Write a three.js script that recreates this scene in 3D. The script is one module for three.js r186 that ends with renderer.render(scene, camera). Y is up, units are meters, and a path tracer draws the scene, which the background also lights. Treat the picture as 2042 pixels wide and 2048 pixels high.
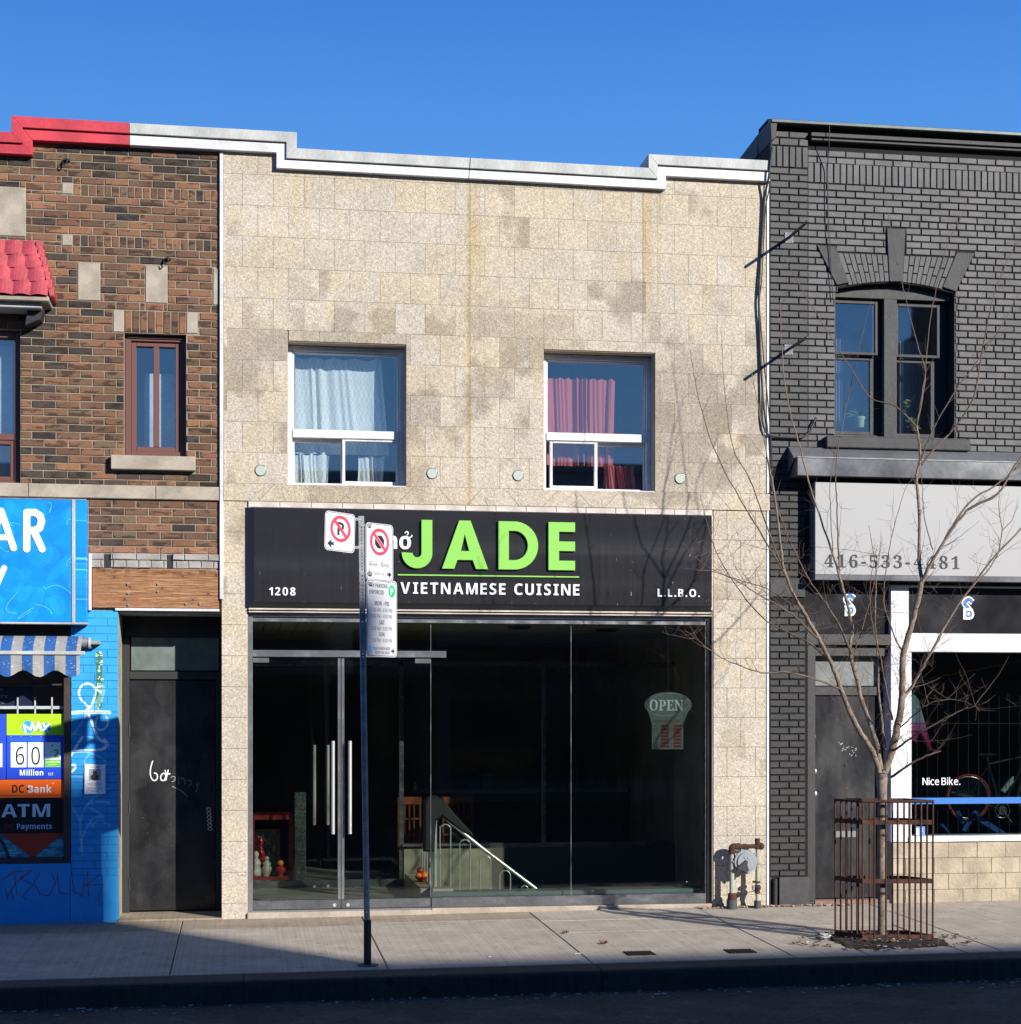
import * as THREE from 'three';
import { mergeGeometries } from 'three/addons/utils/BufferGeometryUtils.js';
import { TextGeometry } from 'three/addons/geometries/TextGeometry.js';
import { FontLoader } from 'three/addons/loaders/FontLoader.js';

// ---------------------------------------------------------------- camera, sky, sun, exposure
const scene = new THREE.Scene();
const camera = new THREE.PerspectiveCamera(33.07, 2042 / 2048, 0.1, 400);
camera.position.set(0.172, 1.87, 16.45);
camera.rotation.y = -0.15553;                                  // turned a little towards the right end of the street
camera.setViewOffset(2042, 2048, 0, -406, 2042, 2048);         // rising front: verticals stay vertical
camera.updateProjectionMatrix();

const renderer = new THREE.WebGLRenderer({ antialias: true });
renderer.toneMapping = THREE.LinearToneMapping;
renderer.toneMappingExposure = 1.6;
renderer.shadowMap.enabled = true;

{ // clear winter sky: one smooth gradient with height
  const w = 64, h = 256, d = new Float32Array(w * h * 4);
  const stops = [[-90, [0.037, 0.044, 0.056]], [-1, [0.125, 0.169, 0.237]], [0, [0.187, 0.312, 0.525]], [9, [0.116, 0.269, 0.531]], [17.5, [0.062, 0.203, 0.512]], [23, [0.032, 0.139, 0.437]], [40, [0.019, 0.084, 0.294]], [90, [0.010, 0.047, 0.175]]];
  for (let j = 0; j < h; j++) {
    const el = ((j + 0.5) / h - 0.5) * 180;
    let k = 0; while (k < stops.length - 2 && el > stops[k + 1][0]) k++;
    const [e0, c0] = stops[k], [e1, c1] = stops[k + 1], t = Math.min(1, Math.max(0, (el - e0) / (e1 - e0)));
    for (let i = 0; i < w; i++) { const o = (j * w + i) * 4; for (let c = 0; c < 3; c++) d[o + c] = c0[c] + (c1[c] - c0[c]) * t; d[o + 3] = 1; }
  }
  const sky = new THREE.DataTexture(d, w, h, THREE.RGBAFormat, THREE.FloatType);
  sky.mapping = THREE.EquirectangularReflectionMapping; sky.magFilter = THREE.LinearFilter; sky.minFilter = THREE.LinearFilter; sky.needsUpdate = true;
  scene.background = sky; scene.environment = sky;
}
const sun = new THREE.DirectionalLight(new THREE.Color(1, 0.955, 0.89), 4.9);
sun.position.set(0.78 * 30 + 2, 0.54 * 30 + 2, 30);
sun.target.position.set(2, 2, 0);
sun.castShadow = true; sun.shadow.mapSize.set(4096, 4096);
Object.assign(sun.shadow.camera, { left: -14, right: 14, top: 12, bottom: -10, near: 1, far: 80 });
scene.add(sun, sun.target);

// ---------------------------------------------------------------- helpers
function mulberry(a) { return () => { a = (a + 0x6d2b79f5) | 0; let t = Math.imul(a ^ (a >>> 15), 1 | a); t = (t + Math.imul(t ^ (t >>> 7), 61 | t)) ^ t; return ((t ^ (t >>> 14)) >>> 0) / 4294967296; }; }
const R = mulberry(20417);
const rr = (a, b) => a + (b - a) * R();
const lerp = (a, b, t) => a + (b - a) * t;
const clamp = (x, a = 0, b = 1) => Math.min(b, Math.max(a, x));
const GY = (x, z) => -0.05 + 0.006 * x - 0.02 * z;              // the pavement falls a little to the kerb

function col(c) { if (Array.isArray(c)) return new THREE.Color().setRGB(c[0], c[1], c[2]); return new THREE.Color(c); }
function mat(c, rough = 0.8, o = {}) {
  const { physical, ...rest } = o, C = physical ? THREE.MeshPhysicalMaterial : THREE.MeshStandardMaterial;
  return new C({ color: col(c), roughness: rough, ...rest });
}
const setUV = (g, uv) => g.setAttribute('uv', new THREE.Float32BufferAttribute(uv, 2));
function quads(list) {                                          // [[a,b,c,d], ...] corners counter-clockwise, uv in metres on the dominant plane
  const p = [], n = [], uv = [], ix = [];
  const A = new THREE.Vector3(), B = new THREE.Vector3(), N = new THREE.Vector3();
  for (const q of list) {
    A.set(q[1][0] - q[0][0], q[1][1] - q[0][1], q[1][2] - q[0][2]); B.set(q[2][0] - q[0][0], q[2][1] - q[0][1], q[2][2] - q[0][2]);
    N.crossVectors(A, B).normalize();
    const b = p.length / 3, ax = Math.abs(N.x), ay = Math.abs(N.y), az = Math.abs(N.z);
    for (const v of q) {
      p.push(v[0], v[1], v[2]); n.push(N.x, N.y, N.z);
      if (az >= ax && az >= ay) uv.push(v[0], v[1]); else if (ax >= ay) uv.push(v[2], v[1]); else uv.push(v[0], v[2]);
    }
    ix.push(b, b + 1, b + 2); if (q.length === 4) ix.push(b, b + 2, b + 3);
  }
  const g = new THREE.BufferGeometry();
  g.setAttribute('position', new THREE.Float32BufferAttribute(p, 3)); g.setAttribute('normal', new THREE.Float32BufferAttribute(n, 3)); setUV(g, uv); g.setIndex(ix);
  return g;
}
function box(x0, x1, y0, y1, z0, z1) {
  const v = (i) => [i & 1 ? x1 : x0, i & 2 ? y1 : y0, i & 4 ? z1 : z0];
  return quads([[v(4), v(5), v(7), v(6)], [v(1), v(0), v(2), v(3)], [v(5), v(1), v(3), v(7)], [v(0), v(4), v(6), v(2)], [v(6), v(7), v(3), v(2)], [v(0), v(1), v(5), v(4)]]);
}
function cbox(x0, x1, y0, y1, z0, z1, c = 0.004, j = 0) {      // box with a chamfered front; j shakes the front corners
  const s = () => (j ? rr(-j, j) : 0), zf = z1 - c;
  const f = [[x0 + c + s(), y0 + c + s(), z1], [x1 - c + s(), y0 + c + s(), z1], [x1 - c + s(), y1 - c + s(), z1], [x0 + c + s(), y1 - c + s(), z1]];
  const m = [[x0, y0, zf], [x1, y0, zf], [x1, y1, zf], [x0, y1, zf]], b = m.map((q) => [q[0], q[1], z0]);
  const L = [f];
  for (let i = 0; i < 4; i++) { const k = (i + 1) % 4; L.push([m[i], m[k], f[k], f[i]], [b[i], b[k], m[k], m[i]]); }
  return quads(L);
}
function rbox(x0, x1, y0, y1, z0, z1, c = 0.004) {              // all twelve edges chamfered
  const X = [x0, x1], Y = [y0, y1], Z = [z0, z1], L = [];
  const P = (i, j, k, ax) => { const d = [c, c, c]; d[ax] = 0; return [X[i] + (i ? -d[0] : d[0]), Y[j] + (j ? -d[1] : d[1]), Z[k] + (k ? -d[2] : d[2])]; };
  for (const s of [0, 1]) {
    const fx = [P(s, 0, 0, 0), P(s, 1, 0, 0), P(s, 1, 1, 0), P(s, 0, 1, 0)], fy = [P(0, s, 0, 1), P(0, s, 1, 1), P(1, s, 1, 1), P(1, s, 0, 1)], fz = [P(0, 0, s, 2), P(1, 0, s, 2), P(1, 1, s, 2), P(0, 1, s, 2)];
    for (const f of [fx, fy, fz]) L.push(s ? f : f.slice().reverse());
  }
  const cx = (x0 + x1) / 2, cy = (y0 + y1) / 2, cz = (z0 + z1) / 2;
  const out = (q) => { const a = new THREE.Vector3(...q[0]), n = new THREE.Vector3(...q[1]).sub(a).cross(new THREE.Vector3(...q[2]).sub(a)); return n.dot(a.sub(new THREE.Vector3(cx, cy, cz))) > 0 ? q : q.slice().reverse(); };
  for (const i of [0, 1]) for (const j of [0, 1]) {
    L.push(out([P(i, j, 0, 0), P(i, j, 1, 0), P(i, j, 1, 1), P(i, j, 0, 1)]), out([P(i, 0, j, 0), P(i, 1, j, 0), P(i, 1, j, 2), P(i, 0, j, 2)]), out([P(0, i, j, 1), P(1, i, j, 1), P(1, i, j, 2), P(0, i, j, 2)]));
    for (const k of [0, 1]) L.push(out([P(i, j, k, 0), P(i, j, k, 1), P(i, j, k, 2)]));
  }
  return quads(L);
}
function ext(pts, z0, z1, bevel = 0, holes = []) {             // outline in x,y pushed from z0 to z1
  const s = new THREE.Shape(pts.map((p) => new THREE.Vector2(p[0], p[1])));
  for (const h of holes) s.holes.push(new THREE.Path(h.map((p) => new THREE.Vector2(p[0], p[1]))));
  const g = new THREE.ExtrudeGeometry(s, { depth: z1 - z0 - 2 * bevel, bevelEnabled: bevel > 0, bevelThickness: bevel, bevelSize: bevel, bevelOffset: -bevel, bevelSegments: 1, curveSegments: 16 });
  g.translate(0, 0, z0 + bevel); return g;
}
function cyl(a, b, r0, r1 = r0, seg = 10, open = false) {
  const A = new THREE.Vector3(...a), B = new THREE.Vector3(...b), d = B.clone().sub(A), l = d.length();
  const g = new THREE.CylinderGeometry(r1, r0, l, seg, 1, open);
  g.translate(0, l / 2, 0); g.applyQuaternion(new THREE.Quaternion().setFromUnitVectors(new THREE.Vector3(0, 1, 0), d.normalize())); g.translate(...a);
  return g;
}
function tube(pts, r, seg = 24, rad = 8, closed = false) { return new THREE.TubeGeometry(new THREE.CatmullRomCurve3(pts.map((p) => new THREE.Vector3(...p)), closed, 'catmullrom', 0.3), seg, r, rad, closed); }
function limb(pts, r0, r1, rad = 7) {                           // tapered branch through points
  const n = pts.length, pos = [], nor = [], uv = [], ix = []; let L = 0;
  const V = pts.map((p) => new THREE.Vector3(...p)), up = new THREE.Vector3(0.31, 0.2, 0.93), T = new THREE.Vector3(), U = new THREE.Vector3(), W = new THREE.Vector3();
  for (let i = 0; i < n; i++) {
    T.copy(V[Math.min(n - 1, i + 1)]).sub(V[Math.max(0, i - 1)]).normalize(); U.crossVectors(T, up).normalize(); W.crossVectors(T, U);
    if (i) L += V[i].distanceTo(V[i - 1]);
    const r = Array.isArray(r0) ? r0[i] : lerp(r0, r1, i / (n - 1));
    for (let k = 0; k <= rad; k++) { const a = (k / rad) * 6.28319, c = Math.cos(a), s = Math.sin(a), nx = U.x * c + W.x * s, ny = U.y * c + W.y * s, nz = U.z * c + W.z * s; pos.push(V[i].x + nx * r, V[i].y + ny * r, V[i].z + nz * r); nor.push(nx, ny, nz); uv.push((k / rad) * 0.25, L); }
  }
  const w = rad + 1;
  for (let i = 0; i < n - 1; i++) for (let k = 0; k < rad; k++) { const a = i * w + k; ix.push(a, a + 1, a + w, a + 1, a + w + 1, a + w); }
  const c = pos.length / 3; pos.push(V[n - 1].x, V[n - 1].y, V[n - 1].z); nor.push(T.x, T.y, T.z); uv.push(0, L);
  for (let k = 0; k < rad; k++) ix.push((n - 1) * w + k, (n - 1) * w + k + 1, c);
  const g = new THREE.BufferGeometry(); g.setAttribute('position', new THREE.Float32BufferAttribute(pos, 3)); g.setAttribute('normal', new THREE.Float32BufferAttribute(nor, 3)); setUV(g, uv); g.setIndex(ix);
  return g;
}
function smooth(pts, per = 6) { const c = new THREE.CatmullRomCurve3(pts.map((p) => new THREE.Vector3(...p)), false, 'centripetal'); return c.getPoints((pts.length - 1) * per).map((v) => [v.x, v.y, v.z]); }
function merge(list) { return mergeGeometries(list.map((g) => { const q = g.index ? g.toNonIndexed() : g; for (const k of Object.keys(q.attributes)) if (!['position', 'normal', 'uv', 'color'].includes(k)) q.deleteAttribute(k); return q; }), false); }
function tint(g, c) { const k = col(c), n = g.attributes.position.count, a = new Float32Array(n * 3); for (let i = 0; i < n; i++) { a[3 * i] = k.r; a[3 * i + 1] = k.g; a[3 * i + 2] = k.b; } g.setAttribute('color', new THREE.BufferAttribute(a, 3)); return g; }
function uvRect(g, x0, y0, w, h) { const u = g.attributes.uv, p = g.attributes.position; for (let i = 0; i < u.count; i++) u.setXY(i, (p.getX(i) - x0) / w, (p.getY(i) - y0) / h); return g; }   // one print spread over x0..x0+w, y0..y0+h

const used = {};
function numbered(n) { const k = used[n] = (used[n] ?? -1) + 1; return k ? n + '_' + String(k).padStart(3, '0') : n; }
const wp = new THREE.Vector3();
function put(parent, name, g, m, ud) {                          // geometry given in world metres
  let px = 0, py = 0, pz = 0; for (let o = parent; o && o !== scene; o = o.parent) { px += o.position.x; py += o.position.y; pz += o.position.z; }
  if (px || py || pz) g.translate(-px, -py, -pz);
  const o = new THREE.Mesh(g, m); o.name = name; o.castShadow = o.receiveShadow = true;
  if (ud) Object.assign(o.userData, ud);
  parent.add(o); return o;
}
function thing(name, label, category, at = [0, 0, 0], group) {
  const o = new THREE.Group(); o.name = numbered(name); o.position.set(...at); scene.add(o);
  o.userData = { label, category }; if (group) o.userData.group = group;
  return o;
}
function group(parent, name) { const o = new THREE.Group(); o.name = name; parent.add(o); return o; }
function single(name, label, category, g, m, grp) {             // a thing that is one mesh
  g.computeBoundingBox(); const b = g.boundingBox, at = [(b.min.x + b.max.x) / 2, b.min.y, (b.min.z + b.max.z) / 2];
  g.translate(-at[0], -at[1], -at[2]);
  const o = new THREE.Mesh(g, m); o.name = numbered(name); o.position.set(...at); o.castShadow = o.receiveShadow = true; o.userData = { label, category }; if (grp) o.userData.group = grp; scene.add(o); return o;
}
function struct(name, g, m) { const o = put(scene, name, g, m); o.userData.kind = 'structure'; return o; }

// noise and textures
function noiseTile(n, cells, seed) {                            // tileable smooth value noise
  const q = mulberry(seed), v = new Float32Array(cells * cells).map(() => q()), o = new Float32Array(n * n), s = cells / n;
  for (let j = 0; j < n; j++) { const y = j * s, y0 = Math.floor(y), fy = y - y0, ty = fy * fy * (3 - 2 * fy), a = (y0 % cells) * cells, b = ((y0 + 1) % cells) * cells;
    for (let i = 0; i < n; i++) { const x = i * s, x0 = Math.floor(x), fx = x - x0, tx = fx * fx * (3 - 2 * fx), c = x0 % cells, e = (x0 + 1) % cells; o[j * n + i] = lerp(lerp(v[a + c], v[a + e], tx), lerp(v[b + c], v[b + e], tx), ty); } }
  return o;
}
function fbm(n, cells, oct, seed, gain = 0.55) {
  const o = new Float32Array(n * n); let amp = 1, tot = 0, c = cells;
  for (let k = 0; k < oct && c <= n; k++, c *= 2, amp *= gain) { const t = noiseTile(n, c, seed + k * 17); for (let i = 0; i < o.length; i++) o[i] += t[i] * amp; tot += amp; }
  for (let i = 0; i < o.length; i++) o[i] /= tot;
  return o;
}
function dataTex(n, f, srgb = true, m = n) {
  const d = new Uint8Array(n * m * 4);
  for (let j = 0; j < m; j++) for (let i = 0; i < n; i++) { const c = f(i, j, j * n + i), o = (j * n + i) * 4; for (let k = 0; k < 3; k++) d[o + k] = clamp(Array.isArray(c) ? c[k] : c, 0, 1) * 255; d[o + 3] = 255; }
  const t = new THREE.DataTexture(d, n, m, THREE.RGBAFormat); t.wrapS = t.wrapT = THREE.RepeatWrapping; t.magFilter = THREE.LinearFilter; t.minFilter = THREE.LinearMipmapLinearFilter; t.generateMipmaps = true; if (srgb) t.colorSpace = THREE.SRGBColorSpace; t.needsUpdate = true;
  return t;
}
function canvasTex(w, h, draw) {
  const c = document.createElement('canvas'); c.width = w; c.height = h; const x = c.getContext('2d'); draw(x, w, h);
  const t = new THREE.CanvasTexture(c); t.colorSpace = THREE.SRGBColorSpace; return t;
}
function rep(t, perMetre, perMetreY = perMetre) { const c = t.clone(); c.wrapS = c.wrapT = THREE.RepeatWrapping; c.repeat.set(perMetre, perMetreY); c.needsUpdate = true; return c; }
const font = await new FontLoader().loadAsync('fonts/droid/droid_sans_bold.typeface.json');
const fontThin = await new FontLoader().loadAsync('fonts/droid/droid_sans_regular.typeface.json');
const fontSerif = await new FontLoader().loadAsync('fonts/droid/droid_serif_bold.typeface.json');
// raised letters: each letter a mesh of its own between x0 and x1, capital height y0..y1
function letters(parent, text, x0, x1, y0, y1, z, depth, m, f = font, bevel = 0) {
  const gs = []; let adv = 0; const ref = new TextGeometry('E', { font: f, size: 1, depth: 1, curveSegments: 6 }); ref.computeBoundingBox(); const cap = ref.boundingBox.max.y;
  const total = [...text];
  const items = total.map((ch) => { if (ch === ' ') return { w: 0.42, g: null }; const g = new TextGeometry(ch, { font: f, size: 1, depth: depth, curveSegments: 6 }); g.computeBoundingBox(); const b = g.boundingBox; return { w: b.max.x - b.min.x, g, b }; });
  const glyph = items.reduce((s, t) => s + t.w, 0), sy = (y1 - y0) / cap, sx0 = sy, gap = ((x1 - x0) - glyph * sx0) / (total.length - 1), sx = gap < 0 ? (x1 - x0) / (glyph + 0.17 * (total.length - 1)) : sx0, gp = gap < 0 ? 0.17 * sx : gap;
  let x = x0;
  for (const t of items) { if (t.g) { t.g.translate(-t.b.min.x, 0, 0); t.g.scale(sx, sy, 1); t.g.translate(x, y0, z); put(parent, 'letter', t.g, m); } x += t.w * sx + gp; }
}

// ---------------------------------------------------------------- shared surfaces
const N1 = fbm(512, 8, 6, 11), N2 = fbm(512, 4, 7, 23), N3 = fbm(512, 32, 4, 37, 0.7), N4 = fbm(512, 64, 3, 51, 0.8);
const grainTex = dataTex(512, (i, j, k) => 0.5 + (N4[k] - 0.5) * 0.9 + (N1[k] - 0.5) * 0.5, false);
const roughTex = dataTex(512, (i, j, k) => 0.62 + (N2[k] - 0.5) * 0.9, false);
const speckTex = dataTex(512, (i, j, k) => clamp(0.5 + (N3[k] - 0.5) * 2.4), false);
const mottleTex = dataTex(512, (i, j, k) => { const v = 0.93 + (N2[k] - 0.5) * 0.34 + (N4[k] - 0.5) * 0.16; return [v, v, v]; });
const concreteTex = (() => {                                    // broom-finished concrete, streaks run across the pavement
  const n = 1024, a = fbm(1024, 8, 7, 71), q = mulberry(5), line = new Float32Array(n), b = noiseTile(1024, 64, 9), fine = noiseTile(1024, 512, 19);
  for (let i = 0; i < n; i++) line[i] = q();
  const spots = new Float32Array(n * n); for (let m = 0; m < 70; m++) { const cx = q() * n, cy = q() * n, r = 3 + q() * q() * 16, d = -0.05 - q() * 0.10; for (let y = -r; y <= r; y++) for (let x = -r; x <= r; x++) if (x * x + y * y < r * r * (0.6 + 0.4 * q())) spots[((Math.floor(cy + y) + n) % n) * n + ((Math.floor(cx + x) + n) % n)] = d; }
  return dataTex(n, (i, j, k) => { const w = line[(i + Math.round((b[k] - 0.5) * 5) + n) % n] * 0.5 + line[((i >> 1) + 400) % n] * 0.3 + line[((i >> 3) + 90) % n] * 0.2; let v = 0.60 + (w - 0.5) * 0.15 + (a[k] - 0.5) * 0.15 + (fine[k] - 0.5) * 0.15; v += spots[k]; return [v * 1.03, v * 0.965, v * 0.87]; });
})();
const asphaltTex = dataTex(512, (i, j, k) => { const v = 0.25 + (N3[k] - 0.5) * 0.2 + (N4[k] - 0.5) * 0.24 + (N2[k] - 0.5) * 0.26; return [v * 1.0, v * 1.0, v * 1.02]; });
const M = {
  concrete: mat('#ffffff', 0.92, { map: rep(concreteTex, 0.62), bumpMap: rep(concreteTex, 0.62), bumpScale: 0.004 }),
  concreteOld: mat('#e6ddcf', 0.95, { map: rep(concreteTex, 0.45, 0.8), bumpMap: rep(grainTex, 3), bumpScale: 0.003 }),
  kerb: mat('#625b55', 0.9, { map: rep(concreteTex, 0.3, 0.3), bumpMap: rep(grainTex, 4), bumpScale: 0.003 }),
  asphalt: mat('#d2c6ba', 0.9, { map: rep(asphaltTex, 0.8), bumpMap: rep(speckTex, 1.1), bumpScale: 0.006 }),
  earth: mat([0.05, 0.038, 0.028], 1, { bumpMap: rep(grainTex, 4), bumpScale: 0.02 }),
  joint: mat([0.09, 0.085, 0.08], 1),
  white: mat([0.70, 0.70, 0.70], 0.45, { map: rep(mottleTex, 0.7) }),
  whiteDirty: mat([0.44, 0.45, 0.425], 0.6, { map: rep(mottleTex, 1.3, 0.5) }),
  alu: mat([0.52, 0.54, 0.56], 0.36, { metalness: 0.85, roughnessMap: rep(roughTex, 2) }),
  aluDark: mat([0.30, 0.31, 0.33], 0.42, { metalness: 0.8, roughnessMap: rep(roughTex, 1.4, 4), map: rep(mottleTex, 1.1) }),
  steel: mat([0.62, 0.62, 0.60], 0.32, { metalness: 0.55 }),
  galv: mat([0.30, 0.315, 0.33], 0.55, { metalness: 0.4, map: rep(mottleTex, 5) }),
  blackGloss: mat([0.014, 0.014, 0.016], 0.32, { roughnessMap: rep(roughTex, 0.8) }),
  black: mat([0.012, 0.012, 0.013], 0.6),
  blackPaint: mat([0.018, 0.018, 0.019], 0.5, { map: rep(mottleTex, 1.1), bumpMap: rep(grainTex, 3), bumpScale: 0.002 }),
  dark: mat([0.02, 0.019, 0.018], 0.9),
  rust: mat('#ffffff', 0.85, { map: rep(dataTex(512, (i, j, k) => { const t = clamp((N1[k] - 0.3) * 2.2), s = N4[k]; return [lerp(0.17, 0.36, t) + (s - 0.5) * 0.1, lerp(0.10, 0.20, t) + (s - 0.5) * 0.06, lerp(0.08, 0.13, t)]; }), 3), bumpMap: rep(grainTex, 6), bumpScale: 0.002 }),
  glass: mat([0.93, 0.95, 0.95], 0.0, { physical: true, transmission: 1, thickness: 0, ior: 1.5 }),
  tinted: mat([0.76, 0.79, 0.77], 0.0, { physical: true, transmission: 1, thickness: 0, ior: 1.5 }),
  mirrorish: mat([0.86, 0.9, 0.92], 0.02, { physical: true, transmission: 1, thickness: 0, ior: 2.3 }),
};

// ---------------------------------------------------------------- ground, road, kerb, pavement
{
  struct('ground', quads([[[-160, -0.42, 160], [160, -0.42, 160], [160, -0.42, -160], [-160, -0.42, -160]]]), M.earth);
  const ry = (x, z) => GY(x, 3.43) - 0.165 + 0.012 * Math.min(z - 3.43, 7) - 0.012 * Math.max(0, Math.min(z - 11, 5));
  const q = []; for (const [xa, xb] of [[-60, -4], [-4, 0], [0, 4], [4, 9], [9, 60]]) for (const [za, zb] of [[3.38, 4.5], [4.5, 7], [7, 10.43], [10.43, 15.6]]) q.push([[xa, ry(xa, zb), zb], [xb, ry(xb, zb), zb], [xb, ry(xb, za), za], [xa, ry(xa, za), za]]);
  struct('road', quads(q), M.asphalt);
  const pav = struct('pavement', box(-14, 20, -0.41, -0.30, -1.2, 3.1), M.joint);
  const slab = (x0, x1, z0, z1, lift, m, c = 0.006, name = 'paving_slab', parent = pav, depth = 0.12) => {
    const y = (x, z) => GY(x, z) + lift, t = [[x0 + c, y(x0, z1 - c), z1 - c], [x1 - c, y(x1, z1 - c), z1 - c], [x1 - c, y(x1, z0 + c), z0 + c], [x0 + c, y(x0, z0 + c), z0 + c]];
    const e = [[x0, y(x0, z1) - c, z1], [x1, y(x1, z1) - c, z1], [x1, y(x1, z0) - c, z0], [x0, y(x0, z0) - c, z0]], b = e.map((p) => [p[0], p[1] - depth, p[2]]);
    const L = [t]; for (let i = 0; i < 4; i++) { const k = (i + 1) % 4; L.push([e[i], e[k], t[k], t[i]], [b[i], b[k], e[k], e[i]]); }
    put(parent, name, quads(L), m);
  };
  put(pav, 'joint_filler', (() => { const P = (x, z) => [x, GY(x, z) - 0.028, z]; return quads([[P(-14, 3.09), P(20, 3.09), P(20, -1.2), P(-14, -1.2)]]); })(), M.joint);
  const xs = [-13.4, -11.75, -10.1, -8.45, -6.8, -5.15, -3.5, -2.02, -0.36, 1.31, 2.93, 4.6, 6.37, 8.02, 9.7, 11.3, 13, 14.7, 16.4, 18.1];
  for (let i = 0; i < xs.length - 1; i++) {
    const a = xs[i] + 0.004, b = xs[i + 1] - 0.004;
    slab(a, b, 0.0, i === 9 ? 0.5 : 0.66, rr(-0.003, 0.002), i < 10 ? M.concreteOld : M.concrete);
    if (i === 9) { slab(a, b, 0.508, 3.08, 0, M.concrete); continue; }
    if (i < 9) slab(a, b, 0.668, 3.08, rr(-0.002, 0.002), M.concrete);
    else if (i === 11) {                                        // the bay with the tree pit
      slab(a, b, 0.668, 1.40, 0, M.concrete); slab(a, 5.22, 1.408, 3.08, 0, M.concrete); slab(6.05, b, 1.408, 3.08, 0.002, M.concrete); slab(5.228, 6.042, 1.408, 2.0, 0, M.concrete); slab(5.228, 6.042, 2.72, 3.08, 0, M.concrete);
    } else { slab(a, b, 0.668, 1.40, rr(-0.002, 0.002), M.concrete); slab(a, b, 1.408, 3.08, rr(-0.002, 0.002), M.concrete); }
  }
  const kerb = struct('kerb', box(-14, 20, -0.40, -0.31, 3.1, 3.36), M.joint);
  const ks = [-13.6, -9.8, -6.1, -2.4, 0.2, 2.93, 6.1, 9.7, 13.4, 17.1];
  for (let i = 0; i < ks.length - 1; i++) {
    const a = ks[i] + 0.003, b = ks[i + 1] - 0.003, zf = 3.41, zb = 3.092, c = 0.028, L = [], y = (x, z) => GY(x, z);
    const prof = [[zb, -0.25], [zb, 0], [zf - c, 0], [zf - c * 0.3, -c * 0.3], [zf, -c], [zf + 0.012, -0.2]];
    for (let k = 0; k < prof.length - 1; k++) { const [z0, d0] = prof[k], [z1, d1] = prof[k + 1]; L.push([[a, y(a, z0) + d0, z0], [a, y(a, z1) + d1, z1], [b, y(b, z1) + d1, z1], [b, y(b, z0) + d0, z0]]); }
    L.push(prof.map(([z, d]) => [b, y(b, z) + d, z]).slice(0, 4), prof.map(([z, d]) => [a, y(a, z) + d, z]).slice(0, 4));
    put(kerb, 'kerb_stone', quads(L), M.kerb);
  }
  struct('far_pavement', box(-60, 60, -0.41, -0.06, 15.6, 21.6), M.kerb);
}

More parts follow.
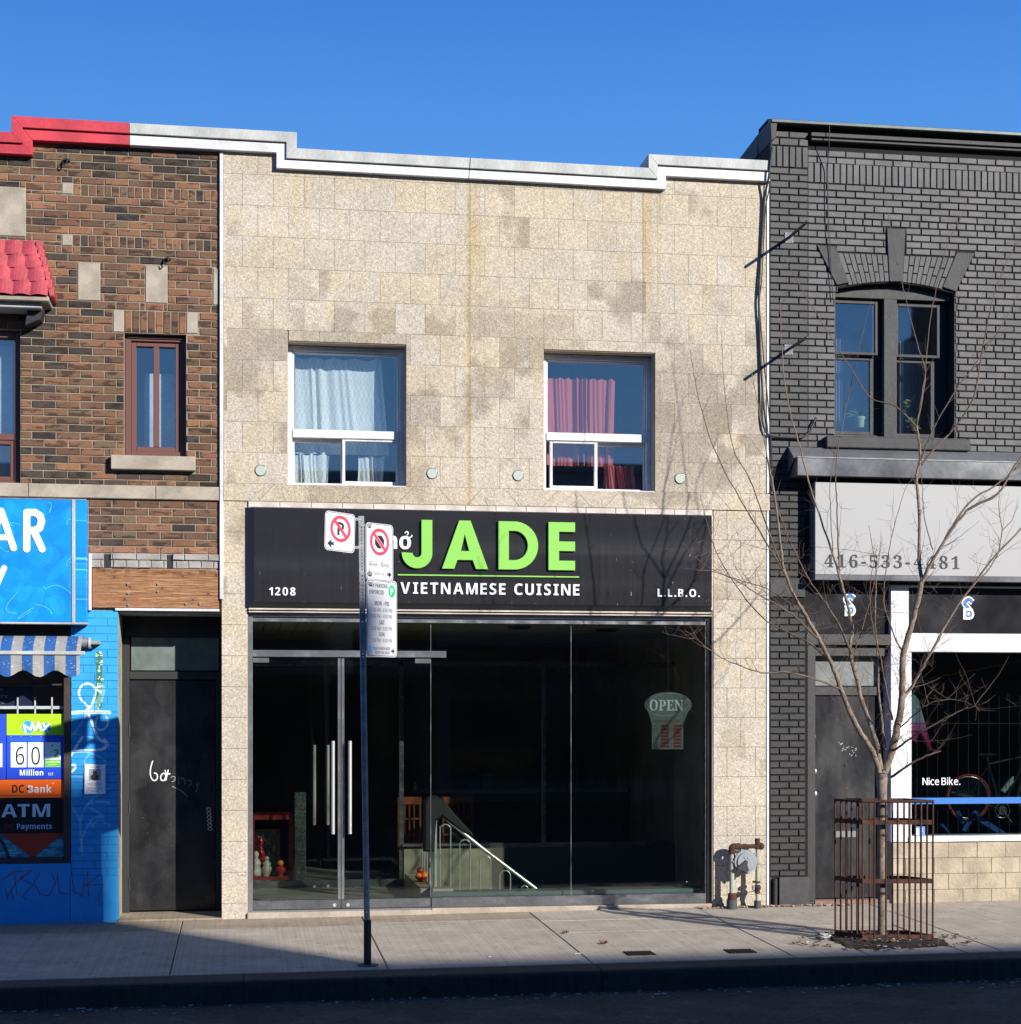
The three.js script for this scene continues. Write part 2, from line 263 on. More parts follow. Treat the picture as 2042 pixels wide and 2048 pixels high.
// ---------------------------------------------------------------- the pale stone building
const ROW0 = 4.055, ROWH = 0.2915, TW = 0.2885, SEAM1 = 2.357, SEAM2 = 4.06;
const FACX = 5.333;
const facadeTex = (() => {                                      // split-faced granite: grain, damp stains that stop at the joints, rust runs
  const n = 2048, sx = 5.5 / n, sy = 7.5 / n, g1 = noiseTile(512, 512, 301), g2 = noiseTile(512, 256, 302), f1 = fbm(512, 8, 5, 303), f2 = fbm(512, 6, 6, 304), f3 = fbm(512, 24, 4, 305);
  const S = (a, x, y) => a[((Math.floor(y) % 512 + 512) % 512) * 512 + ((Math.floor(x) % 512 + 512) % 512)];
  const hash = (a, b) => { let h = Math.imul(a * 374761 + b * 668265 + 77, 1274126177); h ^= h >>> 13; h = Math.imul(h, 1103515245); return ((h ^ (h >>> 16)) >>> 0) / 4294967296; };
  const rust = [[SEAM1 - 0.012, 7.0, 1.5, 0.025, 1], [SEAM1 + 0.05, 7.0, 5.9, 0.06, 0.55], [SEAM1 + 0.09, 7.0, 5.0, 0.012, 0.5], [SEAM2 + 0.005, 7.0, 5.45, 0.02, 0.9], [SEAM2 + 0.06, 7.0, 5.6, 0.06, 0.6], [SEAM2 + 0.145, 7.0, 5.6, 0.012, 0.8], [3.87, 7.0, 6.5, 0.02, 0.45], [SEAM2 + 0.19, 7.0, 6.6, 0.05, 0.4], [0.78, 7.05, 6.2, 0.02, 0.5], [0.70, 7.05, 6.4, 0.05, 0.3], [0.86, 7.05, 6.6, 0.02, 0.4], [2.55, 4.2, 3.9, 0.03, 0.4]];
  return dataTex(n, (i, j) => {
    const x = i * sx, y = -0.1 + j * sy, row = Math.floor((y - ROW0) / ROWH), off = row % 2 ? TW / 2 : 0, cl = Math.floor((x - SEAM1 - off) / TW), h = hash(row + 40, cl + 60), h2 = hash(cl + 13, row + 91);
    const gr = S(g1, i * 0.61, j * 0.83) * 0.45 + S(g1, i * 0.29 + 91, j * 0.40 + 33) * 0.75 + S(g1, i * 0.16 + 7, j * 0.22 + 19) * 0.45 - 0.825;
    let v = 1 + gr * 0.27 + (h - 0.5) * 0.028 + (S(f3, i / 5, j / 4) - 0.5) * 0.10;
    let r = 0.690 * v, g = 0.650 * v, b = 0.588 * v;
    const pinkish = (h2 - 0.5) * 0.012; r += pinkish * 0.4; b -= pinkish;
    // damp stains: a band of them round the windows, a few higher up
    const zone = y > 4.0 && y < 5.75 ? clamp(1.1 - Math.abs(y - 4.75) * 0.55) : y >= 5.75 && y < 7.3 ? (h > 0.80 ? 0.9 : 0.25) : y < 3.0 ? 0.18 : 0.5;
    const hs = h > 0.55 ? h * 60 : 0, s = S(f1, i / 4.6 + hs + j * 0.08, j / 3.4 + hs) * 0.5 + S(f2, i / 4 + 50, j / 3) * 0.5, e = clamp((s - (0.595 - zone * 0.105)) / 0.045);
    if (e > 0) { const k = e * (0.10 + 0.08 * h2) * (0.35 + zone * 0.75); r *= 1 - k; g *= 1 - k * 1.06; b *= 1 - k * 1.12; }
    const o = clamp((S(f1, i / 6 + 300 + h2 * 90, j / 5 + 80) - 0.56) / 0.05); if (o > 0) { g *= 1 - 0.012 * o; b *= 1 - 0.045 * o; }
    for (const [rx, y1, y0, w, a] of rust) if (y < y1 && y > y0) { const d = Math.abs(x - rx + (S(f2, 5, j / 5) - 0.5) * 0.02) / w; if (d < 1) { const k = a * (1 - d) * (0.35 + 0.65 * S(f1, i / 3, j / 14 + 60)) * clamp((y - y0) / 0.6); r *= 1 - 0.10 * k; g *= 1 - 0.24 * k; b *= 1 - 0.55 * k; } }
    return [r, g, b];
  });
})();
facadeTex.repeat.set(1 / 5.5, 1 / 7.5); facadeTex.offset.set(0, 0.1 / 7.5);
const facadeBump = rep(dataTex(512, (() => { const a = noiseTile(512, 256, 311), b = noiseTile(512, 128, 312); return (i, j, k) => a[k] * 0.55 + b[k] * 0.45; })(), false), 1.5);
M.stone = mat('#ffffff', 0.9, { map: facadeTex, bumpMap: facadeBump, bumpScale: 0.004, vertexColors: true });
M.mortar = mat([0.34, 0.30, 0.24], 1);
M.cream = mat([0.56, 0.50, 0.43], 0.55, { map: rep(mottleTex, 1.7) });

function minus(rects, h) { const o = []; for (const [a, b, c, d] of rects) { const [e, f, g, k] = h; if (e >= b || f <= a || g >= d || k <= c) { o.push([a, b, c, d]); continue; } if (e > a) o.push([a, e, c, d]); if (f < b) o.push([f, b, c, d]); const l = Math.max(a, e), r = Math.min(b, f); if (g > c) o.push([l, r, c, g]); if (k < d) o.push([l, r, k, d]); } return o.filter(([a, b, c, d]) => b - a > 0.012 && d - c > 0.012); }
const WIN1 = [0.615, 1.742, 4.056, 5.413], WIN2 = [3.077, 4.183, 4.056, 5.413], SHOP = [0.245, 4.762, -0.06, 3.885];
const stone = thing('stone_building', 'two storey pale granite shop building with stepped white coping and two upper windows', 'building', [2.66, -0.03, 0]);
{
  const outline = [[0.0, -0.3], [FACX, -0.3], [FACX, 7.30], [4.19, 7.30], [4.19, 7.17], [0.60, 7.17], [0.60, 7.34], [0.0, 7.34]];
  const hole = (q) => [[q[0], q[2]], [q[0], q[3]], [q[1], q[3]], [q[1], q[2]]];
  put(stone, 'front_wall', ext(outline, -0.30, -0.014, 0, [hole(WIN1), hole(WIN2), [[0.245, -0.05], [0.245, 3.885], [4.762, 3.885], [4.762, -0.05]]]), M.mortar);
  // facing slabs, one by one
  for (let row = 0; row < 11; row++) {
    const y0 = ROW0 + row * ROWH, y1 = y0 + ROWH, off = row % 2 ? TW / 2 : 0, cuts = [0.018];
    for (let k = -9; k < 12; k++) { const x = SEAM1 + off + k * TW; if (x > 0.05 && x < FACX - 0.05) cuts.push(x); }
    for (const s of [SEAM1, SEAM2, 0.6, 4.19]) if ((s === SEAM1 || s === SEAM2 || row === 10) && !cuts.some((c) => Math.abs(c - s) < 0.02)) cuts.push(s);
    cuts.push(FACX - 0.022); cuts.sort((a, b) => a - b);
    for (let i = 0; i < cuts.length - 1; i++) {
      const mid = (cuts[i] + cuts[i + 1]) / 2, top = Math.min(y1, mid < 0.6 ? 7.26 : mid < 4.19 ? 7.12 : 7.22);
      if (top - y0 < 0.02) continue;
      for (const q of minus(minus([[cuts[i], cuts[i + 1], y0, top]], WIN1), WIN2)) {
        const v = rr(0.98, 1.01), p = rr(-0.0012, 0.0012);
        put(stone, 'facing_slab', tint(cbox(q[0] + 0.0009, q[1] - 0.0009, q[2] + 0.0009, q[3] - 0.0009, -0.012, p, 0.0012), [v, v * rr(0.995, 1.003), v * rr(0.985, 1.005)]), M.stone);
      }
    }
  }
  // band of cut triangles under the windows
  const B0 = 3.888, B1 = 4.052; let x = 0.018, up = true;
  const d = 0.075, joints = [[0.018, 0]]; while (x < FACX - 0.5) { x += rr(0.26, 0.42); joints.push([x, up ? d : -d]); up = !up; } joints.push([FACX + 0.012, 0]);
  for (let i = 0; i < joints.length - 1; i++) {
    const [a, l0] = joints[i], [b, l1] = joints[i + 1], e = 0.0013, v = rr(0.97, 1.03);
    put(stone, 'band_stone', tint(ext([[a + e - l0, B0], [b - e - l1, B0], [b - e + l1, B1], [a + e + l0, B1]], -0.012, 0.012, 0.002), [v, v, v * 0.98]), M.stone);
  }
  // piers beside the shop front
  for (const [pa, pb, cut, z] of [[0.0, 0.238, null, 0.0], [4.772, 5.312, 5.05, -0.004]]) {
    for (let y = 3.885; y > -0.05; y -= ROWH) {
      const y0 = Math.max(y - ROWH, -0.06), cs = cut ? (Math.round((3.885 - y) / ROWH) % 2 ? [pa, cut, pb] : [pa, cut - 0.14, cut + 0.15, pb]) : [pa, pb];
      if (y - y0 < 0.03) continue;
      for (let i = 0; i < cs.length - 1; i++) { const v = rr(0.98, 1.02); put(stone, 'facing_slab', tint(cbox(cs[i] + 0.0012, cs[i + 1] - 0.0012, y0 + 0.0012, y - 0.0012, -0.013, z + rr(-0.001, 0.001), 0.002), [v, v, v * rr(0.97, 1)]), M.stone); }
    }
  }
  put(stone, 'pier_return', merge([tint(box(0.006, 0.24, -0.06, 3.88, -0.62, -0.018), [1, 1, 1])]), M.stone);
  // white metal trims
  put(stone, 'corner_trim', rbox(-0.018, 0.016, 2.96, 7.17, -0.02, 0.012, 0.003), M.white);
  put(stone, 'corner_trim', rbox(FACX - 0.02, FACX + 0.004, 4.06, 7.12, -0.03, 0.010, 0.003), M.white);
  put(stone, 'corner_trim', rbox(FACX - 0.02, FACX + 0.004, -0.03, 3.885, -0.03, 0.006, 0.003), M.white);
  // stepped coping: an upper and a lower board following the steps
  const topE = [[-0.842, 7.368], [0.700, 7.362], [0.700, 7.212], [4.098, 7.194], [4.098, 7.328], [FACX, 7.326]];
  const midE = [[-0.842, 7.270], [0.602, 7.264], [0.602, 7.112], [4.19, 7.092], [4.19, 7.228], [FACX, 7.226]];
  const botE = [[-0.842, 7.172], [0.510, 7.170], [0.510, 7.026], [4.278, 7.003], [4.278, 7.132], [FACX, 7.130]];
  const strips = (a, b, z0, z1, m, name) => { const segs = [[0, 1], [1, 2], [2, 3], [3, 4], [4, 5]]; for (const [i, k] of segs) {
    if (i === 2) { const f = 0.485, p = (l) => [lerp(l[2][0], l[3][0], f), lerp(l[2][1], l[3][1], f)], pa = p(a), pb = p(b), g = 0.003;
      put(stone, name, ext([b[2], [pb[0] - g, pb[1]], [pa[0] - g, pa[1]], a[2]], z0, z1, 0.003), m); put(stone, name, ext([[pb[0] + g, pb[1]], b[3], a[3], [pa[0] + g, pa[1]]], z0, z1, 0.003), m);
    } else put(stone, name, ext([b[i], b[k], a[k], a[i]], z0, z1, 0.003), m); } };
  strips(topE, midE.map(([x, y]) => [x, y + 0.002]), -0.30, 0.084, M.whiteDirty, 'coping_cap');
  strips(midE.map(([x, y]) => [x, y - 0.004]), botE, -0.03, 0.058, M.white, 'coping_fascia');
  // cream tile lining round the sign
  const liner = []; for (let k = 0; k < 16; k++) liner.push(0.245 + k * (4.757 - 0.245) / 15.3);
  for (let k = 0; k < 16; k++) { const a = liner[k] + 0.001, b = Math.min(liner[k + 1] ?? 4.757, 4.757) - 0.001; if (b - a > 0.02) put(stone, 'lining_tile', cbox(a, b, 3.828, 3.884, -0.012, 0.018 + rr(-0.001, 0.001), 0.006), M.cream); }
  for (let k = 0; k < 4; k++) put(stone, 'lining_tile', cbox(4.740, 4.764, 2.90 + k * 0.232, 2.90 + k * 0.232 + 0.230, -0.05, 0.014, 0.004), M.cream);
  put(stone, 'lining_tile', cbox(0.243, 0.275, 3.74, 3.826, -0.012, 0.018, 0.006), M.cream);
  put(stone, 'sign_ledge', rbox(0.25, 4.75, 2.862, 2.878, -0.12, 0.03, 0.003), M.cream);
  put(stone, 'sign_ledge', rbox(0.25, 4.75, 2.838, 2.850, -0.12, 0.025, 0.003), M.cream);
  put(stone, 'lintel', box(0.25, 4.755, 2.88, 3.886, -0.28, -0.02), M.black);
  // round vent caps
  M.cap = mat([0.44, 0.49, 0.42], 0.6, { map: rep(mottleTex, 6) });
  for (const [cx, cy] of [[0.363,4.178], [1.99,4.185], [2.825,4.183], [4.433,4.189]]) {
    const v = put(stone, 'vent_cap', cyl([cx, cy, -0.005], [cx, cy, 0.012], 0.05, 0.047, 28), M.cap); put(v, 'vent_rim', new THREE.TorusGeometry(0.051, 0.0035, 6, 32).translate(cx, cy, 0.004), M.aluDark);
  }
  // shell of the building: sides, back, floors and roof
  const sh = [box(0.02, 0.20, -0.3, 7.0, -9, -0.63), box(FACX - 0.18, FACX - 0.02, -0.3, 7.0, -9, -0.31), box(0.2, FACX - 0.18, -0.3, 7.0, -9.2, -9.0), box(0.2, FACX - 0.18, 6.2, 6.45, -9, -0.31)];
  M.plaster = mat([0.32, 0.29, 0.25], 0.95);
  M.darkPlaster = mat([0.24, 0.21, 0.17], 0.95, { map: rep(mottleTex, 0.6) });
  put(stone, 'shell', merge(sh), M.plaster);
  put(stone, 'upper_floor', box(0.2, FACX - 0.18, 3.35, 3.6, -9, -0.31), M.plaster);
}
// upper windows
function slider(win, cfg) {
  const [x0, x1, y0, y1] = win, zf = -0.150, zg = -0.195;
  const W = group(stone, 'window');
  const P = (n, a, b, c, d, z0, z1, m = M.white, e = 0.004) => put(W, n, rbox(a, b, c, d, z0, z1, e), m);
  const m = cfg.mid, v = cfg.v;
  put(W, 'reveal', box(x0 - 0.02, x0 + 0.004, y0, y1, -0.3, -0.02), M.plaster); put(W, 'reveal', box(x1 - 0.004, x1 + 0.02, y0, y1, -0.3, -0.02), M.plaster);
  for (let k = 0; k < 4; k++) { const a = lerp(x0, x1, k / 4) + 0.001, b = lerp(x0, x1, (k + 1) / 4) - 0.001; put(W, 'soffit_tile', box(a, b, y1 - 0.008, y1 + 0.01, -0.3, -0.013), M.plasterWarm ?? (M.plasterWarm = mat([0.36, 0.30, 0.23], 0.95))); }
  P('frame', x0 + 0.004, x0 + 0.05, y0 + 0.002, y1 - 0.012, -0.27, zf); P('frame', x1 - 0.05, x1 - 0.004, y0 + 0.002, y1 - 0.012, -0.27, zf);
  P('frame', x0 + 0.05, x1 - 0.05, y1 - 0.062, y1 - 0.012, -0.27, zf); P('frame', x0 + 0.05, x1 - 0.05, y0 + 0.002, y0 + 0.034, -0.27, zf);
  P('bead', x0 + 0.05, x0 + 0.068, m + 0.03, y1 - 0.062, -0.245, zf - 0.018); P('bead', x1 - 0.068, x1 - 0.05, m + 0.03, y1 - 0.062, -0.245, zf - 0.018); P('bead', x0 + 0.068, x1 - 0.068, y1 - 0.078, y1 - 0.062, -0.245, zf - 0.018);
  P('transom', x0 + 0.05, x1 - 0.05, m - 0.048, m + 0.03, -0.265, zf + 0.012);
  put(W, 'sill', rbox(x0 - 0.01, x1 - 0.004, y0 - 0.006, y0 + 0.003, -0.2, 0.008, 0.002), M.white);
  const pane = (a, b, c, d, z) => put(W, 'pane', box(a, b, c, d, z - 0.003, z), M.mirrorish);
  pane(x0 + 0.068, x1 - 0.068, m + 0.03, y1 - 0.078, zg);
  const [sa, sb] = cfg.sash;                                     // the front sliding sash
  P('sash_stile', sa, sa + 0.028, y0 + 0.034, m - 0.048, -0.20, zf - 0.006); P('sash_stile', sb - 0.032, sb, y0 + 0.034, m - 0.048, -0.20, zf - 0.006);
  P('sash_rail', sa + 0.028, sb - 0.032, y0 + 0.034, y0 + 0.060, -0.20, zf - 0.006); P('sash_rail', sa + 0.028, sb - 0.032, m - 0.072, m - 0.048, -0.20, zf - 0.006);
  pane(sa + 0.028, sb - 0.032, y0 + 0.06, m - 0.072, -0.18);
  const [ba, bb] = cfg.back;
  P('sash_stile', ba, ba + 0.02, y0 + 0.034, m - 0.048, -0.24, -0.21); P('sash_stile', bb - 0.02, bb, y0 + 0.034, m - 0.048, -0.24, -0.21); P('sash_rail', ba + 0.02, bb - 0.02, m - 0.085, m - 0.048, -0.24, -0.21);
  pane(ba + 0.02, bb - 0.02, y0 + 0.034, m - 0.085, -0.225);
  return W;
}
slider(WIN1, { mid: 4.571, sash: [1.14, 1.69], back: [0.667, 1.15] });
slider(WIN2, { mid: 4.603, sash: [3.165, 3.64], back: [3.63, 4.133] });
{ // room behind the upper windows
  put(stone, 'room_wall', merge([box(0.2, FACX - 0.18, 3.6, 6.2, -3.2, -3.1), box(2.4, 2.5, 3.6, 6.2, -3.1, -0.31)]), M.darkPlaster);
  function drape(x0, x1, y0, y1, z, folds, amp, seed, lift = 0) { // hanging cloth with folds
    const q = mulberry(seed), nx = 90, ny = 14, pos = [], uv = [], ix = [], ph = q() * 6;
    for (let j = 0; j <= ny; j++) for (let i = 0; i <= nx; i++) {
      const u = i / nx, v = j / ny, w1 = u + 0.05 * Math.sin(u * 7.3 + ph) + 0.03 * Math.sin(u * 17 + ph * 2) + 0.02 * v * Math.sin(u * 11), f = Math.sin(w1 * folds * 6.283 + ph + Math.sin(u * 9 + ph) * 1.9) * (0.45 + 0.4 * Math.sin(u * 13 + ph)) + Math.sin(w1 * folds * 15 + 2 + v * 1.5) * 0.22;
      pos.push(lerp(x0, x1, u) + Math.sin(v * 2 + u * 5) * 0.012 + lift * v * u, lerp(y0, y1, v) - (v > 0.95 ? Math.abs(Math.sin(u * folds * 3.14)) * 0.02 : 0), z + f * amp * (1.1 - 0.35 * v)); uv.push(u * (x1 - x0) * 1.25, v * (y1 - y0));
    }
    for (let j = 0; j < ny; j++) for (let i = 0; i < nx; i++) { const a = j * (nx + 1) + i; ix.push(a, a + 1, a + nx + 2, a, a + nx + 2, a + nx + 1); }
    const g = new THREE.BufferGeometry(); g.setAttribute('position', new THREE.Float32BufferAttribute(pos, 3)); setUV(g, uv); g.setIndex(ix); g.computeVertexNormals(); return g;
  }
  const lace = canvasTex(512, 512, (c) => { c.fillStyle = '#f0f0ea'; c.fillRect(0, 0, 512, 512); c.strokeStyle = '#c9cac2'; c.lineWidth = 7; for (let k = -4; k < 8; k++) { c.beginPath(); for (let y = 0; y <= 512; y += 8) c.lineTo(k * 128 + 64 * Math.cos(y / 256 * 6.283), y); c.stroke(); c.beginPath(); for (let y = 0; y <= 512; y += 8) c.lineTo(k * 128 - 64 * Math.cos(y / 256 * 6.283), y); c.stroke(); } c.fillStyle = '#c3c4bc'; for (let i = 0; i < 5; i++) for (let j = 0; j < 5; j++) for (const d of [0, 64]) { c.beginPath(); c.ellipse(i * 128 + d, j * 256 + d * 2, 9, 16, 0, 0, 7); c.fill(); for (let k = 0; k < 6; k++) { c.beginPath(); c.arc(i * 128 + d + 20 * Math.cos(k), j * 256 + d * 2 + 26 * Math.sin(k), 5, 0, 7); c.fill(); } } });
  lace.wrapS = lace.wrapT = THREE.RepeatWrapping; lace.repeat.set(4.2, 2.1);
  const mLace = mat('#ffffff', 0.9, { physical: true, map: lace, transmission: 0.12, thickness: 0, side: THREE.DoubleSide });
  single('lace_curtain', 'white lace curtain with diamond pattern hanging in the upper window of the stone building', 'curtain', drape(0.685, 1.62, 4.40, 5.34, -0.36, 4.2, 0.026, 3, -0.10), mLace);
  single('lace_curtain', 'bunched white lace curtain end behind the lower left sliding pane', 'curtain', drape(0.66, 1.02, 4.07, 4.40, -0.33, 3.5, 0.03, 5), mLace);
  single('lace_curtain', 'hanging white lace curtain end behind the lower right sliding pane', 'curtain', drape(1.30, 1.56, 4.08, 4.40, -0.38, 2, 0.03, 8), mLace);
  const mRed = mat([0.58, 0.14, 0.13], 0.85, { physical: true, transmission: 0.1, thickness: 0, side: THREE.DoubleSide });
  single('red_curtain', 'pleated red curtain hanging in the upper window on the side of the black brick building', 'curtain', drape(3.14, 3.86, 4.34, 5.22, -0.36, 8.5, 0.04, 9), mRed);
  single('red_curtain', 'crumpled red curtain bundle behind the lower right pane of the red curtained window', 'curtain', drape(3.74, 4.08, 4.06, 4.36, -0.34, 5, 0.05, 12, -0.05), mRed);
  const wb = thing('window_clutter', 'small white and blue packets lying on the inner sill of the lace curtained window', 'packets', [1.1, 4.06, -0.3]);
  put(wb, 'packet', rbox(1.03, 1.16, 4.056, 4.10, -0.335, -0.285, 0.006), M.white); put(wb, 'packet', rbox(1.06, 1.11, 4.10, 4.118, -0.33, -0.29, 0.004), mat([0.1, 0.3, 0.6], 0.5));
}

// ---------------------------------------------------------------- the brown brick building
const brown = thing('brown_brick_building', 'brown brick building with red metal coping, blue painted ground floor and black door', 'building', [-1.9, -0.06, -0.02]);
const brickMap = (() => {                                       // burnt streaks and grit on fired brick
  const n = 1024, a = fbm(1024, 16, 6, 401), b = noiseTile(1024, 512, 402), c = fbm(1024, 8, 5, 403);
  return dataTex(n, (i, j, k) => { const s = a[((j * 3) % n) * n + i], q = clamp((s - 0.55) / 0.09), v = 0.90 + (b[k] - 0.5) * 0.24 + (c[k] - 0.5) * 0.30; const d = 1 - 0.36 * q; return [v * d, v * d * 0.985, v * d * 0.97]; });
})();
M.brick = mat('#ffffff', 0.9, { map: rep(brickMap, 0.55), bumpMap: rep(grainTex, 4), bumpScale: 0.004, vertexColors: true });
M.brickMortar = mat([0.30, 0.255, 0.19], 1, { map: rep(mottleTex, 2), bumpMap: rep(grainTex, 5), bumpScale: 0.004 });
M.limestone = mat([0.37, 0.32, 0.25], 0.9, { map: rep(mottleTex, 1.6), bumpMap: rep(grainTex, 3), bumpScale: 0.002 });
M.brownVinyl = mat([0.115, 0.044, 0.035], 0.55);
M.redMetal = mat([0.52, 0.045, 0.06], 0.42, { map: rep(mottleTex, 0.9) });
const BZ = -0.02;                                               // face of this wall
const inView = (x, y) => x > -2.1 && x < 8.1 && y > -0.1 && y < 7.4;
function layBricks(list, parent, name, m, keep) {               // the largest in view as parts, the rest as one part
  list.sort((p, q) => q.a - p.a); const rest = [];
  list.forEach((b, i) => { if (i < keep && b.a > 0) put(parent, name, b.g, m); else rest.push(b.g); });
  if (rest.length) put(parent, 'small_' + name + 's', merge(rest), m, { kind: 'stuff' });
}
const brownBricks = [];
function brownTone(x, y) {
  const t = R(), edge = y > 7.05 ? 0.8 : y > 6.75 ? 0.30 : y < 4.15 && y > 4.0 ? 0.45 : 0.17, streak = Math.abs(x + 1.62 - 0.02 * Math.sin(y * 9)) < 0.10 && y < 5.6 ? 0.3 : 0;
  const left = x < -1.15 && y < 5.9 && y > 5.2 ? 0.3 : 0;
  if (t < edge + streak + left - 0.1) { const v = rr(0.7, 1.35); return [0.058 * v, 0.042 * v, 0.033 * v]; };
  if (t < 0.62) { const v = rr(0.75, 1.1); return [0.185 * v, 0.098 * v, 0.055 * v]; }
  if (t < 0.93) { const v = rr(0.85, 1.15); return [0.25 * v, 0.124 * v, 0.065 * v]; }
  const v = rr(0.8, 1.1); return [0.165 * v, 0.105 * v, 0.058 * v];
}
function brickAt(x0, x1, y0, y1, tone, z = BZ) {
  const e = 0.0052, g = cbox(x0 + e, x1 - e, y0 + e, y1 - e, z - 0.03, z + rr(-0.003, 0.002), 0.004, 0.0015), u = rr(0, 9), w = rr(0, 9), U = g.attributes.uv;
  for (let i = 0; i < U.count; i++) U.setXY(i, U.getX(i) + u, U.getY(i) + w);
  return { g: tint(g, tone), a: inView((x0 + x1) / 2, (y0 + y1) / 2) ? (x1 - x0) * (y1 - y0) : -1 };
}
const LX0 = -3.7, LX1 = -0.026, BL = 0.2185, BH = 0.0722;
{
  // openings and cut stones in this wall
  const winS = [-0.897, -0.328, 4.292, 5.442], winL = [-2.55, -1.837, 3.985, 5.438];
  const stonesR = [
    [-2.75, -1.787, 6.297, 6.754],
    [-1.464, -1.362, 6.711, 6.818], [-1.464, -1.367, 6.231, 6.335],
    [-1.321, -1.115, 5.728, 6.081], [-0.705, -0.499, 5.727, 6.078], [-0.081, LX1, 5.729, 6.077],
    [-0.999, -0.897, 5.444, 5.652], [-0.326, -0.222, 5.454, 5.655]];
  const sill = [-1.015, -0.241, 4.156, 4.287];
  const soldiers = [[-1.36, LX1, 6.702, 6.809, 0.0715], [-1.364, LX1, 6.233, 6.34, 0.0715], [-0.897, -0.326, 5.444, 5.655, 0.068]];
  const band = [3.887, 4.014];
  const keepOut = [winS, winL, ...stonesR, sill, ...soldiers];
  const zone = (yTop, yBot, first = 0, x0 = LX0, extra = []) => {
    let k = first;
    for (let y = yTop; y > yBot + 0.02; y -= BH, k++) {
      const off = (k % 2) * BL / 2 + rr(-0.004, 0.004);
      for (let x = x0 - off; x < LX1; x += BL) {
        let q = [[Math.max(x, x0), Math.min(x + BL, LX1), Math.max(y - BH, yBot), y]];
        if (q[0][1] - q[0][0] < 0.03) continue;
        for (const h of [...keepOut, ...extra]) q = minus(q, h);
        for (const r of q) if (r[1] - r[0] > 0.025 && r[3] - r[2] > 0.022) brownBricks.push(brickAt(r[0], r[1], r[2], r[3], brownTone((r[0] + r[1]) / 2, r[3])));
      }
    }
  };
  const s1 = soldiers[0], s2 = soldiers[1];
  zone(7.165, s1[3], 0); zone(s1[3], s1[2], 5, LX0, [[-1.36, 0, 0, 9]]); zone(s1[2], s2[3], 1); zone(s2[3], s2[2], 0, LX0, [[-1.364, 0, 0, 9]]); zone(s2[2], band[1], 0);
  const lowTop = 3.878, lowBot = 3.446; zone(lowTop, lowBot, 0, -1.224);
  for (const [a, b, c, d, w] of soldiers) { const n = Math.round((b - a) / w); for (let i = 0; i < n; i++) { const p = lerp(a, b, i / n), q = lerp(a, b, (i + 1) / n), t = brownTone(p, 5.5); brownBricks.push(brickAt(p, q, c, d, t)); } }
  for (let x = -1.224; x < LX1 - 0.05; x += BL) { const v = rr(0.9, 1.2); brownBricks.push(brickAt(x, Math.min(x + BL, LX1), 3.38, lowBot, [0.30 * v, 0.15 * v, 0.09 * v])); }
  layBricks(brownBricks, brown, 'brick', M.brick, 300);
  // backing wall
  const hole = (q) => [[q[0], q[2]], [q[0], q[3]], [q[1], q[3]], [q[1], q[2]]];
  put(brown, 'wall', ext([[-5, 2.95], [-0.02, 2.95], [-0.02, 7.30], [-1.9, 7.30], [-1.9, 7.15], [-5, 7.15]], -0.36, BZ - 0.008, 0, [hole(winS), hole([winL[0], winL[1], winL[2] + 0.001, winL[3]])]), M.brickMortar);
  for (const [a, b, c, d] of stonesR) put(brown, 'cut_stone', cbox(a + 0.003, b - 0.003, c + 0.003, d - 0.003, -0.05, BZ + 0.002, 0.004), M.limestone);
  put(brown, 'window_sill', rbox(sill[0], sill[1], sill[2], sill[3], -0.12, 0.055, 0.006), M.limestone);
  for (const [a, b] of [[-5, -1.765], [-1.765, -0.609], [-0.609, -0.024]]) put(brown, 'belt_course', cbox(a + 0.002, b - 0.002, band[0], band[1], -0.08, 0.006, 0.006), M.limestone);
  // windows
  const frame = (W, a, b, c, d, t, z0, z1, m, n = 'frame') => { put(W, n, rbox(a, a + t, c, d, z0, z1, 0.004), m); put(W, n, rbox(b - t, b, c, d, z0, z1, 0.004), m); put(W, n, rbox(a + t, b - t, d - t, d, z0, z1, 0.004), m); put(W, n, rbox(a + t, b - t, c, c + t, z0, z1, 0.004), m); };
  { const W = group(brown, 'window'), [a, b, c, d] = winS; frame(W, a + 0.003, b - 0.003, c + 0.003, d - 0.003, 0.055, -0.2, -0.10, M.brownVinyl); frame(W, a + 0.058, b - 0.058, c + 0.058, d - 0.058, 0.045, -0.2, -0.125, M.brownVinyl, 'sash');
    const mx = -0.609; put(W, 'mullion', rbox(mx - 0.026, mx + 0.026, c + 0.103, d - 0.103, -0.19, -0.118, 0.004), M.brownVinyl);
    put(W, 'pane', box(a + 0.1, mx - 0.026, c + 0.1, d - 0.1, -0.163, -0.16), M.mirrorish); put(W, 'pane', box(mx + 0.026, b - 0.1, c + 0.1, d - 0.1, -0.163, -0.16), M.mirrorish);
    put(W, 'head_flashing', rbox(a + 0.03, b - 0.03, d - 0.035, d - 0.02, -0.1, -0.085, 0.002), M.brownVinyl);
    put(brown, 'room', merge([box(-3.6, -0.03, 3.9, 7.0, -1.6, -1.5), box(-3.6, -0.03, 3.8, 3.9, -1.5, -0.37), box(-1.28, -1.22, 3.9, 7, -1.5, -0.37), box(-0.09, -0.03, 3.9, 7, -1.5, -0.37)]), M.plaster);
    single('roller_blind', 'pale blind behind the narrow window with brown frame', 'blind', rbox(a + 0.17, mx + 0.2, c + 0.12, d - 0.32, -0.32, -0.31, 0.003), M.white);
  }
